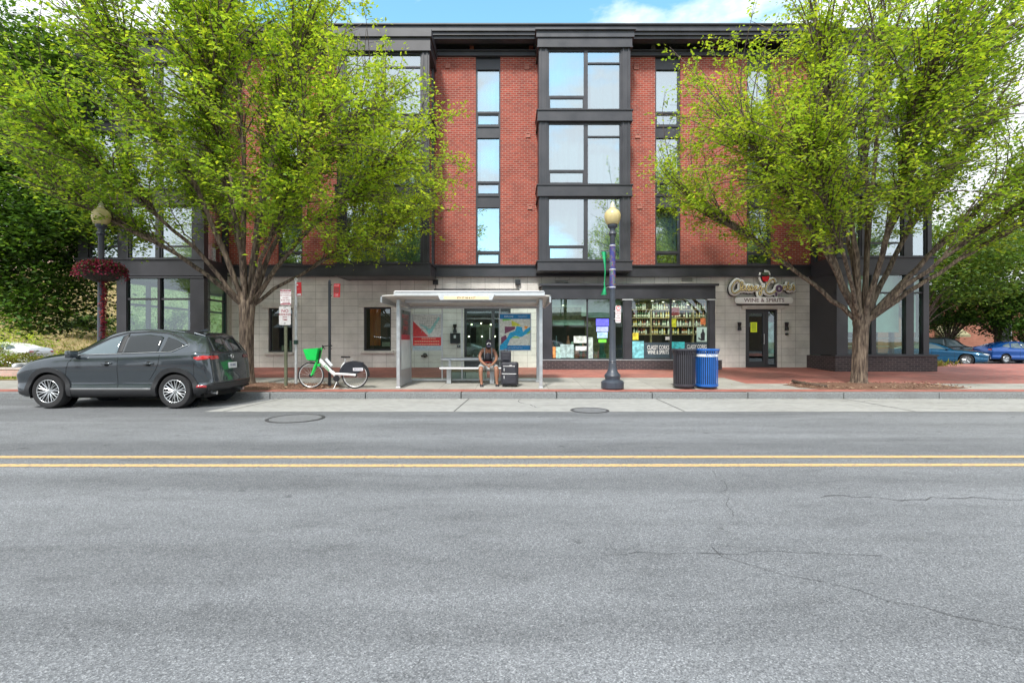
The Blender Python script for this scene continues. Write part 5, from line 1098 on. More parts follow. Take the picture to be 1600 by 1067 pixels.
# ================================================================== BINS
def bin_(x, y, m, label, band):
    t_ = thing('litter_bin', label, 'bin', (x, y, zp(y)), group='slatted steel litter bins')
    q = MB(); n = 32
    for k in range(n):
        a = 2*math.pi*k/n; c_, s_ = math.cos(a), math.sin(a); w2 = .0145
        prof = [(.275,.07),(.278,.5),(.276,.86),(.31,1.0)]
        for (r0, z0), (r1, z1) in zip(prof[:-1], prof[1:]):
            q.add([(c_*r0-s_*w2,s_*r0+c_*w2,z0),(c_*r0+s_*w2,s_*r0-c_*w2,z0),(c_*r1+s_*w2,s_*r1-c_*w2,z1),(c_*r1-s_*w2,s_*r1+c_*w2,z1),
                   (c_*(r0-.006)-s_*w2,s_*(r0-.006)+c_*w2,z0),(c_*(r0-.006)+s_*w2,s_*(r0-.006)-c_*w2,z0),(c_*(r1-.006)+s_*w2,s_*(r1-.006)-c_*w2,z1),(c_*(r1-.006)-s_*w2,s_*(r1-.006)+c_*w2,z1)],
                  [(0,1,2,3),(7,6,5,4),(0,3,7,4),(1,5,6,2)])
    q.build('slats', m, t_)
    q = MB(); q.lathe([(.30,.975),(.318,.985),(.322,1.01),(.318,1.03),(.30,1.03),(.285,1.01)], n=34); q.build('top_ring', m, t_, smooth=True, auto=40)
    q = MB(); q.lathe([(.268,.05),(.285,.055),(.287,.10),(.27,.11)], n=34); q.build('bottom_ring', m, t_, smooth=True, auto=40)
    q = MB(); q.lathe([(.24,0),(.25,.02),(.25,.05),(.2,.055)], n=24); q.build('foot', M['black'], t_)
    q = MB(); q.lathe([(.20,.08),(.235,.1),(.24,.92),(.225,.925),(.22,.15)], n=24); q.build('liner', pm('liner_'+label[:4], (.006,.006,.007) if not band else (.004,.02,.06), .7), t_, smooth=True, auto=40)
    if band:
        q = MB(); q.lathe([(.284,.83),(.2845,.90)], n=34); q.build('label_band', pm('band_white', (.72,.76,.8), .4), t_)
        q = MB(); vs, fs = textmesh('RECYCLE', .065, 0, 0, 0, bold=.01)
        q.add([(math.sin(v[0]/.288)*.288, -math.cos(v[0]/.288)*.288, .865+v[2]) for v in vs], fs); q.build('band_lettering', pm('band_ink', (.02,.12,.4), .4), t_)
    else:
        q = MB(); q.lathe([(.285,.93),(.15,.99),(.14,.985),(.27,.92)], n=30); q.build('lid', m, t_, smooth=True, auto=40)
BY = 12.97; bin_(xw(1069, BY), BY, pm('bin_black', (.04,.04,.052), .4, coat=.2), 'black slatted litter bin, left of the blue one, before the wine shop window', False)
bin_(xw(1103.5, BY), BY-.03, pm('bin_blue', (.012,.11,.42), .35, coat=.3), 'bright blue slatted recycling bin with a white band, right of the black bin', True)
# ================================================================== SIGN POSTS
PY = 12.97; g_ = thing('parking_sign_post', 'green channel post with two white and maroon parking signs beside the left tree', 'sign post', (xw(446, PY), PY, zp(PY)))
q = MB(); q.box(-.035,-.025,0,.05,-.05,2.4); q.box(.025,.035,0,.05,-.05,2.4); q.box(-.0249,.0249,-.004,.008,-.05,2.4); q.build('post', M['green_post'], g_)
sign_plate(g_, .02, 2.38, .285, .42, -.03, M['sgn_w'], 'upper_plate'); q = MB(); q.box(-.115,.155,-.034,-.031,2.53,2.58); q.box(-.115,.155,-.034,-.031,2.185,2.215); q.box(-.06,.10,-.034,-.031,2.235,2.25); q.prism([(.10,2.222),(.135,2.2425),(.10,2.263)], -.034, -.031); q.build('maroon_bars', M['signred'], g_)
lines(g_, [('BUS ZONE',.045,.02,2.555)], 'header_lettering', M['sgn_w'], -.036); lines(g_, [('NO PARKING',.045,.02,2.49),('NO STANDING',.043,.02,2.43),('EXCEPT',.043,.02,2.365),('BUSES ONLY',.043,.02,2.305)], 'lettering', M['signred'], -.033)
sign_plate(g_, 0, 1.90, .31, .49, -.03, pm('sign_face_grey', (.62,.60,.60), .35, var=.08), 'lower_plate'); lines(g_, [('NO',.12,0,2.02),('PARKING',.075,0,1.93),('ANY',.06,0,1.86),('TIME',.06,0,1.79)], 'lower_lettering', M['signred'], -.033)
q = MB(); q.tube([(-.03,-.033,2.115),(.03,-.033,2.115)], .006, 6); q.lathe([(.012,-.038),(.012,-.03)], (0,0,1.70), 8, 'y'); q.build('bolts', M['black'], g_)
PY = 13.5; g_ = thing('bus_stop_pole', 'pale bus stop pole with a plain red flag sign near the bicycle front wheel', 'bus stop', (xw(462.5, PY), PY, zp(PY)))
q = MB(); q.lathe([(.05,-.02),(.045,0),(.04,.02),(.036,.05),(.036,2.86)], n=14); q.build('pole', M['galv'], g_, smooth=True, auto=40)
q = MB(); q.tube([(.035*math.cos(a),0,2.90+.035*math.sin(a)) for a in np.linspace(0, 2*math.pi, 13)], .012, 6); q.build('top_ring', M['white'], g_)
q = MB(); q.box(-.045,.045,-.05,.05,1.13,1.24); q.build('box', pm('box_green', (.03,.08,.06), .5), g_); q = MB(); q.box(-.02,.02,-.06,-.035,1.9,2.2); q.build('schedule_case', M['alu'], g_)
fl_ = MB(); fl_.box(.075,.29,-.01,.01,2.44,2.81); fl_ = fl_.build('flag', M['red'], g_); fl_.rotation_euler = (0, R(-2), R(-25)); q = MB(); q.box(.14,.29,-.014,-.011,2.45,2.50); q.box(.08,.15,-.014,-.011,2.73,2.76); q.lathe([(.022,-.016),(.022,-.011)], (.17,0,2.74), 12, 'y'); q.build('white_marks', M['sgn_w'], fl_)
q = MB(); put_text(q, 'BUS', .07, .18, -.013, 2.63); q.build('flag_lettering', pm('faded_red', (.75,.25,.25), .5), fl_)
q = MB(); q.box(.0,.08,-.012,.012,2.76,2.78); q.box(.0,.08,-.012,.012,2.46,2.48); q.build('bracket', M['alu'], g_)
PY = 13.25; g_ = thing('bus_stop_pole', 'slim black pole with a red and white route flag behind the bicycle frame', 'bus stop', (xw(515, PY), PY, zp(PY)))
q = MB(); q.box(-.03,.03,-.03,.03,-.05,2.82); q.build('pole', pm('pole_black', (.03,.035,.045), .4), g_, bevel=.006); q = MB(); q.lathe([(.035,2.82),(.03,2.85),(.001,2.87)], n=8); q.build('cap', M['lamp_post'], g_)
fl_ = MB(); fl_.box(.05,.25,-.01,.01,2.40,2.76); fl_ = fl_.build('flag', M['red'], g_); fl_.rotation_euler = (0, R(2), R(-20)); q = MB()
for z_, s_, t_ in ((2.71,.042,'CIRCULATOR'),(2.47,.035,'CONGRESS'),(2.43,.03,'UNION STN')): put_text(q, t_, s_, .15, -.013, z_, sx=.62)
q.build('flag_lettering', M['sgn_w'], fl_); q = MB(); 
for k in range(4): q.box(.07,.235,-.0135,-.0105,2.52+k*.04,2.543+k*.04)
q.build('route_bars', pm('route_dark', (.16,.05,.04), .5), fl_)
q = MB(); q.box(.02,.06,-.012,.012,2.72,2.74); q.box(.02,.06,-.012,.012,2.43,2.45); q.build('bracket', M['black'], g_)
# ================================================================== BUS SHELTER
YA, YZ = 12.97, 14.4; XA, XB = xw(625, YA)-.04, xw(845, YA); za, zz_ = zp(YA), zp(YZ); S = thing('bus_shelter', 'grey metal and glass bus shelter with maps on its back wall', 'bus shelter', (XA, YA, 0))
def hp(mb, name, m, parent=None, **k):
    o = mb.build(name, m, **k); o.parent = parent or S
    if parent is None: o.matrix_parent_inverse = Matrix.Translation((-XA, -YA, 0))
    return o
ZR = 2.50
for (x_, y_) in ((XA, YA), (XB, YA), (XA, YZ), (XB, YZ)):
    q = MB(); q.box(x_-.045, x_+.045, y_-.045, y_+.045, zp(y_)-.02, ZR-.02+(0 if y_ == YA else -.1)); q.box(x_-.06, x_+.06, y_-.06, y_+.06, zp(y_)-.02, zp(y_)+.03); hp(q, 'post', M['alu'], bevel=.008)
q = MB(); q.box(XA+.046, XB-.046, YZ-.03, YZ+.03, 2.33, 2.40); q.box(XA+.046, XB-.046, YZ-.025, YZ+.025, zz_+.03, zz_+.08); hp(q, 'back_rail', M['alu'])
q = MB()
for p_ in (691, 722, 781): x_ = xw(p_, YZ); q.box(x_-.018, x_+.018, YZ-.02, YZ+.02, zz_+.08, 2.33)
hp(q, 'back_mullion', M['alu'])
q = MB(); q.box(XA+.05, XB-.05, YZ-.004, YZ+.004, zz_+.08, 2.33); hp(q, 'back_glass', M['glass_clear'])
# roof: shallow curved pan, deeper at the back, with turned down ends
q = MB(); n = 26; xa, xb = -3.34, .99; vs = []; fs = []
for i in range(n+1):
    x_ = xa+(xb-xa)*i/n; e_ = min((x_-xa), (xb-x_)); dz = 0 if e_ > .35 else -.02*(1-e_/.35)**2
    for (y_, zt, th) in ((12.5, 2.56, .03), (13.2, 2.56, .05), (14.0, 2.50, .05), (14.75, 2.44, .03)):
        z_ = zt+dz; vs += [(x_, y_, z_), (x_, y_, z_-th)]
for i in range(n):
    for j in range(3):
        a = i*8+j*2; b = a+8; fs += [(a, b, b+2, a+2), (a+1, a+3, b+3, b+1)]
    a = i*8; b = a+8; fs += [(a, a+1, b+1, b), (a+6, b+6, b+7, a+7)]
fs += [(0,2,3,1),(2,4,5,3),(4,6,7,5)]; k = n*8; fs += [(k,k+1,k+3,k+2),(k+2,k+3,k+5,k+4),(k+4,k+5,k+7,k+6)]
q.add(vs, fs); hp(q, 'roof', pm('roof_pan', (.60,.58,.54), .55, var=.08))
q = MB(); q.box(xw(616,12.5), xw(851,12.5), 12.44, 12.5, zw(463.5,12.5), zw(457.5,12.5)); q.box(xw(616,12.5)+.02, xw(851,12.5)-.02, 12.42, 12.56, zw(457.6,12.5), zw(456,12.5)); hp(q, 'front_fascia', M['alu_l'], bevel=.006)
q = MB(); yv = 12.46
for x_ in (xa+.02, xb-.02): q.box(x_-.02, x_+.02, 12.5, 14.75, 2.36, 2.535)
hp(q, 'end_flange', M['alu'])
q = MB(); q.prism([(xw(684,yv), zw(461,yv)), (xw(773,yv), zw(461,yv)), (xw(769,yv), zw(470,yv)), (xw(688,yv), zw(470,yv))], yv-.06, yv-.025); nb_ = hp(q, 'name_board', M['alu_l'])
q = MB(); q.box(xw(694,yv), xw(764,yv), yv-.068, yv-.061, zw(469,yv), zw(464.5,yv)); hp(q, 'board_face', pm('board_amber', (.70,.58,.36), .4, emit=((1,.75,.4), .12)), nb_)
q = MB(); put_text(q, '8TH ST NE & H ST', .062, xw(729,yv), yv-.072, zw(466.8,yv), bold=.01, sx=.95); hp(q, 'board_lettering', pm('board_ink', (.05,.04,.03), .5), nb_)
q = MB(); q.box(XA+.1, XB-.1, 13.3, 13.36, 2.42, 2.50); q.box(XA-.03, XA+.03, YA+.05, YZ-.05, 2.36, 2.44); q.box(XB-.03, XB+.03, YA+.05, YZ-.05, 2.36, 2.44); hp(q, 'roof_beam', M['alu'])
# left advertising panel seen edge on
q = MB(); y0, y1 = YA+.05, YZ-.05; q.box(XA-.05, XA+.05, y0, y1, .55, .62); q.box(XA-.05, XA+.05, y0, y1, 2.22, 2.30); q.box(XA-.04, XA+.04, y0, y1, zp(13.5)+.02, .55); q.box(XA-.05, XA+.05, y0, y0+.06, .62, 2.22); q.box(XA-.05, XA+.05, y1-.06, y1, .62, 2.22); q.box(XA-.04, XA+.02, y0+.06, y1-.06, .62, 2.22); hp(q, 'advert_case', M['alu'])
q = MB(); q.cm = 0; q.box(XA+.021, XA+.03, y0+.06, y1-.06, .62, 1.42); q.cm = 1; q.box(XA+.021, XA+.03, y0+.06, y1-.06, 1.42, 1.56); q.cm = 2; q.box(XA+.021, XA+.03, y0+.06, y1-.06, 1.56, 2.22)
ad = hp(q, 'advert_poster', [pm('ad_pale', (.60,.66,.66), .4, var=.15, scale=2), pm('ad_red', (.42,.05,.07), .4), pm('ad_dark', (.05,.07,.06), .3, var=.4)])
q = MB()
for s_, z_, hh in (('PROTECT',2.05,.16),('YOUR',1.9,.16),('FAMILY',1.74,.16)):
    vs, fs = textmesh(s_, hh, 0, 0, 0, bold=.01); q.add([(XA+.033, (y0+y1)/2+.0+v[0]*1.2, z_+v[2]) for v in vs], fs)
hp(q, 'advert_lettering', pm('ad_red2', (.62,.14,.14), .4), ad)
# red and white map
def mapcase(p0, p1, y0_, y1_, name): 
    a, b, c_, d = xw(p0, YZ), xw(p1, YZ), zw(y1_, YZ), zw(y0_, YZ); q = MB(); frame_rect(q, a, b, c_, d, YZ-.07, YZ-.006, .025); q.box(a+.01, b-.01, YZ-.03, YZ-.008, c_+.01, d-.01); return hp(q, name, M['alu']), a+.02, b-.02, c_+.02, d-.02
mc, a, b, c_, d = mapcase(644.5, 691, 492, 549, 'map_case'); W_, H_ = b-a, d-c_; U = lambda u, v: (a+u*W_, c_+v*H_)
def art(mb_polys, y, parent):
    for nm, col, polys in mb_polys:
        q = MB(); y -= .0008
        for pl in polys: q.prism([U(*p_) for p_ in pl], y-.002, y)
        hp(q, nm, pm(nm, col, .45, var=.2, scale=20), parent)
art([('map_paper', (.62,.64,.60), [[(0,.38),(1,.38),(1,1),(0,1)]]), ('map_teal', (.25,.58,.56), [[(.2,.75),(.45,.6),(.56,.44),(.66,.5),(.95,.9),(.9,.95),(.6,.6),(.45,.68)]]), ('map_wedge', (.60,.05,.05), [[(0,.38),(.55,.385),(0,.83)]]), ('map_red_band', (.62,.03,.03), [[(0,.13),(1,.13),(1,.365),(0,.365)]]), ('map_blue_foot', (.38,.50,.54), [[(0,0),(1,0),(1,.12),(0,.12)]]), ('map_streets', (.36,.40,.38), [[(.3+.08*k,.5+.02*k),(.31+.08*k,.5+.02*k),(.36+.08*k,.93),(.35+.08*k,.93)] for k in range(7)]+[[(.25,.6+.07*k),(.97,.62+.07*k),(.97,.63+.07*k),(.25,.61+.07*k)] for k in range(5)])], YZ-.034, mc)
q = MB()
for k in range(3):
    for j in range(14 if k else 8): q.box(a+W_*(.06+.063*j+(.25 if k == 0 else 0)), a+W_*(.06+.063*j+.045+(.25 if k == 0 else 0)), YZ-.045, YZ-.043, c_+H_*(.33-.08*k)-.012, c_+H_*(.33-.08*k)+.008) if (.06+.063*j+(.25 if k == 0 else 0)) < .94 else None
hp(q, 'map_captions', pm('caption_cream', (.78,.62,.42), .5), mc)
mc, a, b, c_, d = mapcase(779.5, 830, 490.5, 549, 'map_case'); W_, H_ = b-a, d-c_
art([('map_blue', (.01,.20,.48), [[(0,0),(1,0),(1,.13),(0,.13)],[(0,.86),(1,.86),(1,1),(0,1)]]), ('map_land', (.66,.68,.62), [[(0,.13),(1,.13),(1,.86),(0,.86)]]), ('map_grid_maroon', (.20,.05,.12), [[(.17,.45),(.5,.58),(.5,.65),(.17,.65)],[(.05,.15),(.25,.3),(.2,.42),(.05,.35)]]), ('map_river', (.01,.36,.66), [[(.0,.0),(.2,.02),(.34,.3),(.5,.4),(.7,.36),(.86,.44),(1,.56),(1,.64),(.85,.58),(.76,.50),(.72,.64),(.55,.66),(.5,.53),(.33,.48),(.22,.3),(.0,.12)]]), ('map_yellow', (.62,.66,.05), [[(.4,.66),(.7,.67),(.56,.75),(.38,.82)]]), ('map_orange', (.80,.32,.04), [[(.78,.66),(.93,.66),(.85,.57)]]), ('map_green', (.25,.58,.12), [[(.1,.8),(.38,.83),(.36,.86),(.1,.86)],[(.38,.34),(.66,.33),(.6,.37),(.45,.38)],[(.86,.42),(1,.5),(1,.55),(.9,.48)]])], YZ-.034, mc)
q = MB(); put_text(q, 'EXPLORE', .07, a+W_*.30, YZ-.046, c_+H_*.925, bold=.01, sx=.9); put_text(q, 'YOUR DISTRICT', .045, a+W_*.74, YZ-.046, c_+H_*.925, sx=.85); put_text(q, 'CIRCULATE YOUR CITY', .04, a+W_*.5, YZ-.046, c_+H_*.065); hp(q, 'map_lettering', pm('map_letters', (.60,.76,.85), .5), mc)
# bench of the shelter
yb_ = 14.05; zb = zp(yb_); q = MB(); q.tube([(xw(688,yb_), yb_+.18, .86), (xw(784,yb_), yb_+.18, .86)], .055, 12); hp(q, 'bench_backrest', M['alu'], smooth=True, auto=40)
q = MB(); q.box(xw(690,yb_), xw(784,yb_), yb_-.36, yb_+.02, .60, .645); q.tube([(xw(690,yb_), yb_-.36, .625), (xw(784,yb_), yb_-.36, .625)], .028, 8); hp(q, 'bench_seat', M['alu_l'])
for p_ in (702, 769):
    x_ = xw(p_, yb_); q = MB(); q.box(x_-.06, x_+.06, yb_-.12, yb_+.1, zb, .60); q.box(x_-.03, x_+.03, yb_+.08, yb_+.2, .6, .83); hp(q, 'bench_leg', M['alu'])
# low concrete bench with a wooden top, behind the shelter
yk = 14.75; cb = thing('concrete_bench', 'low pale concrete bench with wooden top just behind the shelter bench', 'bench', (xw(733, yk), yk, zp(yk)-.01))
for a, b, c_ in ((707, 727.5, (.45,.46,.44)), (728.5, 760, (.58,.57,.53))):
    q = MB(); q.box(xw(a,yk)-cb.location.x, xw(b,yk)-cb.location.x, -.2, .25, 0, .27); q.build('concrete_block', pm('block', c_, .85, bump=.3), cb, bevel=.01)
q = MB()
for k in range(4): q.box(xw(706,yk)-cb.location.x, xw(761,yk)-cb.location.x, -.21+k*.12, -.105+k*.12, .272, .315)
q.build('wooden_top', M['wood'], cb)
# ================================================================== BICYCLE
BK = 12.86; bk = thing('rental_bicycle', 'white and green rental bicycle with green front basket on its kickstand', 'bicycle', (xw(486, BK), BK, zp(BK)), rz=0)
def b2(px_, py_): return (((px_-310)/11.85)/59.9, (932-py_)/11.85/59.9)      # crop pixels -> metres from the front axle foot
BW = pm('bike_white', (.78,.80,.80), .3, coat=.4, var=.04); BG = pm('bike_green', (.02,.62,.10), .35, var=.06); BK_ = M['black']; rub = pm('tyre_rubber', (.02,.02,.022), .8)
def wheel(px_, name):
    cx_, cz_ = b2(px_, 705); cz_ = .345; q = MB(); pr = [(.345-.018+.018*math.cos(a), .018*math.sin(a)) for a in np.linspace(0, 2*math.pi, 9)]
    n = 44; vs = [(cx_+r*math.cos(2*math.pi*k/n), y, cz_+r*math.sin(2*math.pi*k/n)) for (r, y) in pr[:-1] for k in range(n)]; fs = [(i*n+k, i*n+(k+1) % n, ((i+1) % 8)*n+(k+1) % n, ((i+1) % 8)*n+k) for i in range(8) for k in range(n)]
    q.add(vs, fs); wh = q.build(name, rub, bk, smooth=True)
    q = MB(); q.tube([(cx_+.302*math.cos(a), 0, cz_+.302*math.sin(a)) for a in np.linspace(0, 2*math.pi, 41)], .010, 6); q.build('rim', M['galv'], wh)
    q = MB()
    for k in range(28): a = 2*math.pi*k/28; b = a+(.35 if k % 2 else -.35); q.tube([(cx_+.03*math.cos(b), .02*(-1)**k, cz_+.03*math.sin(b)), (cx_+.298*math.cos(a), 0, cz_+.298*math.sin(a))], .0018, 4)
    q.build('spokes', M['galv'], wh)
    q = MB(); q.lathe([(.02,-.05),(.05,-.03),(.055,0),(.05,.03),(.02,.05)], (cx_,0,cz_), 16, 'y'); q.build('hub', BK_, wh, smooth=True, auto=40)
wheel(310, 'front_wheel'); wheel(1125, 'rear_wheel')
def bt(pts, r, name, m, y=0, n=10, sq=None, fl=1):
    q = MB(); q.tube([(b2(*p_)[0], 0, b2(*p_)[1]) for p_ in pts], r, n); q.v = [(v[0], v[1]*fl+y, v[2]) for v in q.v]; return q.build(name, m, bk, smooth=True, auto=45)
bt([(330,690),(395,520),(445,400)], [.02,.028,.03], 'fork_blade', BG, -.05); bt([(330,690),(395,520),(445,400)], [.02,.028,.03], 'fork_blade', BG, .05)
bt([(430,460),(465,350),(495,230),(515,180)], [.035,.035,.028,.022], 'head_tube', BG, 0); q = MB(); q.box(b2(430,0)[0], b2(480,0)[0], -.045, .045, b2(0,520)[1], b2(0,470)[1]); q.build('front_fender', BG, bk, bevel=.01)
q = MB(); x_, z_ = b2(540, 165); q.tube([(x_-.03,0,z_-.04),(x_,0,z_+.02)], .018); q.tube([(x_+.08,-.30,z_+.03),(x_+.04,-.2,z_+.035),(x_,-.06,z_+.02),(x_,.06,z_+.02),(x_+.04,.2,z_+.035),(x_+.08,.30,z_+.03)], .012); q.tube([(x_+.10,-.32,z_+.03),(x_+.06,-.22,z_+.035)], .018); q.tube([(x_+.10,.32,z_+.03),(x_+.06,.22,z_+.035)], .018); q.tube([(x_+.07,-.2,z_+.02),(x_+.13,-.24,z_-.06)], .008); q.tube([(x_+.07,.2,z_+.02),(x_+.13,.24,z_-.06)], .008); q.build('handlebar', BK_, bk, smooth=True, auto=45)
bt([(500,215),(480,320),(445,470)], .02, 'brake_cables', BK_, -.035)
q = MB(); top = [b2(205,205), b2(485,180)]; bot = [b2(268,400), b2(425,415)]
hw0, hw1 = .17, .13; v = [(top[0][0],-hw0,top[0][1]),(top[1][0],-hw0,top[1][1]),(top[1][0],hw0,top[1][1]),(top[0][0],hw0,top[0][1]),(bot[0][0],-hw1,bot[0][1]),(bot[1][0],-hw1,bot[1][1]),(bot[1][0],hw1,bot[1][1]),(bot[0][0],hw1,bot[0][1])]
cc = Vector((sum(p_[0] for p_ in v)/8, 0, 0)); vi = [(cc.x+(p_[0]-cc.x)*.93, p_[1]*.92, p_[2]+(.012 if i > 3 else 0)) for i, p_ in enumerate(v)]
q.add(v+vi, [(0,1,5,4),(1,2,6,5),(2,3,7,6),(3,0,4,7),(4,5,6,7),(8,12,13,9),(9,13,14,10),(10,14,15,11),(11,15,12,8),(12,15,14,13),(0,8,9,1),(1,9,10,2),(2,10,11,3),(3,11,8,0)]); q.build('basket', pm('basket_green', (.01,.60,.10), .35, var=.08, coat=.2), bk, bevel=.012)
q = MB(); a_, b_ = b2(280,400), b2(400,420); q.box(a_[0], b_[0], -.05,.05, b_[1]-.005, a_[1]-.02); q.build('basket_mount', BK_, bk)
bt([(465,400),(600,540),(735,660)], [.05,.055,.05], 'down_tube', BW, 0, 12, fl=.7); bt([(575,390),(690,520)], [.055,.05], 'battery', pm('battery_grey', (.66,.70,.72), .35, coat=.3), 0, 8, fl=.6); bt([(555,400),(720,590)], .012, 'battery_rail', BK_, -.03)
q = MB(); a_ = math.atan2(b2(660,600)[1]-b2(500,420)[1], b2(660,600)[0]-b2(500,420)[0]); vs, fs = textmesh('Lime', .095, 0, 0, 0, bold=.015); cx_, cz_ = b2(615,548); q.add([(cx_+v_[0]*math.cos(a_)-v_[2]*math.sin(a_), -.042, cz_+v_[0]*math.sin(a_)+v_[2]*math.cos(a_)) for v_ in vs], fs); q.build('frame_lettering', pm('letters_green', (.05,.42,.10), .4), bk)
bt([(735,660),(800,745),(850,690)], [.045,.055,.04], 'crank_case', BW, 0, 12, fl=.7); bt([(760,660),(950,668),(1150,680)], [.03,.034,.03], 'chain_stay', BW, -.05, 10); bt([(760,660),(950,668),(1150,680)], [.03,.034,.03], 'chain_stay', BW, .05, 10)
bt([(830,700),(890,520),(930,450)], [.028,.03,.02], 'seat_tube', BW); bt([(935,470),(945,370)], .014, 'seat_post', M['galv'])
q = MB(); x_, z_ = b2(945,350); pr = [(-.11,.018),(-.06,.03),(0,.06),(.07,.09),(.11,.085)]; vs = []
for (u, hw) in pr: vs += [(x_+u,-hw,z_+.0),(x_+u,0,z_+.022),(x_+u,hw,z_),(x_+u,0,z_-.02)]
q.add(vs, [(i*4+a, i*4+(a+1) % 4, (i+1)*4+(a+1) % 4, (i+1)*4+a) for i in range(4) for a in range(4)]+[(3,2,1,0),(16,17,18,19)]); q.build('saddle', BK_, bk, smooth=True, auto=60)
pl = [b2(*p_) for p_ in [(838,640),(860,570),(900,505),(960,450),(1030,432),(1140,438),(1275,445),(1282,480),(1268,500),(1310,545),(1300,570),(1180,650)]]
for s_ in (-.045, .033): q = MB(); q.prism(pl, s_, s_+.012); q.build('skirt_guard', pm('guard_black', (.02,.022,.03), .3, coat=.3), bk)
q = MB(); cx_, cz_ = b2(1125,705)[0], .345; q.tube([(cx_+.365*math.cos(a), 0, cz_+.365*math.sin(a)) for a in np.linspace(-.1, 2.6, 16)], .022, 6); q.build('rear_fender', BK_, bk, smooth=True)
q = MB(); q.box(b2(1098,0)[0], b2(1283,0)[0], -.052, -.046, b2(0,603)[1], b2(0,548)[1]); q.build('guard_label', pm('label_grey', (.62,.62,.66), .4), bk)
q = MB(); put_text(q, 'BIKESHARE', .055, b2(1190,0)[0], -.054, b2(0,576)[1], bold=.01, sx=.75); q.build('label_lettering', pm('label_ink', (.12,.12,.2), .4), bk)
q = MB(); x_, z_ = b2(795,745); q.lathe([(.085,-.06),(.085,-.052)], (x_,0,z_), 20, 'y'); q.build('chainring', BK_, bk); q = MB(); q.tube([(x_,-.08,z_),(x_+.07,-.085,z_-.14)], .012); q.box(x_+.02,x_+.12,-.17,-.09,z_-.165,z_-.14); q.tube([(x_,.08,z_),(x_-.07,.085,z_+.14)], .012); q.box(x_-.12,x_-.02,.09,.17,z_+.13,z_+.155); q.build('crank', M['black'], bk)
q = MB(); x1_, z1_ = b2(765,940); q.tube([(x_+.02,-.03,z_-.05),(x1_,-.14,.005)], .011); q.build('kickstand', M['galv'], bk)
q = MB(); q.lathe([(.03,-.07),(.035,-.06),(.03,-.05)], (b2(1125,0)[0],0,.345), 12, 'y'); x_, z_ = b2(1060,400); q.tube([(x_-.03,0,z_-.05),(x_,0,z_+.02),(x_+.04,0,z_-.02)], .008); q.build('rear_lock', M['alu'], bk)
# ================================================================== PERSON WAITING
def skin_obj(name, V, E, Rd, mat, parent, root=0, sub=2):
    me = bpy.data.meshes.new(name); me.from_pydata(V, E, []); o = bpy.data.objects.new(name, me); COL.objects.link(o)
    o.modifiers.new('skin', 'SKIN'); sv = me.skin_vertices[0].data
    for i, r in enumerate(Rd): sv[i].radius = r if isinstance(r, tuple) else (r, r); sv[i].use_root = (i == root)
    s_ = o.modifiers.new('sub', 'SUBSURF'); s_.levels = sub; s_.render_levels = sub
    dg = bpy.context.evaluated_depsgraph_get(); me2 = bpy.data.meshes.new_from_object(o.evaluated_get(dg)); me2.materials.clear(); me2.materials.append(mat)
    me2.polygons.foreach_set('use_smooth', [True]*len(me2.polygons)); bpy.data.objects.remove(o); o2 = bpy.data.objects.new(name, me2); COL.objects.link(o2); o2.parent = parent; return o2
PX0, PY0 = xw(763, 13.5), 13.5; PZ = zp(13.25); pe = thing('person', 'person in black sleeveless top and grey shorts sitting bowed on the shelter bench', 'person', (PX0, PY0, PZ), R(7))
SK = pm('skin_tone', (.30,.145,.09), .5, var=.08); SH = pm('grey_shorts', (.36,.38,.38), .85, var=.12, scale=15); TP = pm('black_top', (.022,.020,.026), .8, var=.3, scale=10)
V = [(0,.36,.52),(0,.32,.68),(0,.22,.86),(0,.12,.98),(0,.02,1.03),(0,-.05,1.06),(0,-.08,1.13),   # pelvis .. neck .. head
     (.17,.13,.96),(.235,.08,.80),(.215,.0,.70),(.10,-.14,.585),(.05,-.17,.565),                     # right arm
     (-.17,.13,.96),(-.235,.08,.80),(-.215,.0,.70),(-.10,-.14,.585),(-.05,-.17,.57),
     (.10,.32,.50),(.17,.12,.50),(.215,-.13,.485),(.215,-.13,.27),(.225,-.14,.08),(.23,-.24,.04),
     (-.10,.32,.50),(-.17,.12,.50),(-.215,-.13,.485),(-.215,-.13,.27),(-.195,-.14,.08),(-.195,-.24,.04)]
E = [(0,1),(1,2),(2,3),(3,4),(4,5),(5,6),(3,7),(7,8),(8,9),(9,10),(10,11),(3,12),(12,13),(13,14),(14,15),(15,16),(0,17),(17,18),(18,19),(19,20),(20,21),(21,22),(0,23),(23,24),(24,25),(25,26),(26,27),(27,28)]
Rd = [(.13,.10),(.135,.10),(.145,.10),(.13,.09),.055,.052,.05,.058,.046,.042,.030,.024,.058,.046,.042,.030,.024,.10,.088,.062,.055,.038,.03,.10,.088,.062,.055,.038,.03]
body = skin_obj('body', V, E, Rd, SK, pe)
# head: shaped egg bowed forward with nose, ears, beard
def head_part(name, mat, fn, n=20, mth=16):
    q = MB(); vs = []; 
    for i in range(mth+1):
        th = math.pi*i/mth
        for k in range(n):
            ph = 2*math.pi*k/n; vs.append(fn(th, ph))
    fs = [(i*n+k, i*n+(k+1) % n, (i+1)*n+(k+1) % n, (i+1)*n+k) for i in range(mth) for k in range(n)]; q.add(vs, fs); return q.build(name, mat, pe, smooth=True)
HC = Vector((0,-.10,1.155)); tilt = Matrix.Rotation(R(38), 3, 'X')
def hp_(v): return tuple(HC+tilt @ Vector(v))
def hfn(th, ph):
    x = math.sin(th)*math.cos(ph); y = math.sin(th)*math.sin(ph); z = math.cos(th); jaw = 1-.22*max(0, -z); nose = .022*math.exp(-((x/.16)**2+((z+.12)/.2)**2)) if y < 0 else 0
    return hp_((x*.076*jaw, y*.095-nose*1.0, z*.118))
hd = head_part('head', SK, hfn)
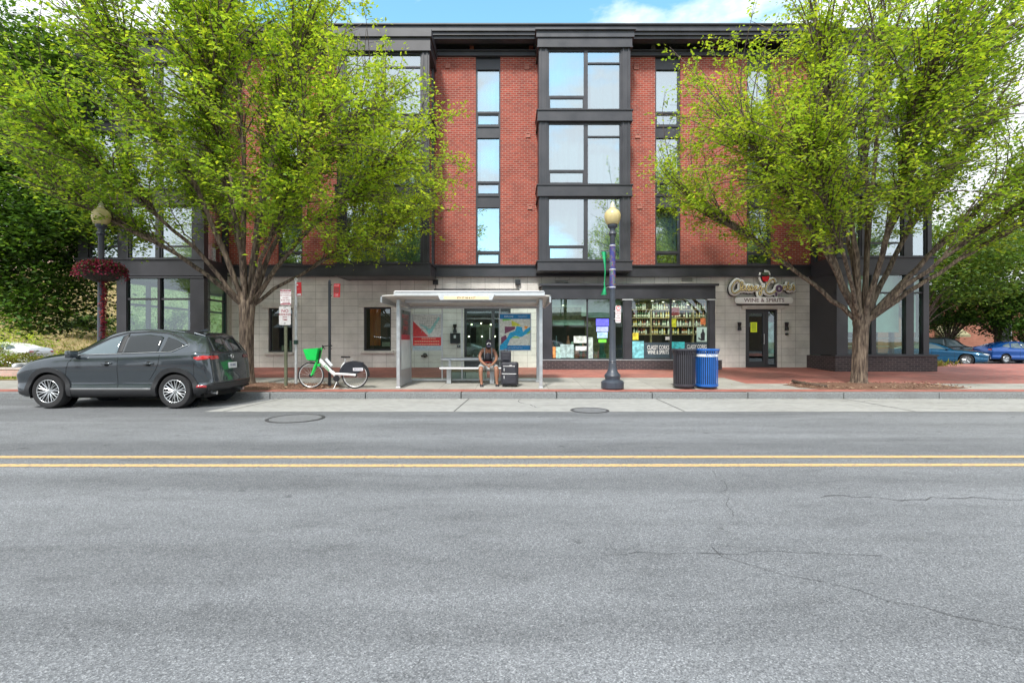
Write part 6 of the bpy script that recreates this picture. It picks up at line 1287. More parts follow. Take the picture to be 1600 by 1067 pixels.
for s_ in (-1, 1): q = MB(); q.lathe([(.001,-.008),(.016,-.006),(.02,0),(.014,.006),(.001,.008)], (0,0,0), 10, 'x'); q.v = [hp_((v_[0]+s_*.077, v_[1]*1+.01, v_[2]*1.5-.01)) for v_ in q.v]; q.build('ear', SK, hd, smooth=True)
q = MB()
for s_ in (-1, 1): q.cbox((s_*.03,-.092,.0),(.03,.008,.008))
q.v = [hp_(v_) for v_ in q.v]; q.build('eyes', M['black'], hd); q = MB(); q.cbox((0,-.094,-.055),(.04,.008,.008)); q.v = [hp_(v_) for v_ in q.v]; q.build('mouth', pm('lips', (.15,.05,.04), .5), hd)
head_part('beard', pm('dark_beard', (.02,.016,.015), .95), lambda th, ph: hp_((math.sin(th)*math.cos(ph)*.066, math.sin(th)*math.sin(ph)*.062-.045, math.cos(th)*.07-.085)))
def capfn(th, ph):
    t2 = th*.52; x = math.sin(t2)*math.cos(ph); y = math.sin(t2)*math.sin(ph); return hp_((x*.088, y*.106, math.cos(t2)*.132-.004))
cp = head_part('cap', pm('cap_black', (.02,.02,.03), .8), capfn)
q = MB(); q.prism([(-.07,-.08),(.07,-.08),(.055,-.165),(0,-.185),(-.055,-.165)], .012, .022, 'xy'); q.v = [hp_(v_) for v_ in q.v]; q.build('cap_brim', pm('cap_brim', (.03,.03,.06), .8), cp)
q = MB()
for (x_, z_) in ((-.03,.075),(.0,.09),(.03,.075),(.045,.05),(-.045,.055)): q.cbox((x_,-.092-.0*(z_),z_),(.016,.03,.014), Matrix.Rotation(R(20*x_/.03), 3, 'Y'))
q.v = [hp_(v_) for v_ in q.v]; q.build('cap_print', M['white'], cp)
top = skin_obj('sleeveless_top', [(0,.36,.53),(0,.32,.68),(0,.22,.86),(0,.13,.97),(.12,.13,.975),(-.12,.13,.975)], [(0,1),(1,2),(2,3),(3,4),(3,5)], [(.155,.13),(.158,.122),(.165,.12),(.13,.105),.062,.062], TP, pe)
sh1 = skin_obj('shorts', [(0,.36,.51),(.10,.31,.505),(.17,.12,.505),(.208,-.10,.49),(-.10,.31,.505),(-.17,.12,.505),(-.208,-.10,.49)], [(0,1),(1,2),(2,3),(0,4),(4,5),(5,6)], [(.16,.12),.118,.108,.088,.118,.108,.088], SH, pe)
for s_ in (-1, 1):
    q = MB(); q.tube([(s_*.09,.03,1.045),(s_*.10,.03,.92),(s_*.10,.11,.74)], .016, 6); q.build('strap', pm('strap_grey', (.30,.32,.34), .7), top, smooth=True)
ch = skin_obj('chest_bag', [(0,.08,.93),(0,.10,.80),(0,.15,.70)], [(0,1),(1,2)], [(.08,.05),(.10,.07),(.08,.05)], pm('bag_dark', (.035,.035,.05), .5, coat=.1), top)
q = MB(); q.tube([(-.12,.18,.63),(0,.14,.64),(.12,.18,.63)], .02, 6); q.build('hem', pm('hem_red', (.22,.03,.02), .8), top)
# clasped hands: palm plus five fingers each, laced between the knees
for s_ in (-1, 1):
    V = [(s_*.055,-.165,.568),(s_*.02,-.19,.56)]; E = [(0,1)]; Rr = [.028,(.030,.018)]; 
    o = skin_obj('hand', V, E, Rr, SK, body, sub=1)
    for f in range(4):
        l = (.055,.062,.058,.046)[f]; z_ = .578-.018*f+(0 if s_ > 0 else -.006); V = [(s_*.02,-.195,z_),(s_*-.006,-.215,z_-.004),(s_*-.02,-.21,z_-.012),(s_*(-.02-l*.3),-.196,z_-.022)]; skin_obj('finger', V, [(0,1),(1,2),(2,3)], [.0095,.009,.0085,.007], SK, o, sub=1)
    skin_obj('thumb', [(s_*.04,-.18,.59),(s_*.015,-.20,.606),(s_*-.012,-.205,.60)], [(0,1),(1,2)], [.012,.010,.008], SK, o, sub=1)
for s_ in (-1, 1):
    x_ = .228 if s_ > 0 else -.195; q = MB(); prf = [(-.30,.032,.03),(-.28,.042,.045),(-.22,.047,.055),(-.16,.044,.08),(-.10,.042,.10),(-.075,.036,.095)]; vs = []
    for (y_, hw, h_) in prf: vs += [(x_-hw,y_,.0),(x_-hw*.95,y_,h_*.6),(x_-hw*.5,y_,h_),(x_+hw*.5,y_,h_),(x_+hw*.95,y_,h_*.6),(x_+hw,y_,.0)]
    q.add(vs, [(i*6+a, i*6+(a+1) % 6, (i+1)*6+(a+1) % 6, (i+1)*6+a) for i in range(5) for a in range(6)]+[(5,4,3,2,1,0),tuple(range(30,36))]); q.build('shoe', M['black'], pe, smooth=True, auto=60)
    q = MB(); q.prism([(x_-.046,-.31),(x_+.046,-.31),(x_+.05,-.2),(x_+.042,-.07),(x_-.042,-.07),(x_-.05,-.2)], -.006, .008, 'xy'); q.build('sole', pm('sole', (.12,.1,.1), .7), pe)
# luggage
sc = thing('suitcase', 'large black upright suitcase standing at the seated person\'s side', 'suitcase', (xw(796.5, 13.3), 13.3, zp(13.3)), rz=R(-8)); LB = pm('luggage_black', (.025,.026,.036), .6, var=.3, scale=14, bump=.2)
q = MB(); q.box(-.225,.225,-.14,.14,.03,.66); q.build('shell', LB, sc, bevel=.045); q = MB(); q.box(-.17,.19,-.18,-.14,.36,.60); q.build('front_pocket', LB, sc, bevel=.02); q = MB(); q.box(-.17,.19,-.185,-.14,.08,.33); q.build('front_pocket', LB, sc, bevel=.02)
q = MB(); q.tube([(-.19,-.165,.35),(.2,-.165,.35)], .006); q.tube([(-.15,-.187,.55),(.17,-.187,.55)], .004); q.build('zip', M['alu'], sc); q = MB(); q.box(.02,.08,-.19,-.18,.565,.58); q.build('name_tag', M['white'], sc); q = MB(); q.box(-.135,-.115,-.19,-.18,.42,.50); q.build('zip_pull', M['alu_l'], sc); q = MB(); q.box(-.135,-.115,-.192,-.18,.22,.30); q.build('zip_pull', M['alu_l'], sc)
for s_ in (-1, 1): q = MB(); q.lathe([(.001,-.015),(.028,-.012),(.028,.012),(.001,.015)], (s_*.18,0,.028), 12, 'x'); q.build('wheel', rub, sc)
ub = thing('carry_bag', 'smaller black bag with a handle standing on top of the black suitcase', 'bag', (xw(791, 13.35), 13.37, zp(13.3)+.66))
q = MB(); q.box(-.15,.13,-.08,.08,.0,.29); q.build('bag_body', LB, ub, bevel=.03); q = MB(); q.tube([(-.06,0,.28),(-.055,0,.34),(.03,0,.34),(.035,0,.28)], .010); q.build('handle', M['black'], ub); q = MB(); q.box(-.10,.08,-.10,-.08,.05,.2); q.build('pocket', LB, ub, bevel=.01)
# ================================================================== CARS
def cr1(P, t):
    n = len(P)-1; i = min(int(t), n-1); f = t-i; p0, p1, p2, p3 = P[max(i-1, 0)], P[i], P[i+1], P[min(i+2, n)]
    return .5*((2*p1)+(-p0+p2)*f+(2*p0-5*p1+4*p2-p3)*f*f+(-p0+3*p1-3*p2+p3)*f**3)
def tab(T, x): return float(np.interp(x, [a for a, b in T], [b for a, b in T]))
RUB = pm('car_tyre', (.018,.018,.02), .8, var=.2, scale=30); RIMM = pm('alloy', (.62,.64,.66), .25, metal=.8); WELL = pm('wheel_well', (.008,.008,.009), .9); CLAD = pm('black_cladding', (.022,.023,.026), .55, var=.15)
GLS, tg, pg = newmat('tinted_car_glass'); pg.inputs['Base Color'].default_value = (.012,.016,.018,1); pg.inputs['Roughness'].default_value = .02; pg.inputs['Coat Weight'].default_value = 0; pg.inputs['Specular IOR Level'].default_value = .7; pg.inputs['Coat Roughness'].default_value = .01
GLF, tg, pg = newmat('clear_car_glass'); pg.inputs['Base Color'].default_value = (.09,.13,.15,1); pg.inputs['Roughness'].default_value = .03; pg.inputs['Coat Weight'].default_value = .3; pg.inputs['Specular IOR Level'].default_value = .9
def carpaint(name, c, metal=.55):
    m, t, p = newmat(name); p.inputs['Base Color'].default_value = (*c, 1); p.inputs['Metallic'].default_value = metal; p.inputs['Roughness'].default_value = .30; p.inputs['Coat Weight'].default_value = 1; p.inputs['Coat Roughness'].default_value = .03
    geo = N(t, 'ShaderNodeNewGeometry'); nz = N(t, 'ShaderNodeTexNoise'); nz.inputs['Scale'].default_value = 2.2; nz.inputs['Detail'].default_value = 5; t.links.new(geo.outputs['Position'], nz.inputs['Vector'])
    r_ = N(t, 'ShaderNodeMapRange'); r_.inputs[3].default_value = .12; r_.inputs[4].default_value = .28; t.links.new(nz.outputs[0], r_.inputs[0]); t.links.new(r_.outputs[0], p.inputs['Roughness']); return m
class Car:
    def __init__(s, name, label, loc, rz, paint, P, detail=True, cat='car', group=None):
        s.P = P; s.root = thing(name, label, cat, loc, rz, group); s.L = P['L']; s.paint = paint; s.detail = detail
        NS, NT = (110, 56) if detail else (56, 34); xs = P['xs']; ctrl = []
        for i, x in enumerate(xs):
            hw = tab(P['hw'], x); zt = tab(P['top'], x); zb = tab(P['bot'], x); zl = min(tab(P['belt'], x), zt-.03); wr = tab(P['roofw'], x); a = max(0, (x-P['rx0'])/(s.L-P['rx0'])) if x > P['rx0'] else 0; f = max(0, 1-x/.55)
            side = [(0,zb),(hw*.75,zb),(hw*.95,zb+.03),(hw*1.0,zb+.17),(hw*.972,.54 if zl > .75 else zb+.25),(hw*1.0,.5*(zl+.55)),(hw*.985,zl-.07),(hw*.94,zl)]
            gh = zt-zl; side += [(hw*.94+(wr-hw*.94)*.5, zl+gh*.5), (wr, zt-min(.07, gh*.3)), (wr*.86, zt-min(.02, gh*.1)), (wr*.45, zt+.0), (0, zt+.005)]
            row = []
            for (y, z) in side:
                xx = x + (tab(P['rskew'], z)*a if a else 0) + (tab(P['fskew'], z)*f if f else 0); row.append(np.array([xx, y, z]))
            ctrl.append(row)
        # end rings closing nose and tail
        def ring(row, k, dx): return [np.array([p[0]+dx*(1 if .3 < p[2] else .3), p[1]*k, p[2]]) for p in row]
        rows = [ring(ctrl[0], 0.0, -.05), ring(ctrl[0], .60, -.04), ring(ctrl[0], .92, -.01)] + ctrl + [ring(ctrl[-1], .9, .02), ring(ctrl[-1], .6, .05), ring(ctrl[-1], 0.0, .065)]
        A = np.array(rows); nu, nv = A.shape[0]-1, A.shape[1]-1; G = np.zeros((NS+1, NT+1, 3))
        for i in range(NS+1):
            u = nu*i/NS; cv = [cr1([A[r][c] for r in range(nu+1)], u) for c in range(nv+1)]
            for j in range(NT+1): G[i, j] = cr1(cv, nv*j/NT)
        G[:, :, 0] = np.vectorize(s.rx)(G[:, :, 0]); G[:, :, 1] = np.maximum(G[:, :, 1], 0); G[:, 0, 1] = 0; G[:, -1, 1] = 0
        # wheel arch openings: pull nearby side vertices onto the circle
        vs = []; fs = []; W_ = P['wheels']; ra = P['rw']+.065
        def inside(p): return any(math.hypot(p[0]-wx, p[2]-P['rw']) < ra for wx in W_) and p[1] > .55
        for i in range(NS+1):
            for j in range(NT+1):
                p = G[i, j].copy()
                vs.append(p)
        idx = lambda i, j: i*(NT+1)+j; cut = [inside(p) for p in vs]
        for i in range(NS):
            for j in range(NT):
                q = [idx(i,j), idx(i+1,j), idx(i+1,j+1), idx(i,j+1)]
                if sum(cut[k] for k in q) >= 3: continue
                fs.append(q)
        for q in fs:
            for k in q:
                if cut[k]:
                    p = vs[k]; wx = min(W_, key=lambda w: abs(w-p[0])); d = math.hypot(p[0]-wx, p[2]-P['rw']) or 1e-6
                    if d < ra: p[0] = wx+(p[0]-wx)*ra/d; p[2] = P['rw']+(p[2]-P['rw'])*ra/d
        V2 = [tuple(p) for p in vs]+[(p[0], -p[1], p[2]) for p in vs]; n = len(vs); F2 = [tuple(q) for q in fs]+[tuple(k+n for k in reversed(q)) for q in fs]
        me = bpy.data.meshes.new('body'); me.from_pydata(V2, [], F2); bm = bmesh.new(); bm.from_mesh(me); bmesh.ops.remove_doubles(bm, verts=bm.verts, dist=.0005); bmesh.ops.recalc_face_normals(bm, faces=bm.faces); bm.to_mesh(me); bm.free()
        me.materials.append(paint); me.polygons.foreach_set('use_smooth', [True]*len(me.polygons)); o = bpy.data.objects.new('body', me); COL.objects.link(o); o.parent = s.root; s.body = o
        GV = [tuple(p) for p in G.reshape(-1, 3)]; GF = [(idx(i,j), idx(i+1,j), idx(i+1,j+1), idx(i,j+1)) for i in range(NS) for j in range(NT)]
        GV2 = GV+[(a, -b, c) for a, b, c in GV]; m_ = len(GV); GF2 = GF+[tuple(k+m_ for k in f) for f in GF]; s.bvh = BVHTree.FromPolygons(GV2, GF2); s.wheels()
    def rx(s, x):
        k = s.P.get('tail'); return x if not k or x < k[0] else k[0]+(x-k[0])*k[1]
    def side(s, x, z, sg=-1):
        h = s.bvh.ray_cast(Vector((x, sg*2.5, z)), Vector((0, -sg, 0)))
        return (abs(h[0].y) if h[0] else .8)
    def back(s, y, z):
        h = s.bvh.ray_cast(Vector((s.L+2, y, z)), Vector((-1, 0, 0))); return h[0].x if h[0] else s.L
    def front(s, y, z):
        h = s.bvh.ray_cast(Vector((-2, y, z)), Vector((1, 0, 0))); return h[0].x if h[0] else 0
    def scan(s, poly, nrow=14, ncol=16):
        zs = [p[1] for p in poly]; z0, z1 = min(zs)+1e-4, max(zs)-1e-4; rows = []
        for i in range(nrow+1):
            z = z0+(z1-z0)*i/nrow; X = []
            for k in range(len(poly)):
                (xa, za), (xb, zb_) = poly[k], poly[(k+1) % len(poly)]
                if (za-z)*(zb_-z) <= 0 and abs(za-zb_) > 1e-9: X.append(xa+(xb-xa)*(z-za)/(zb_-za))
            if len(X) < 2: continue
            rows.append([(min(X)+(max(X)-min(X))*j/ncol, z) for j in range(ncol+1)])
        return rows
    def patch(s, name, poly, mat, off=.006, face='side', both=True, parent=None, nrow=14, ncol=16, sm=True):
        rows = s.scan(poly, nrow, ncol); outs = []
        for sg in ((-1, 1) if both and face == 'side' else (-1,)):
            mb = MB(); vs = []
            for r in rows:
                for (a, z) in r:
                    if face == 'side': a = s.rx(a); vs.append((a, sg*(s.side(a, z, sg)+off), z))
                    elif face == 'back': vs.append((s.back(a, z)+off, a, z))
                    else: vs.append((s.front(a, z)-off, a, z))
            n = len(rows[0]); nr = len(rows); fs = [(i*n+j, i*n+j+1, (i+1)*n+j+1, (i+1)*n+j) for i in range(nr-1) for j in range(n-1)]
            mb.add(vs, fs); o = mb.build(name, mat, parent or s.body, smooth=sm); outs.append(o)
            so = o.modifiers.new('thick', 'SOLIDIFY'); so.thickness = .004; so.offset = 0
        return outs
    def line(s, name, pts, r, mat, off=.001, both=True, fl=.6):
        for sg in ((-1, 1) if both else (-1,)):
            q = MB(); Q = []
            for i in range(len(pts)-1):
                for k in range(8): t_ = k/8; Q.append((pts[i][0]+(pts[i+1][0]-pts[i][0])*t_, pts[i][1]+(pts[i+1][1]-pts[i][1])*t_))
            Q.append(pts[-1]); Q = [(s.rx(x), z) for x, z in Q]; q.tube([(x, sg*(s.side(x, z, sg)+off), z) for x, z in Q], r, 6); q.build(name, mat, s.body, smooth=True)
    def wheels(s):
        P = s.P; R_ = P['rw']; n = 40 if s.detail else 20
        for wx in P['wheels']:
            for sg in (-1, 1):
                yo = sg*(tab(P['hw'], wx)-.015); c_ = (wx, yo, R_); w = -sg*.225
                q = MB(); q.lathe([(R_*.66,0),(R_*.70,.012*sg*1),(R_*.93,.010*sg),(R_*.985,w*.12),(R_,w*.25),(R_,w*.75),(R_*.97,w),(R_*.6,w)], c_, n, 'y', False); wh = q.build('tyre', RUB, s.root, smooth=True, auto=50)
                q = MB(); q.lathe([(R_*.66,.0),(R_*.64,-.006*-sg),(R_*.60,w*.15),(R_*.58,w*.6),(.02,w*.62)], c_, n, 'y', False); q.build('rim', RIMM if not s.detail else CLAD, wh, smooth=True, auto=40)
                if s.detail: q = MB(); q.tube([(wx+R_*.655*math.cos(a), yo+sg*.006, R_+R_*.655*math.sin(a)) for a in np.linspace(0, 2*math.pi, 41)], .010, 6); q.build('rim_lip', RIMM, wh, smooth=True)
                q = MB(); ns = 10 if s.detail else 5
                for k in range(ns):
                    a = 2*math.pi*k/ns+.2
                    for da in ((-.10, .10) if s.detail else (0,)):
                        a1 = a+da*.5; a2 = a+da*1.5; wd = .011 if s.detail else .03
                        q.tube([(wx+.045*math.cos(a1), yo+w*.10, R_+.045*math.sin(a1)), (wx+R_*.38*math.cos((a1+a2)/2), yo+w*.03, R_+R_*.38*math.sin((a1+a2)/2)), (wx+R_*.645*math.cos(a2), yo+sg*.001, R_+R_*.645*math.sin(a2))], [wd, wd*.9, wd*.75], 6)
                q.lathe([(.001,-sg*-.004),(.035,0),(.05,w*.12),(.05,w*.3)], (wx, yo+sg*.0, R_), 16, 'y'); q.build('spokes', RIMM, wh, smooth=True, auto=45)
                q = MB(); ra = R_+.07; an = np.linspace(-.35, math.pi+.35, 24); vs = [(wx+ra*math.cos(a), yo+(0 if e else -sg*.36)-sg*.02, R_+ra*math.sin(a)) for a in an for e in (0, 1)]; fs = [(i*2, i*2+1, i*2+3, i*2+2) for i in range(23)]; m_ = len(vs)
                vs.append((wx, yo-sg*.38, R_)); fs += [(m_, i*2, (i+1)*2) for i in range(23)]; q.add(vs, fs); q.build('wheel_well', WELL, s.root)
SUV = dict(tail=(3.95,.62), L=4.50, rw=.357, wheels=(.90, 3.60), rx0=3.15,
 xs=[0,.12,.30,.6,.9,1.15,1.4,1.7,2.0,2.3,2.7,3.1,3.45,3.8,4.1,4.32,4.46],
 hw=[(0,.76),(.12,.86),(.3,.90),(.6,.905),(.9,.92),(3.7,.92),(4.1,.895),(4.32,.84),(4.46,.76)],
 top=[(0,.93),(.12,1.01),(.3,1.06),(.6,1.10),(.9,1.14),(1.15,1.18),(1.4,1.27),(1.7,1.44),(2.0,1.575),(2.3,1.64),(2.7,1.67),(3.1,1.66),(3.45,1.635),(3.8,1.60),(4.1,1.56),(4.32,1.54),(4.46,1.52)],
 bot=[(0,.24),(.3,.22),(.6,.23),(4.0,.24),(4.3,.30),(4.46,.36)],
 belt=[(0,.78),(.3,.93),(.6,1.0),(.9,1.05),(1.3,1.09),(2.3,1.12),(3.4,1.15),(4.1,1.18),(4.46,1.16)],
 roofw=[(0,.5),(.9,.66),(1.2,.66),(1.6,.62),(2.2,.60),(3.6,.60),(4.1,.58),(4.46,.55)],
 rskew=[(.3,-.04),(.5,.06),(.62,.07),(.8,.02),(1.0,-.02),(1.15,-.07),(1.3,-.20),(1.45,-.36),(1.54,-.42)], fskew=[(.3,.16),(.45,.10),(.6,.08),(.75,.09),(.95,.20)])
SUVP = carpaint('graphite_paint', (.060,.074,.088), .6)
cx0 = -10.53; car = Car('parked_car', 'dark grey compact SUV parked at the kerb in front of the left tree', (cx0, 11.16, -.02), 0, SUVP, SUV); B_ = car.root; B_.scale = (.975, 1, 1)
yn = -1
# side glass
car.patch('front_window', [(1.50,1.12),(1.78,1.29),(2.07,1.44),(2.32,1.51),(2.33,1.145)], GLF, .008); car.patch('rear_window', [(2.44,1.15),(2.44,1.52),(2.9,1.535),(3.22,1.50),(3.20,1.175)], GLS, .008); car.patch('quarter_window', [(3.26,1.18),(3.31,1.485),(3.5,1.43),(3.74,1.32),(3.50,1.195)], GLS, .008)
car.patch('pillar_trim', [(2.335,1.14),(2.335,1.55),(2.435,1.56),(2.435,1.14)], CLAD, .007, nrow=8, ncol=3)
car.line('chrome_trim', [(1.42,1.105),(1.9,1.125),(2.6,1.145),(3.2,1.17),(3.50,1.18),(3.82,1.34)], .009, pm('chrome', (.75,.76,.78), .12, metal=1), .010)
car.line('roof_trim', [(1.40,1.10),(1.75,1.315),(2.05,1.485),(2.35,1.575),(2.9,1.60),(3.3,1.565),(3.6,1.47),(3.80,1.33)], .012, CLAD, .004)
# windscreen and hatch glass
car.patch('hatch_glass', [(-.58,1.18),(.58,1.18),(.50,1.49),(-.50,1.49)], GLS, .010, 'back', False); 
q = MB(); vs = []; nn = 10
for i in range(nn+1):
    for j in range(nn+1):
        y_ = -.60+1.2*j/nn; x_ = 1.18+(2.02-1.18)*i/nn; h = car.bvh.ray_cast(Vector((x_, y_*(1-.12*i/nn), 3)), Vector((0,0,-1))); vs.append((x_, y_*(1-.12*i/nn), (h[0].z if h[0] else 1.2)+.008))
q.add(vs, [(i*(nn+1)+j, i*(nn+1)+j+1, (i+1)*(nn+1)+j+1, (i+1)*(nn+1)+j) for i in range(nn) for j in range(nn)]); q.build('windscreen', GLS, car.body, smooth=True)
# spoiler, shark fin
q = MB(); q.add([(3.76,-.54,1.595),(3.76,.54,1.595),(4.02,-.52,1.52),(4.02,.52,1.52),(4.02,-.52,1.485),(4.02,.52,1.485),(3.77,-.54,1.54),(3.77,.54,1.54)], [(0,2,3,1),(2,4,5,3),(4,6,7,5),(6,0,1,7),(0,6,4,2),(1,3,5,7)]); q.build('spoiler', SUVP, car.body, bevel=.015)
q = MB(); q.prism([(3.50,1.63),(3.72,1.68),(3.75,1.62)], -.02, .02); q.build('roof_antenna', SUVP, car.body)
# lights
car.patch('tail_light', [(4.02,1.04),(4.14,1.00),(4.44,1.02),(4.46,1.09),(4.3,1.10),(4.02,1.065)], pm('tail_red', (.45,.01,.012), .12, coat=1), .010, nrow=6)
car.patch('tail_light', [(.48,1.02),(.72,1.01),(.76,1.09),(.50,1.09)], pm('tail_dark', (.13,.012,.015), .12, coat=1), .012, 'back', False, nrow=6); car.patch('tail_light', [(-.48,1.02),(-.74,1.01),(-.76,1.09),(-.50,1.09)], pm('tail_red2', (.40,.01,.012), .12, coat=1), .012, 'back', False, nrow=6)
car.patch('head_light', [(.03,.84),(.42,.95),(.40,.99),(.03,.92)], pm('head_lamp', (.75,.78,.8), .1, coat=1), .012, nrow=5)
car.patch('rear_reflector', [(4.12,.435),(4.40,.42),(4.42,.475),(4.16,.485)], pm('refl_red', (.42,.02,.03), .2, coat=1), .022, nrow=4)
# cladding
car.patch('sill_cladding', [(1.32,.25),(3.18,.25),(3.18,.40),(1.32,.40)], CLAD, .012, nrow=5, ncol=24); car.line('sill_trim', [(1.32,.415),(3.18,.415)], .007, M['alu_l'], .012)
car.patch('rear_cladding', [(4.02,.27),(4.45,.33),(4.46,.50),(4.03,.48)], CLAD, .014, nrow=6); car.patch('rear_cladding', [(-.84,.33),(.84,.33),(.86,.50),(-.86,.50)], CLAD, .012, 'back', False, nrow=6); car.patch('front_cladding', [(.16,.28),(.45,.27),(.47,.40),(.16,.39)], CLAD, .010, nrow=5)
for wx in SUV['wheels']:
    for sg in (-1, 1):
        q = MB(); an = np.linspace(-.22, math.pi+.22, 30); r0, r1 = SUV['rw']+.045, SUV['rw']+.14; vs = []
        for a in an:
            for (r, dy) in ((r0,-.03),(r0,.020),(r1,.022),(r1,-.004)):
                x_, z_ = wx+r*math.cos(a), SUV['rw']+r*math.sin(a); vs.append((x_, sg*(car.side(x_, max(z_,.27), sg)+dy), z_))
        q.add(vs, [(i*4+k, i*4+(k+1) % 4, (i+1)*4+(k+1) % 4, (i+1)*4+k) for i in range(29) for k in range(4)]); q.build('wheel_arch', CLAD, B_, smooth=True, auto=40)
# seams, handles, mirror
SEAM = pm('seam', (.008,.009,.01), .8)
car.line('door_seam', [(1.28,.42),(1.27,.7),(1.33,.95),(1.42,1.05)], .004, SEAM); car.line('door_seam', [(2.385,.42),(2.38,.75),(2.385,1.08)], .004, SEAM); car.line('door_seam', [(3.06,.60),(3.20,.80),(3.26,.95),(3.27,1.12)], .004, SEAM); car.line('fuel_seam', [(4.02,.50),(4.03,.75),(4.02,1.0)], .003, SEAM)
for hx_ in (2.16, 3.05):
    for sg in (-1, 1):
        y_ = sg*(car.side(hx_, .93, sg)+.022); q = MB(); q.tube([(hx_-.11,y_-sg*.022,.925),(hx_-.09,y_,.93),(hx_+.09,y_,.935),(hx_+.11,y_-sg*.022,.935)], [.013,.016,.016,.012], 8); q.build('door_handle', SUVP, car.body, smooth=True)
        q = MB(); q.lathe([(.055,0),(.045,.004*sg)], (hx_+.0, y_-sg*.020, .925), 16, 'y'); q.build('handle_recess', SEAM, car.body)
for sg in (-1, 1):
    y_ = sg*(car.side(1.52, 1.08, sg)); q = MB(); q.cbox((1.50,y_+sg*.14,1.13),(.12,.20,.15)); q.cbox((1.53,y_+sg*.03,1.08),(.07,.08,.04)); q.build('wing_mirror', SUVP, car.body, bevel=.05, smooth=True)
# tailgate furniture
car.line('hatch_seam', [(4.30,1.0),(4.36,.72)], .004, SEAM)
xb_ = car.back(0, .90); q = MB(); q.box(xb_+.002, xb_+.014, -.16, .16, .80, .93); q.build('number_plate', pm('plate_pale', (.62,.64,.66), .4), car.body); q = MB(); vs, fs = textmesh('FH 4082', .085, 0,0,0, bold=.01, sx=.75); q.add([(xb_+.017, -v_[0]*-1, .865+v_[2]) for v_ in vs], fs); q.build('plate_lettering', pm('plate_blue', (.05,.06,.2), .5), car.body)
xb2 = car.back(0, 1.05); q = MB(); q.tube([(xb2+.02, .055*math.cos(a), 1.06+.045*math.sin(a)) for a in np.linspace(0, 2*math.pi, 21)], .007, 6); q.tube([(xb2+.022,-.045,1.075),(xb2+.022,0,1.045),(xb2+.022,.045,1.075)], .006, 6); q.build('badge', RIMM, car.body, smooth=True)
xb3 = car.back(0, .70); q = MB(); q.box(xb3-.0, xb3+.012, -.60, .60, .695, .712); q.build('bumper_seam', M['alu'], car.body)
for sg in (-1, 1): q = MB(); q.tube([(4.1,sg*.52,.30),(4.27,sg*.52,.29)], .035, 12); q.build('exhaust', RIMM, B_, smooth=True, auto=40)
q = MB(); q.box(.5, 4.1, -.7, .7, .2, .32); q.build('underbody', WELL, B_)
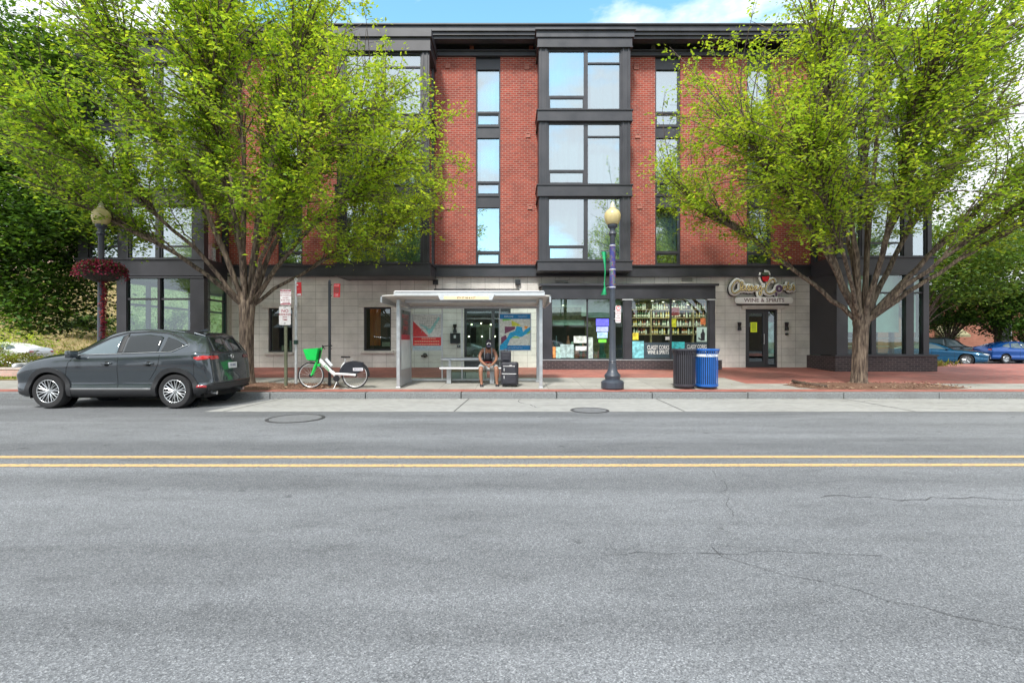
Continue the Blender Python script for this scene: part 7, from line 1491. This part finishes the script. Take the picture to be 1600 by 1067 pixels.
# ------------------------------------------------------------------ cars further away
def simple_car(name, label, loc, rz, col, kind, group):
    if kind == 'sedan': P = dict(SUV, tail=None, L=4.9, rw=.34, wheels=(.95, 4.0), rx0=4.2, xs=[0,.15,.4,.8,1.2,1.5,1.9,2.3,2.7,3.1,3.5,3.9,4.3,4.6,4.85], top=[(0,.72),(.15,.80),(.4,.86),(.8,.91),(1.5,.97),(1.9,1.16),(2.4,1.38),(2.8,1.46),(3.2,1.45),(3.6,1.36),(4.1,1.16),(4.5,1.07),(4.85,1.02)], belt=[(0,.62),(.4,.78),(1.2,.88),(2.5,.95),(4,1.0),(4.85,.92)], bot=[(0,.22),(.5,.18),(4.4,.2),(4.85,.32)], hw=[(0,.70),(.15,.82),(.4,.90),(.9,.94),(4.1,.94),(4.5,.90),(4.85,.80)], roofw=[(0,.55),(1.4,.68),(2.2,.58),(3.4,.58),(4.2,.62),(4.85,.55)], rskew=[(.3,0),(.6,.04),(1.0,-.04)], fskew=[(.2,.05),(.4,0),(.6,-.02),(.8,.05)]); win = [[(1.9,.99),(2.2,1.16),(2.6,1.32),(2.85,1.36),(2.85,1.0)],[(2.92,1.0),(2.92,1.37),(3.3,1.34),(3.75,1.15),(3.85,1.03)]]; ws = (1.55, 2.35)
    elif kind == 'suv': P = dict(SUV, tail=None, L=4.8, rw=.38, wheels=(.9, 3.8), rx0=4.2, xs=[0,.15,.4,.8,1.2,1.5,1.9,2.3,2.7,3.3,3.9,4.3,4.6,4.75], top=[(0,.98),(.15,1.06),(.5,1.10),(1.35,1.16),(1.8,1.52),(2.1,1.72),(2.6,1.77),(4.2,1.76),(4.75,1.72)], belt=[(0,.9),(.5,1.0),(1.4,1.08),(4.75,1.12)], bot=[(0,.32),(.5,.28),(4.75,.36)], hw=[(0,.78),(.15,.86),(.5,.93),(4.4,.93),(4.75,.84)], rskew=[(.3,0),(1.1,0),(1.7,-.18)], fskew=[(.3,.05),(.6,0),(1.0,.04)]); win = [[(1.55,1.14),(1.9,1.50),(2.15,1.62),(2.55,1.65),(2.55,1.14)],[(2.62,1.14),(2.62,1.65),(3.5,1.65),(3.5,1.14)],[(3.57,1.14),(3.57,1.64),(4.3,1.6),(4.35,1.18)]]; ws = (1.42, 2.1)
    else: P = dict(SUV, tail=None, L=4.45, rw=.32, wheels=(.90, 3.6), rx0=3.5, xs=[0,.15,.4,.8,1.2,1.5,1.9,2.3,2.7,3.1,3.5,3.9,4.2,4.42], top=[(0,.72),(.15,.84),(.4,.94),(.9,1.04),(1.3,1.20),(1.8,1.40),(2.3,1.49),(2.9,1.48),(3.4,1.40),(4.0,1.26),(4.42,1.16)], belt=[(0,.65),(.4,.82),(1.2,.93),(2.5,.98),(4.42,1.04)], bot=[(0,.22),(.5,.18),(4.42,.3)], hw=[(0,.62),(.15,.75),(.4,.84),(.9,.875),(3.8,.875),(4.42,.76)], roofw=[(0,.5),(1.2,.62),(2.2,.56),(3.6,.55),(4.42,.55)], rskew=[(.3,0),(.9,.04),(1.2,-.10)], fskew=[(.2,.06),(.5,-.02),(.9,.12)]); win = [[(1.45,1.02),(1.8,1.25),(2.2,1.37),(2.4,1.39),(2.4,1.02)],[(2.47,1.02),(2.47,1.40),(3.0,1.37),(3.2,1.04)],[(3.26,1.06),(3.1,1.36),(3.4,1.3),(3.75,1.15)]]; ws = (1.3, 2.1)
    pt = carpaint(name+'_paint_'+kind, col, .4 if max(col) < .5 else 0); c = Car(name, label, loc, rz, pt, P, detail=False, group=group)
    for w_i, pl in enumerate(win): c.patch('side_window', pl, GLF, .012, nrow=8, ncol=10)
    q = MB(); vs = []; nn = 8
    for i in range(nn+1):
        for j in range(nn+1):
            x_ = ws[0]+(ws[1]-ws[0])*i/nn; y_ = (-.58+1.16*j/nn)*(1-.1*i/nn); h = c.bvh.ray_cast(Vector((x_, y_, 3)), Vector((0,0,-1))); vs.append((x_, y_, (h[0].z if h[0] else 1.2)+.012))
    q.add(vs, [(i*(nn+1)+j, i*(nn+1)+j+1, (i+1)*(nn+1)+j+1, (i+1)*(nn+1)+j) for i in range(nn) for j in range(nn)]); q.build('windscreen', GLS, c.body, smooth=True)
    zb2 = tab(P['belt'], .3); hl = pm('lamp_lens', (.6,.62,.62), .1, coat=1)
    for sg in (-1, 1): c.patch('head_light', [(sg*.48,zb2-.12),(sg*.76,zb2-.10),(sg*.76,zb2+.01),(sg*.50,zb2-.02)], hl, .02, 'front', False, nrow=4)
    c.patch('grille', [(-.42,.44),(.42,.44),(.45,zb2-.12),(-.45,zb2-.12)], CLAD, .02, 'front', False, nrow=5); c.patch('number_plate', [(-.16,.40),(.16,.40),(.16,.50),(-.16,.50)], M['sgn_w'], .035, 'front', False, nrow=3, ncol=4)
    for sg in (-1, 1): c.patch('tail_light', [(sg*.5,.90),(sg*.72,.88),(sg*.70,1.0),(sg*.5,1.0)], pm('tail_far', (.4,.02,.02), .2, coat=1), .02, 'back', False, nrow=4)
    for sg in (-1, 1): y_ = sg*c.side(ws[0]+.3, 1.0, sg); q = MB(); q.cbox((ws[0]+.3, y_+sg*.1, 1.02),(.12,.18,.12)); q.build('wing_mirror', pt, c.body, bevel=.03)
    c.line('door_seam', [(1.5,.35),(1.5,.85)], .006, SEAM); c.line('door_seam', [(2.6,.3),(2.6,.95)], .006, SEAM)
    q = MB(); q.box(.5, P['L']-.5, -.7, .7, .16, .3); q.build('underbody', WELL, c.root)
    return c
G_ = 'cars parked beyond the corner shop'
# blue saloon nosing out from behind the plinth, dark SUV behind it, blue hatchback seen from its left side
simple_car('parked_car', 'teal blue saloon with hood stripes nosing out beside the corner shop plinth', (29.4, 30.4, -.12), R(134), (.012,.09,.19), 'sedan', G_)
simple_car('parked_car', 'dark grey off-road car between the teal saloon and the bright blue hatchback', (33.4, 34.6, -.12), R(156), (.06,.07,.085), 'suv', G_)
simple_car('parked_car', 'bright blue hatchback parked at the right edge of the photograph', (36.5, 33.9, -.12), R(183), (.004,.075,.33), 'hatch', G_)
simple_car('parked_car', 'white hatchback on the side street behind the low hedge at the far left', (-30.6, 27.4, -.14), 0, (.75,.76,.78), 'hatch', None)
# ------------------------------------------------------------------ buildings beyond
bb = thing('brick_building', 'low brown brick building with a sagging khaki awning beyond the parked cars', 'building', (35, 45, -.2))
q = MB(); q.box(-8, 34, 0, 12, 0, 5.4); q.build('wall', brickmat('brown_brick', (.36,.12,.07), (.27,.085,.05), (.3,.2,.15), .22, .08, .01, dirt=(.2,.09,.06)), bb)
q = MB(); q.box(-8.1, 34.1, -.12, 12, 5.4, 5.65); q.build('parapet', M['alu'], bb)
aw = MB(); ax0, ax1 = xw(1468, 44)-35, xw(1512, 44)-35; aw.add([(ax0,-1.3,2.15),(ax1,-1.3,2.15),(ax1,-.02,2.95),(ax0+.4,-.02,2.95),(ax0,-1.3,1.95),(ax1,-1.3,1.95),(ax1,-.02,2.2),(ax0+.4,-.02,2.2)], [(0,1,2,3),(4,5,1,0),(0,3,7,4),(1,5,6,2),(4,7,6,5)]); aw.build('awning', pm('khaki_canvas', (.30,.28,.16), .85, var=.2), bb)
q = MB(); q.box(ax0+.7, ax1-.3, -.03, .05, 0, 2.1); q.build('doorway', M['black'], bb); q = MB(); q.box(ax0+.6, ax0+1.1, -.05, .02, 3.2, 3.9); q.build('vent', M['black'], bb); q = MB(); q.tube([(ax0+2.3,-.1,3.9),(ax1+1,-.1,3.95)], .04, 6); q.build('pipe', pm('pipe_red', (.2,.08,.05), .6), bb)
for k in range(6):
    q = MB(); frame_rect(q, 9+k*3.4, 10.6+k*3.4, 1.2, 3.2, -.05, .05, .08); w_ = q.build('window', M['alu'], bb); q = MB(); q.box(9.05+k*3.4, 10.55+k*3.4, -.02, 0-.005, 1.25, 3.15); q.build('pane', M['black'], w_)
fb = thing('distant_building', 'pale pink rendered building on top of the slope behind the dark left tree', 'building', (-52, 62, 9.5))
q = MB(); q.box(-14, 14, 0, 12, -2, 5.5); q.build('wall', pm('pink_render', (.60,.42,.36), .9, dirt=(.42,.3,.27)), fb); q = MB(); q.box(-14.3, 14.3, -.3, 12.3, 5.5, 5.9); q.build('roof', pm('roof_grey', (.4,.38,.36), .8), fb)
for k in range(7): q = MB(); q.box(-12+k*3.6, -10.6+k*3.6, -.06, .0-.004, 1, 3.2); q.build('window', M['black'], fb)
# ------------------------------------------------------------------ the other side of the street (behind the camera, seen in the glass)
sheet('pavement_opposite', [-60, 60], [-12, -2.48], lambda x, y: .12, M['paver'])
sheet('forecourt', [-70, 70], [-44, -12], lambda x, y: .1, M['asphalt2'])
src = [o for o in bpy.data.objects if o.name.startswith('street_tree') and o.type == 'EMPTY']
for i, (x_, y_, s_, rz, lb) in enumerate([(13.8,-16,1.3,1.2,'tall street tree across the road behind the camera, right of the wine shop'), (-12,-16.5,1.3,3.4,'tall street tree across the road behind the camera, facing the left bay'), (30,-16,1.3,4.6,'tall street tree across the road behind the camera, facing the wine shop door'), (-29,-16,1.3,.4,'tall street tree across the road behind the camera, facing the left corner')]):
    c = copy_tree(src[i % 2]); c.location = (x_, y_, .1); c.scale = (s_, s_, s_); c.rotation_euler = (0,0,rz); c['label'] = lb; c['group'] = 'street trees across the road'
ob = thing('row_building', 'low tan shop row with a pale awning across the road behind the camera', 'building', (0, -27, .1))
q = MB(); q.box(-34, 34, -10, 0, 0, 4.6); q.build('wall', brickmat('tan_brick', (.30,.20,.13), (.25,.16,.11), (.3,.25,.2), .22, .08, .01), ob); q = MB(); q.box(-34.2, 34.2, -10, .25, 4.6, 5.0); q.build('parapet', M['stone_trim'], ob)
for k in range(9): q = MB(); q.box(-31+k*7.2, -26+k*7.2, .004, .05, .5, 3.0); q.build('window', M['black'], ob); q = MB(); q.add([(-31.2+k*7.2,.0,3.7),(-25.8+k*7.2,.0,3.7),(-25.8+k*7.2,1.3,3.1),(-31.2+k*7.2,1.3,3.1)], [(0,1,2,3)]); a_ = q.build('awning', M['stone_trim'] if k % 2 else M['galv'], ob); so = a_.modifiers.new('t','SOLIDIFY'); so.thickness = .03

wc = [o for o in bpy.data.objects if o.get('label', '').startswith('white hatchback')][0]
for x_, y_, rz, lb in ((5.6, -4.6, R(180), 'white hatchback parked across the road behind the camera, mirrored in the wine shop glass'), (-2.2, -4.5, R(180), 'white hatchback parked across the road behind the camera, mirrored in the entrance door')):
    c = copy_tree(wc); c.location = (x_, y_, -.03); c.rotation_euler = (0,0,rz); c['label'] = lb; c['group'] = 'white cars parked across the road'
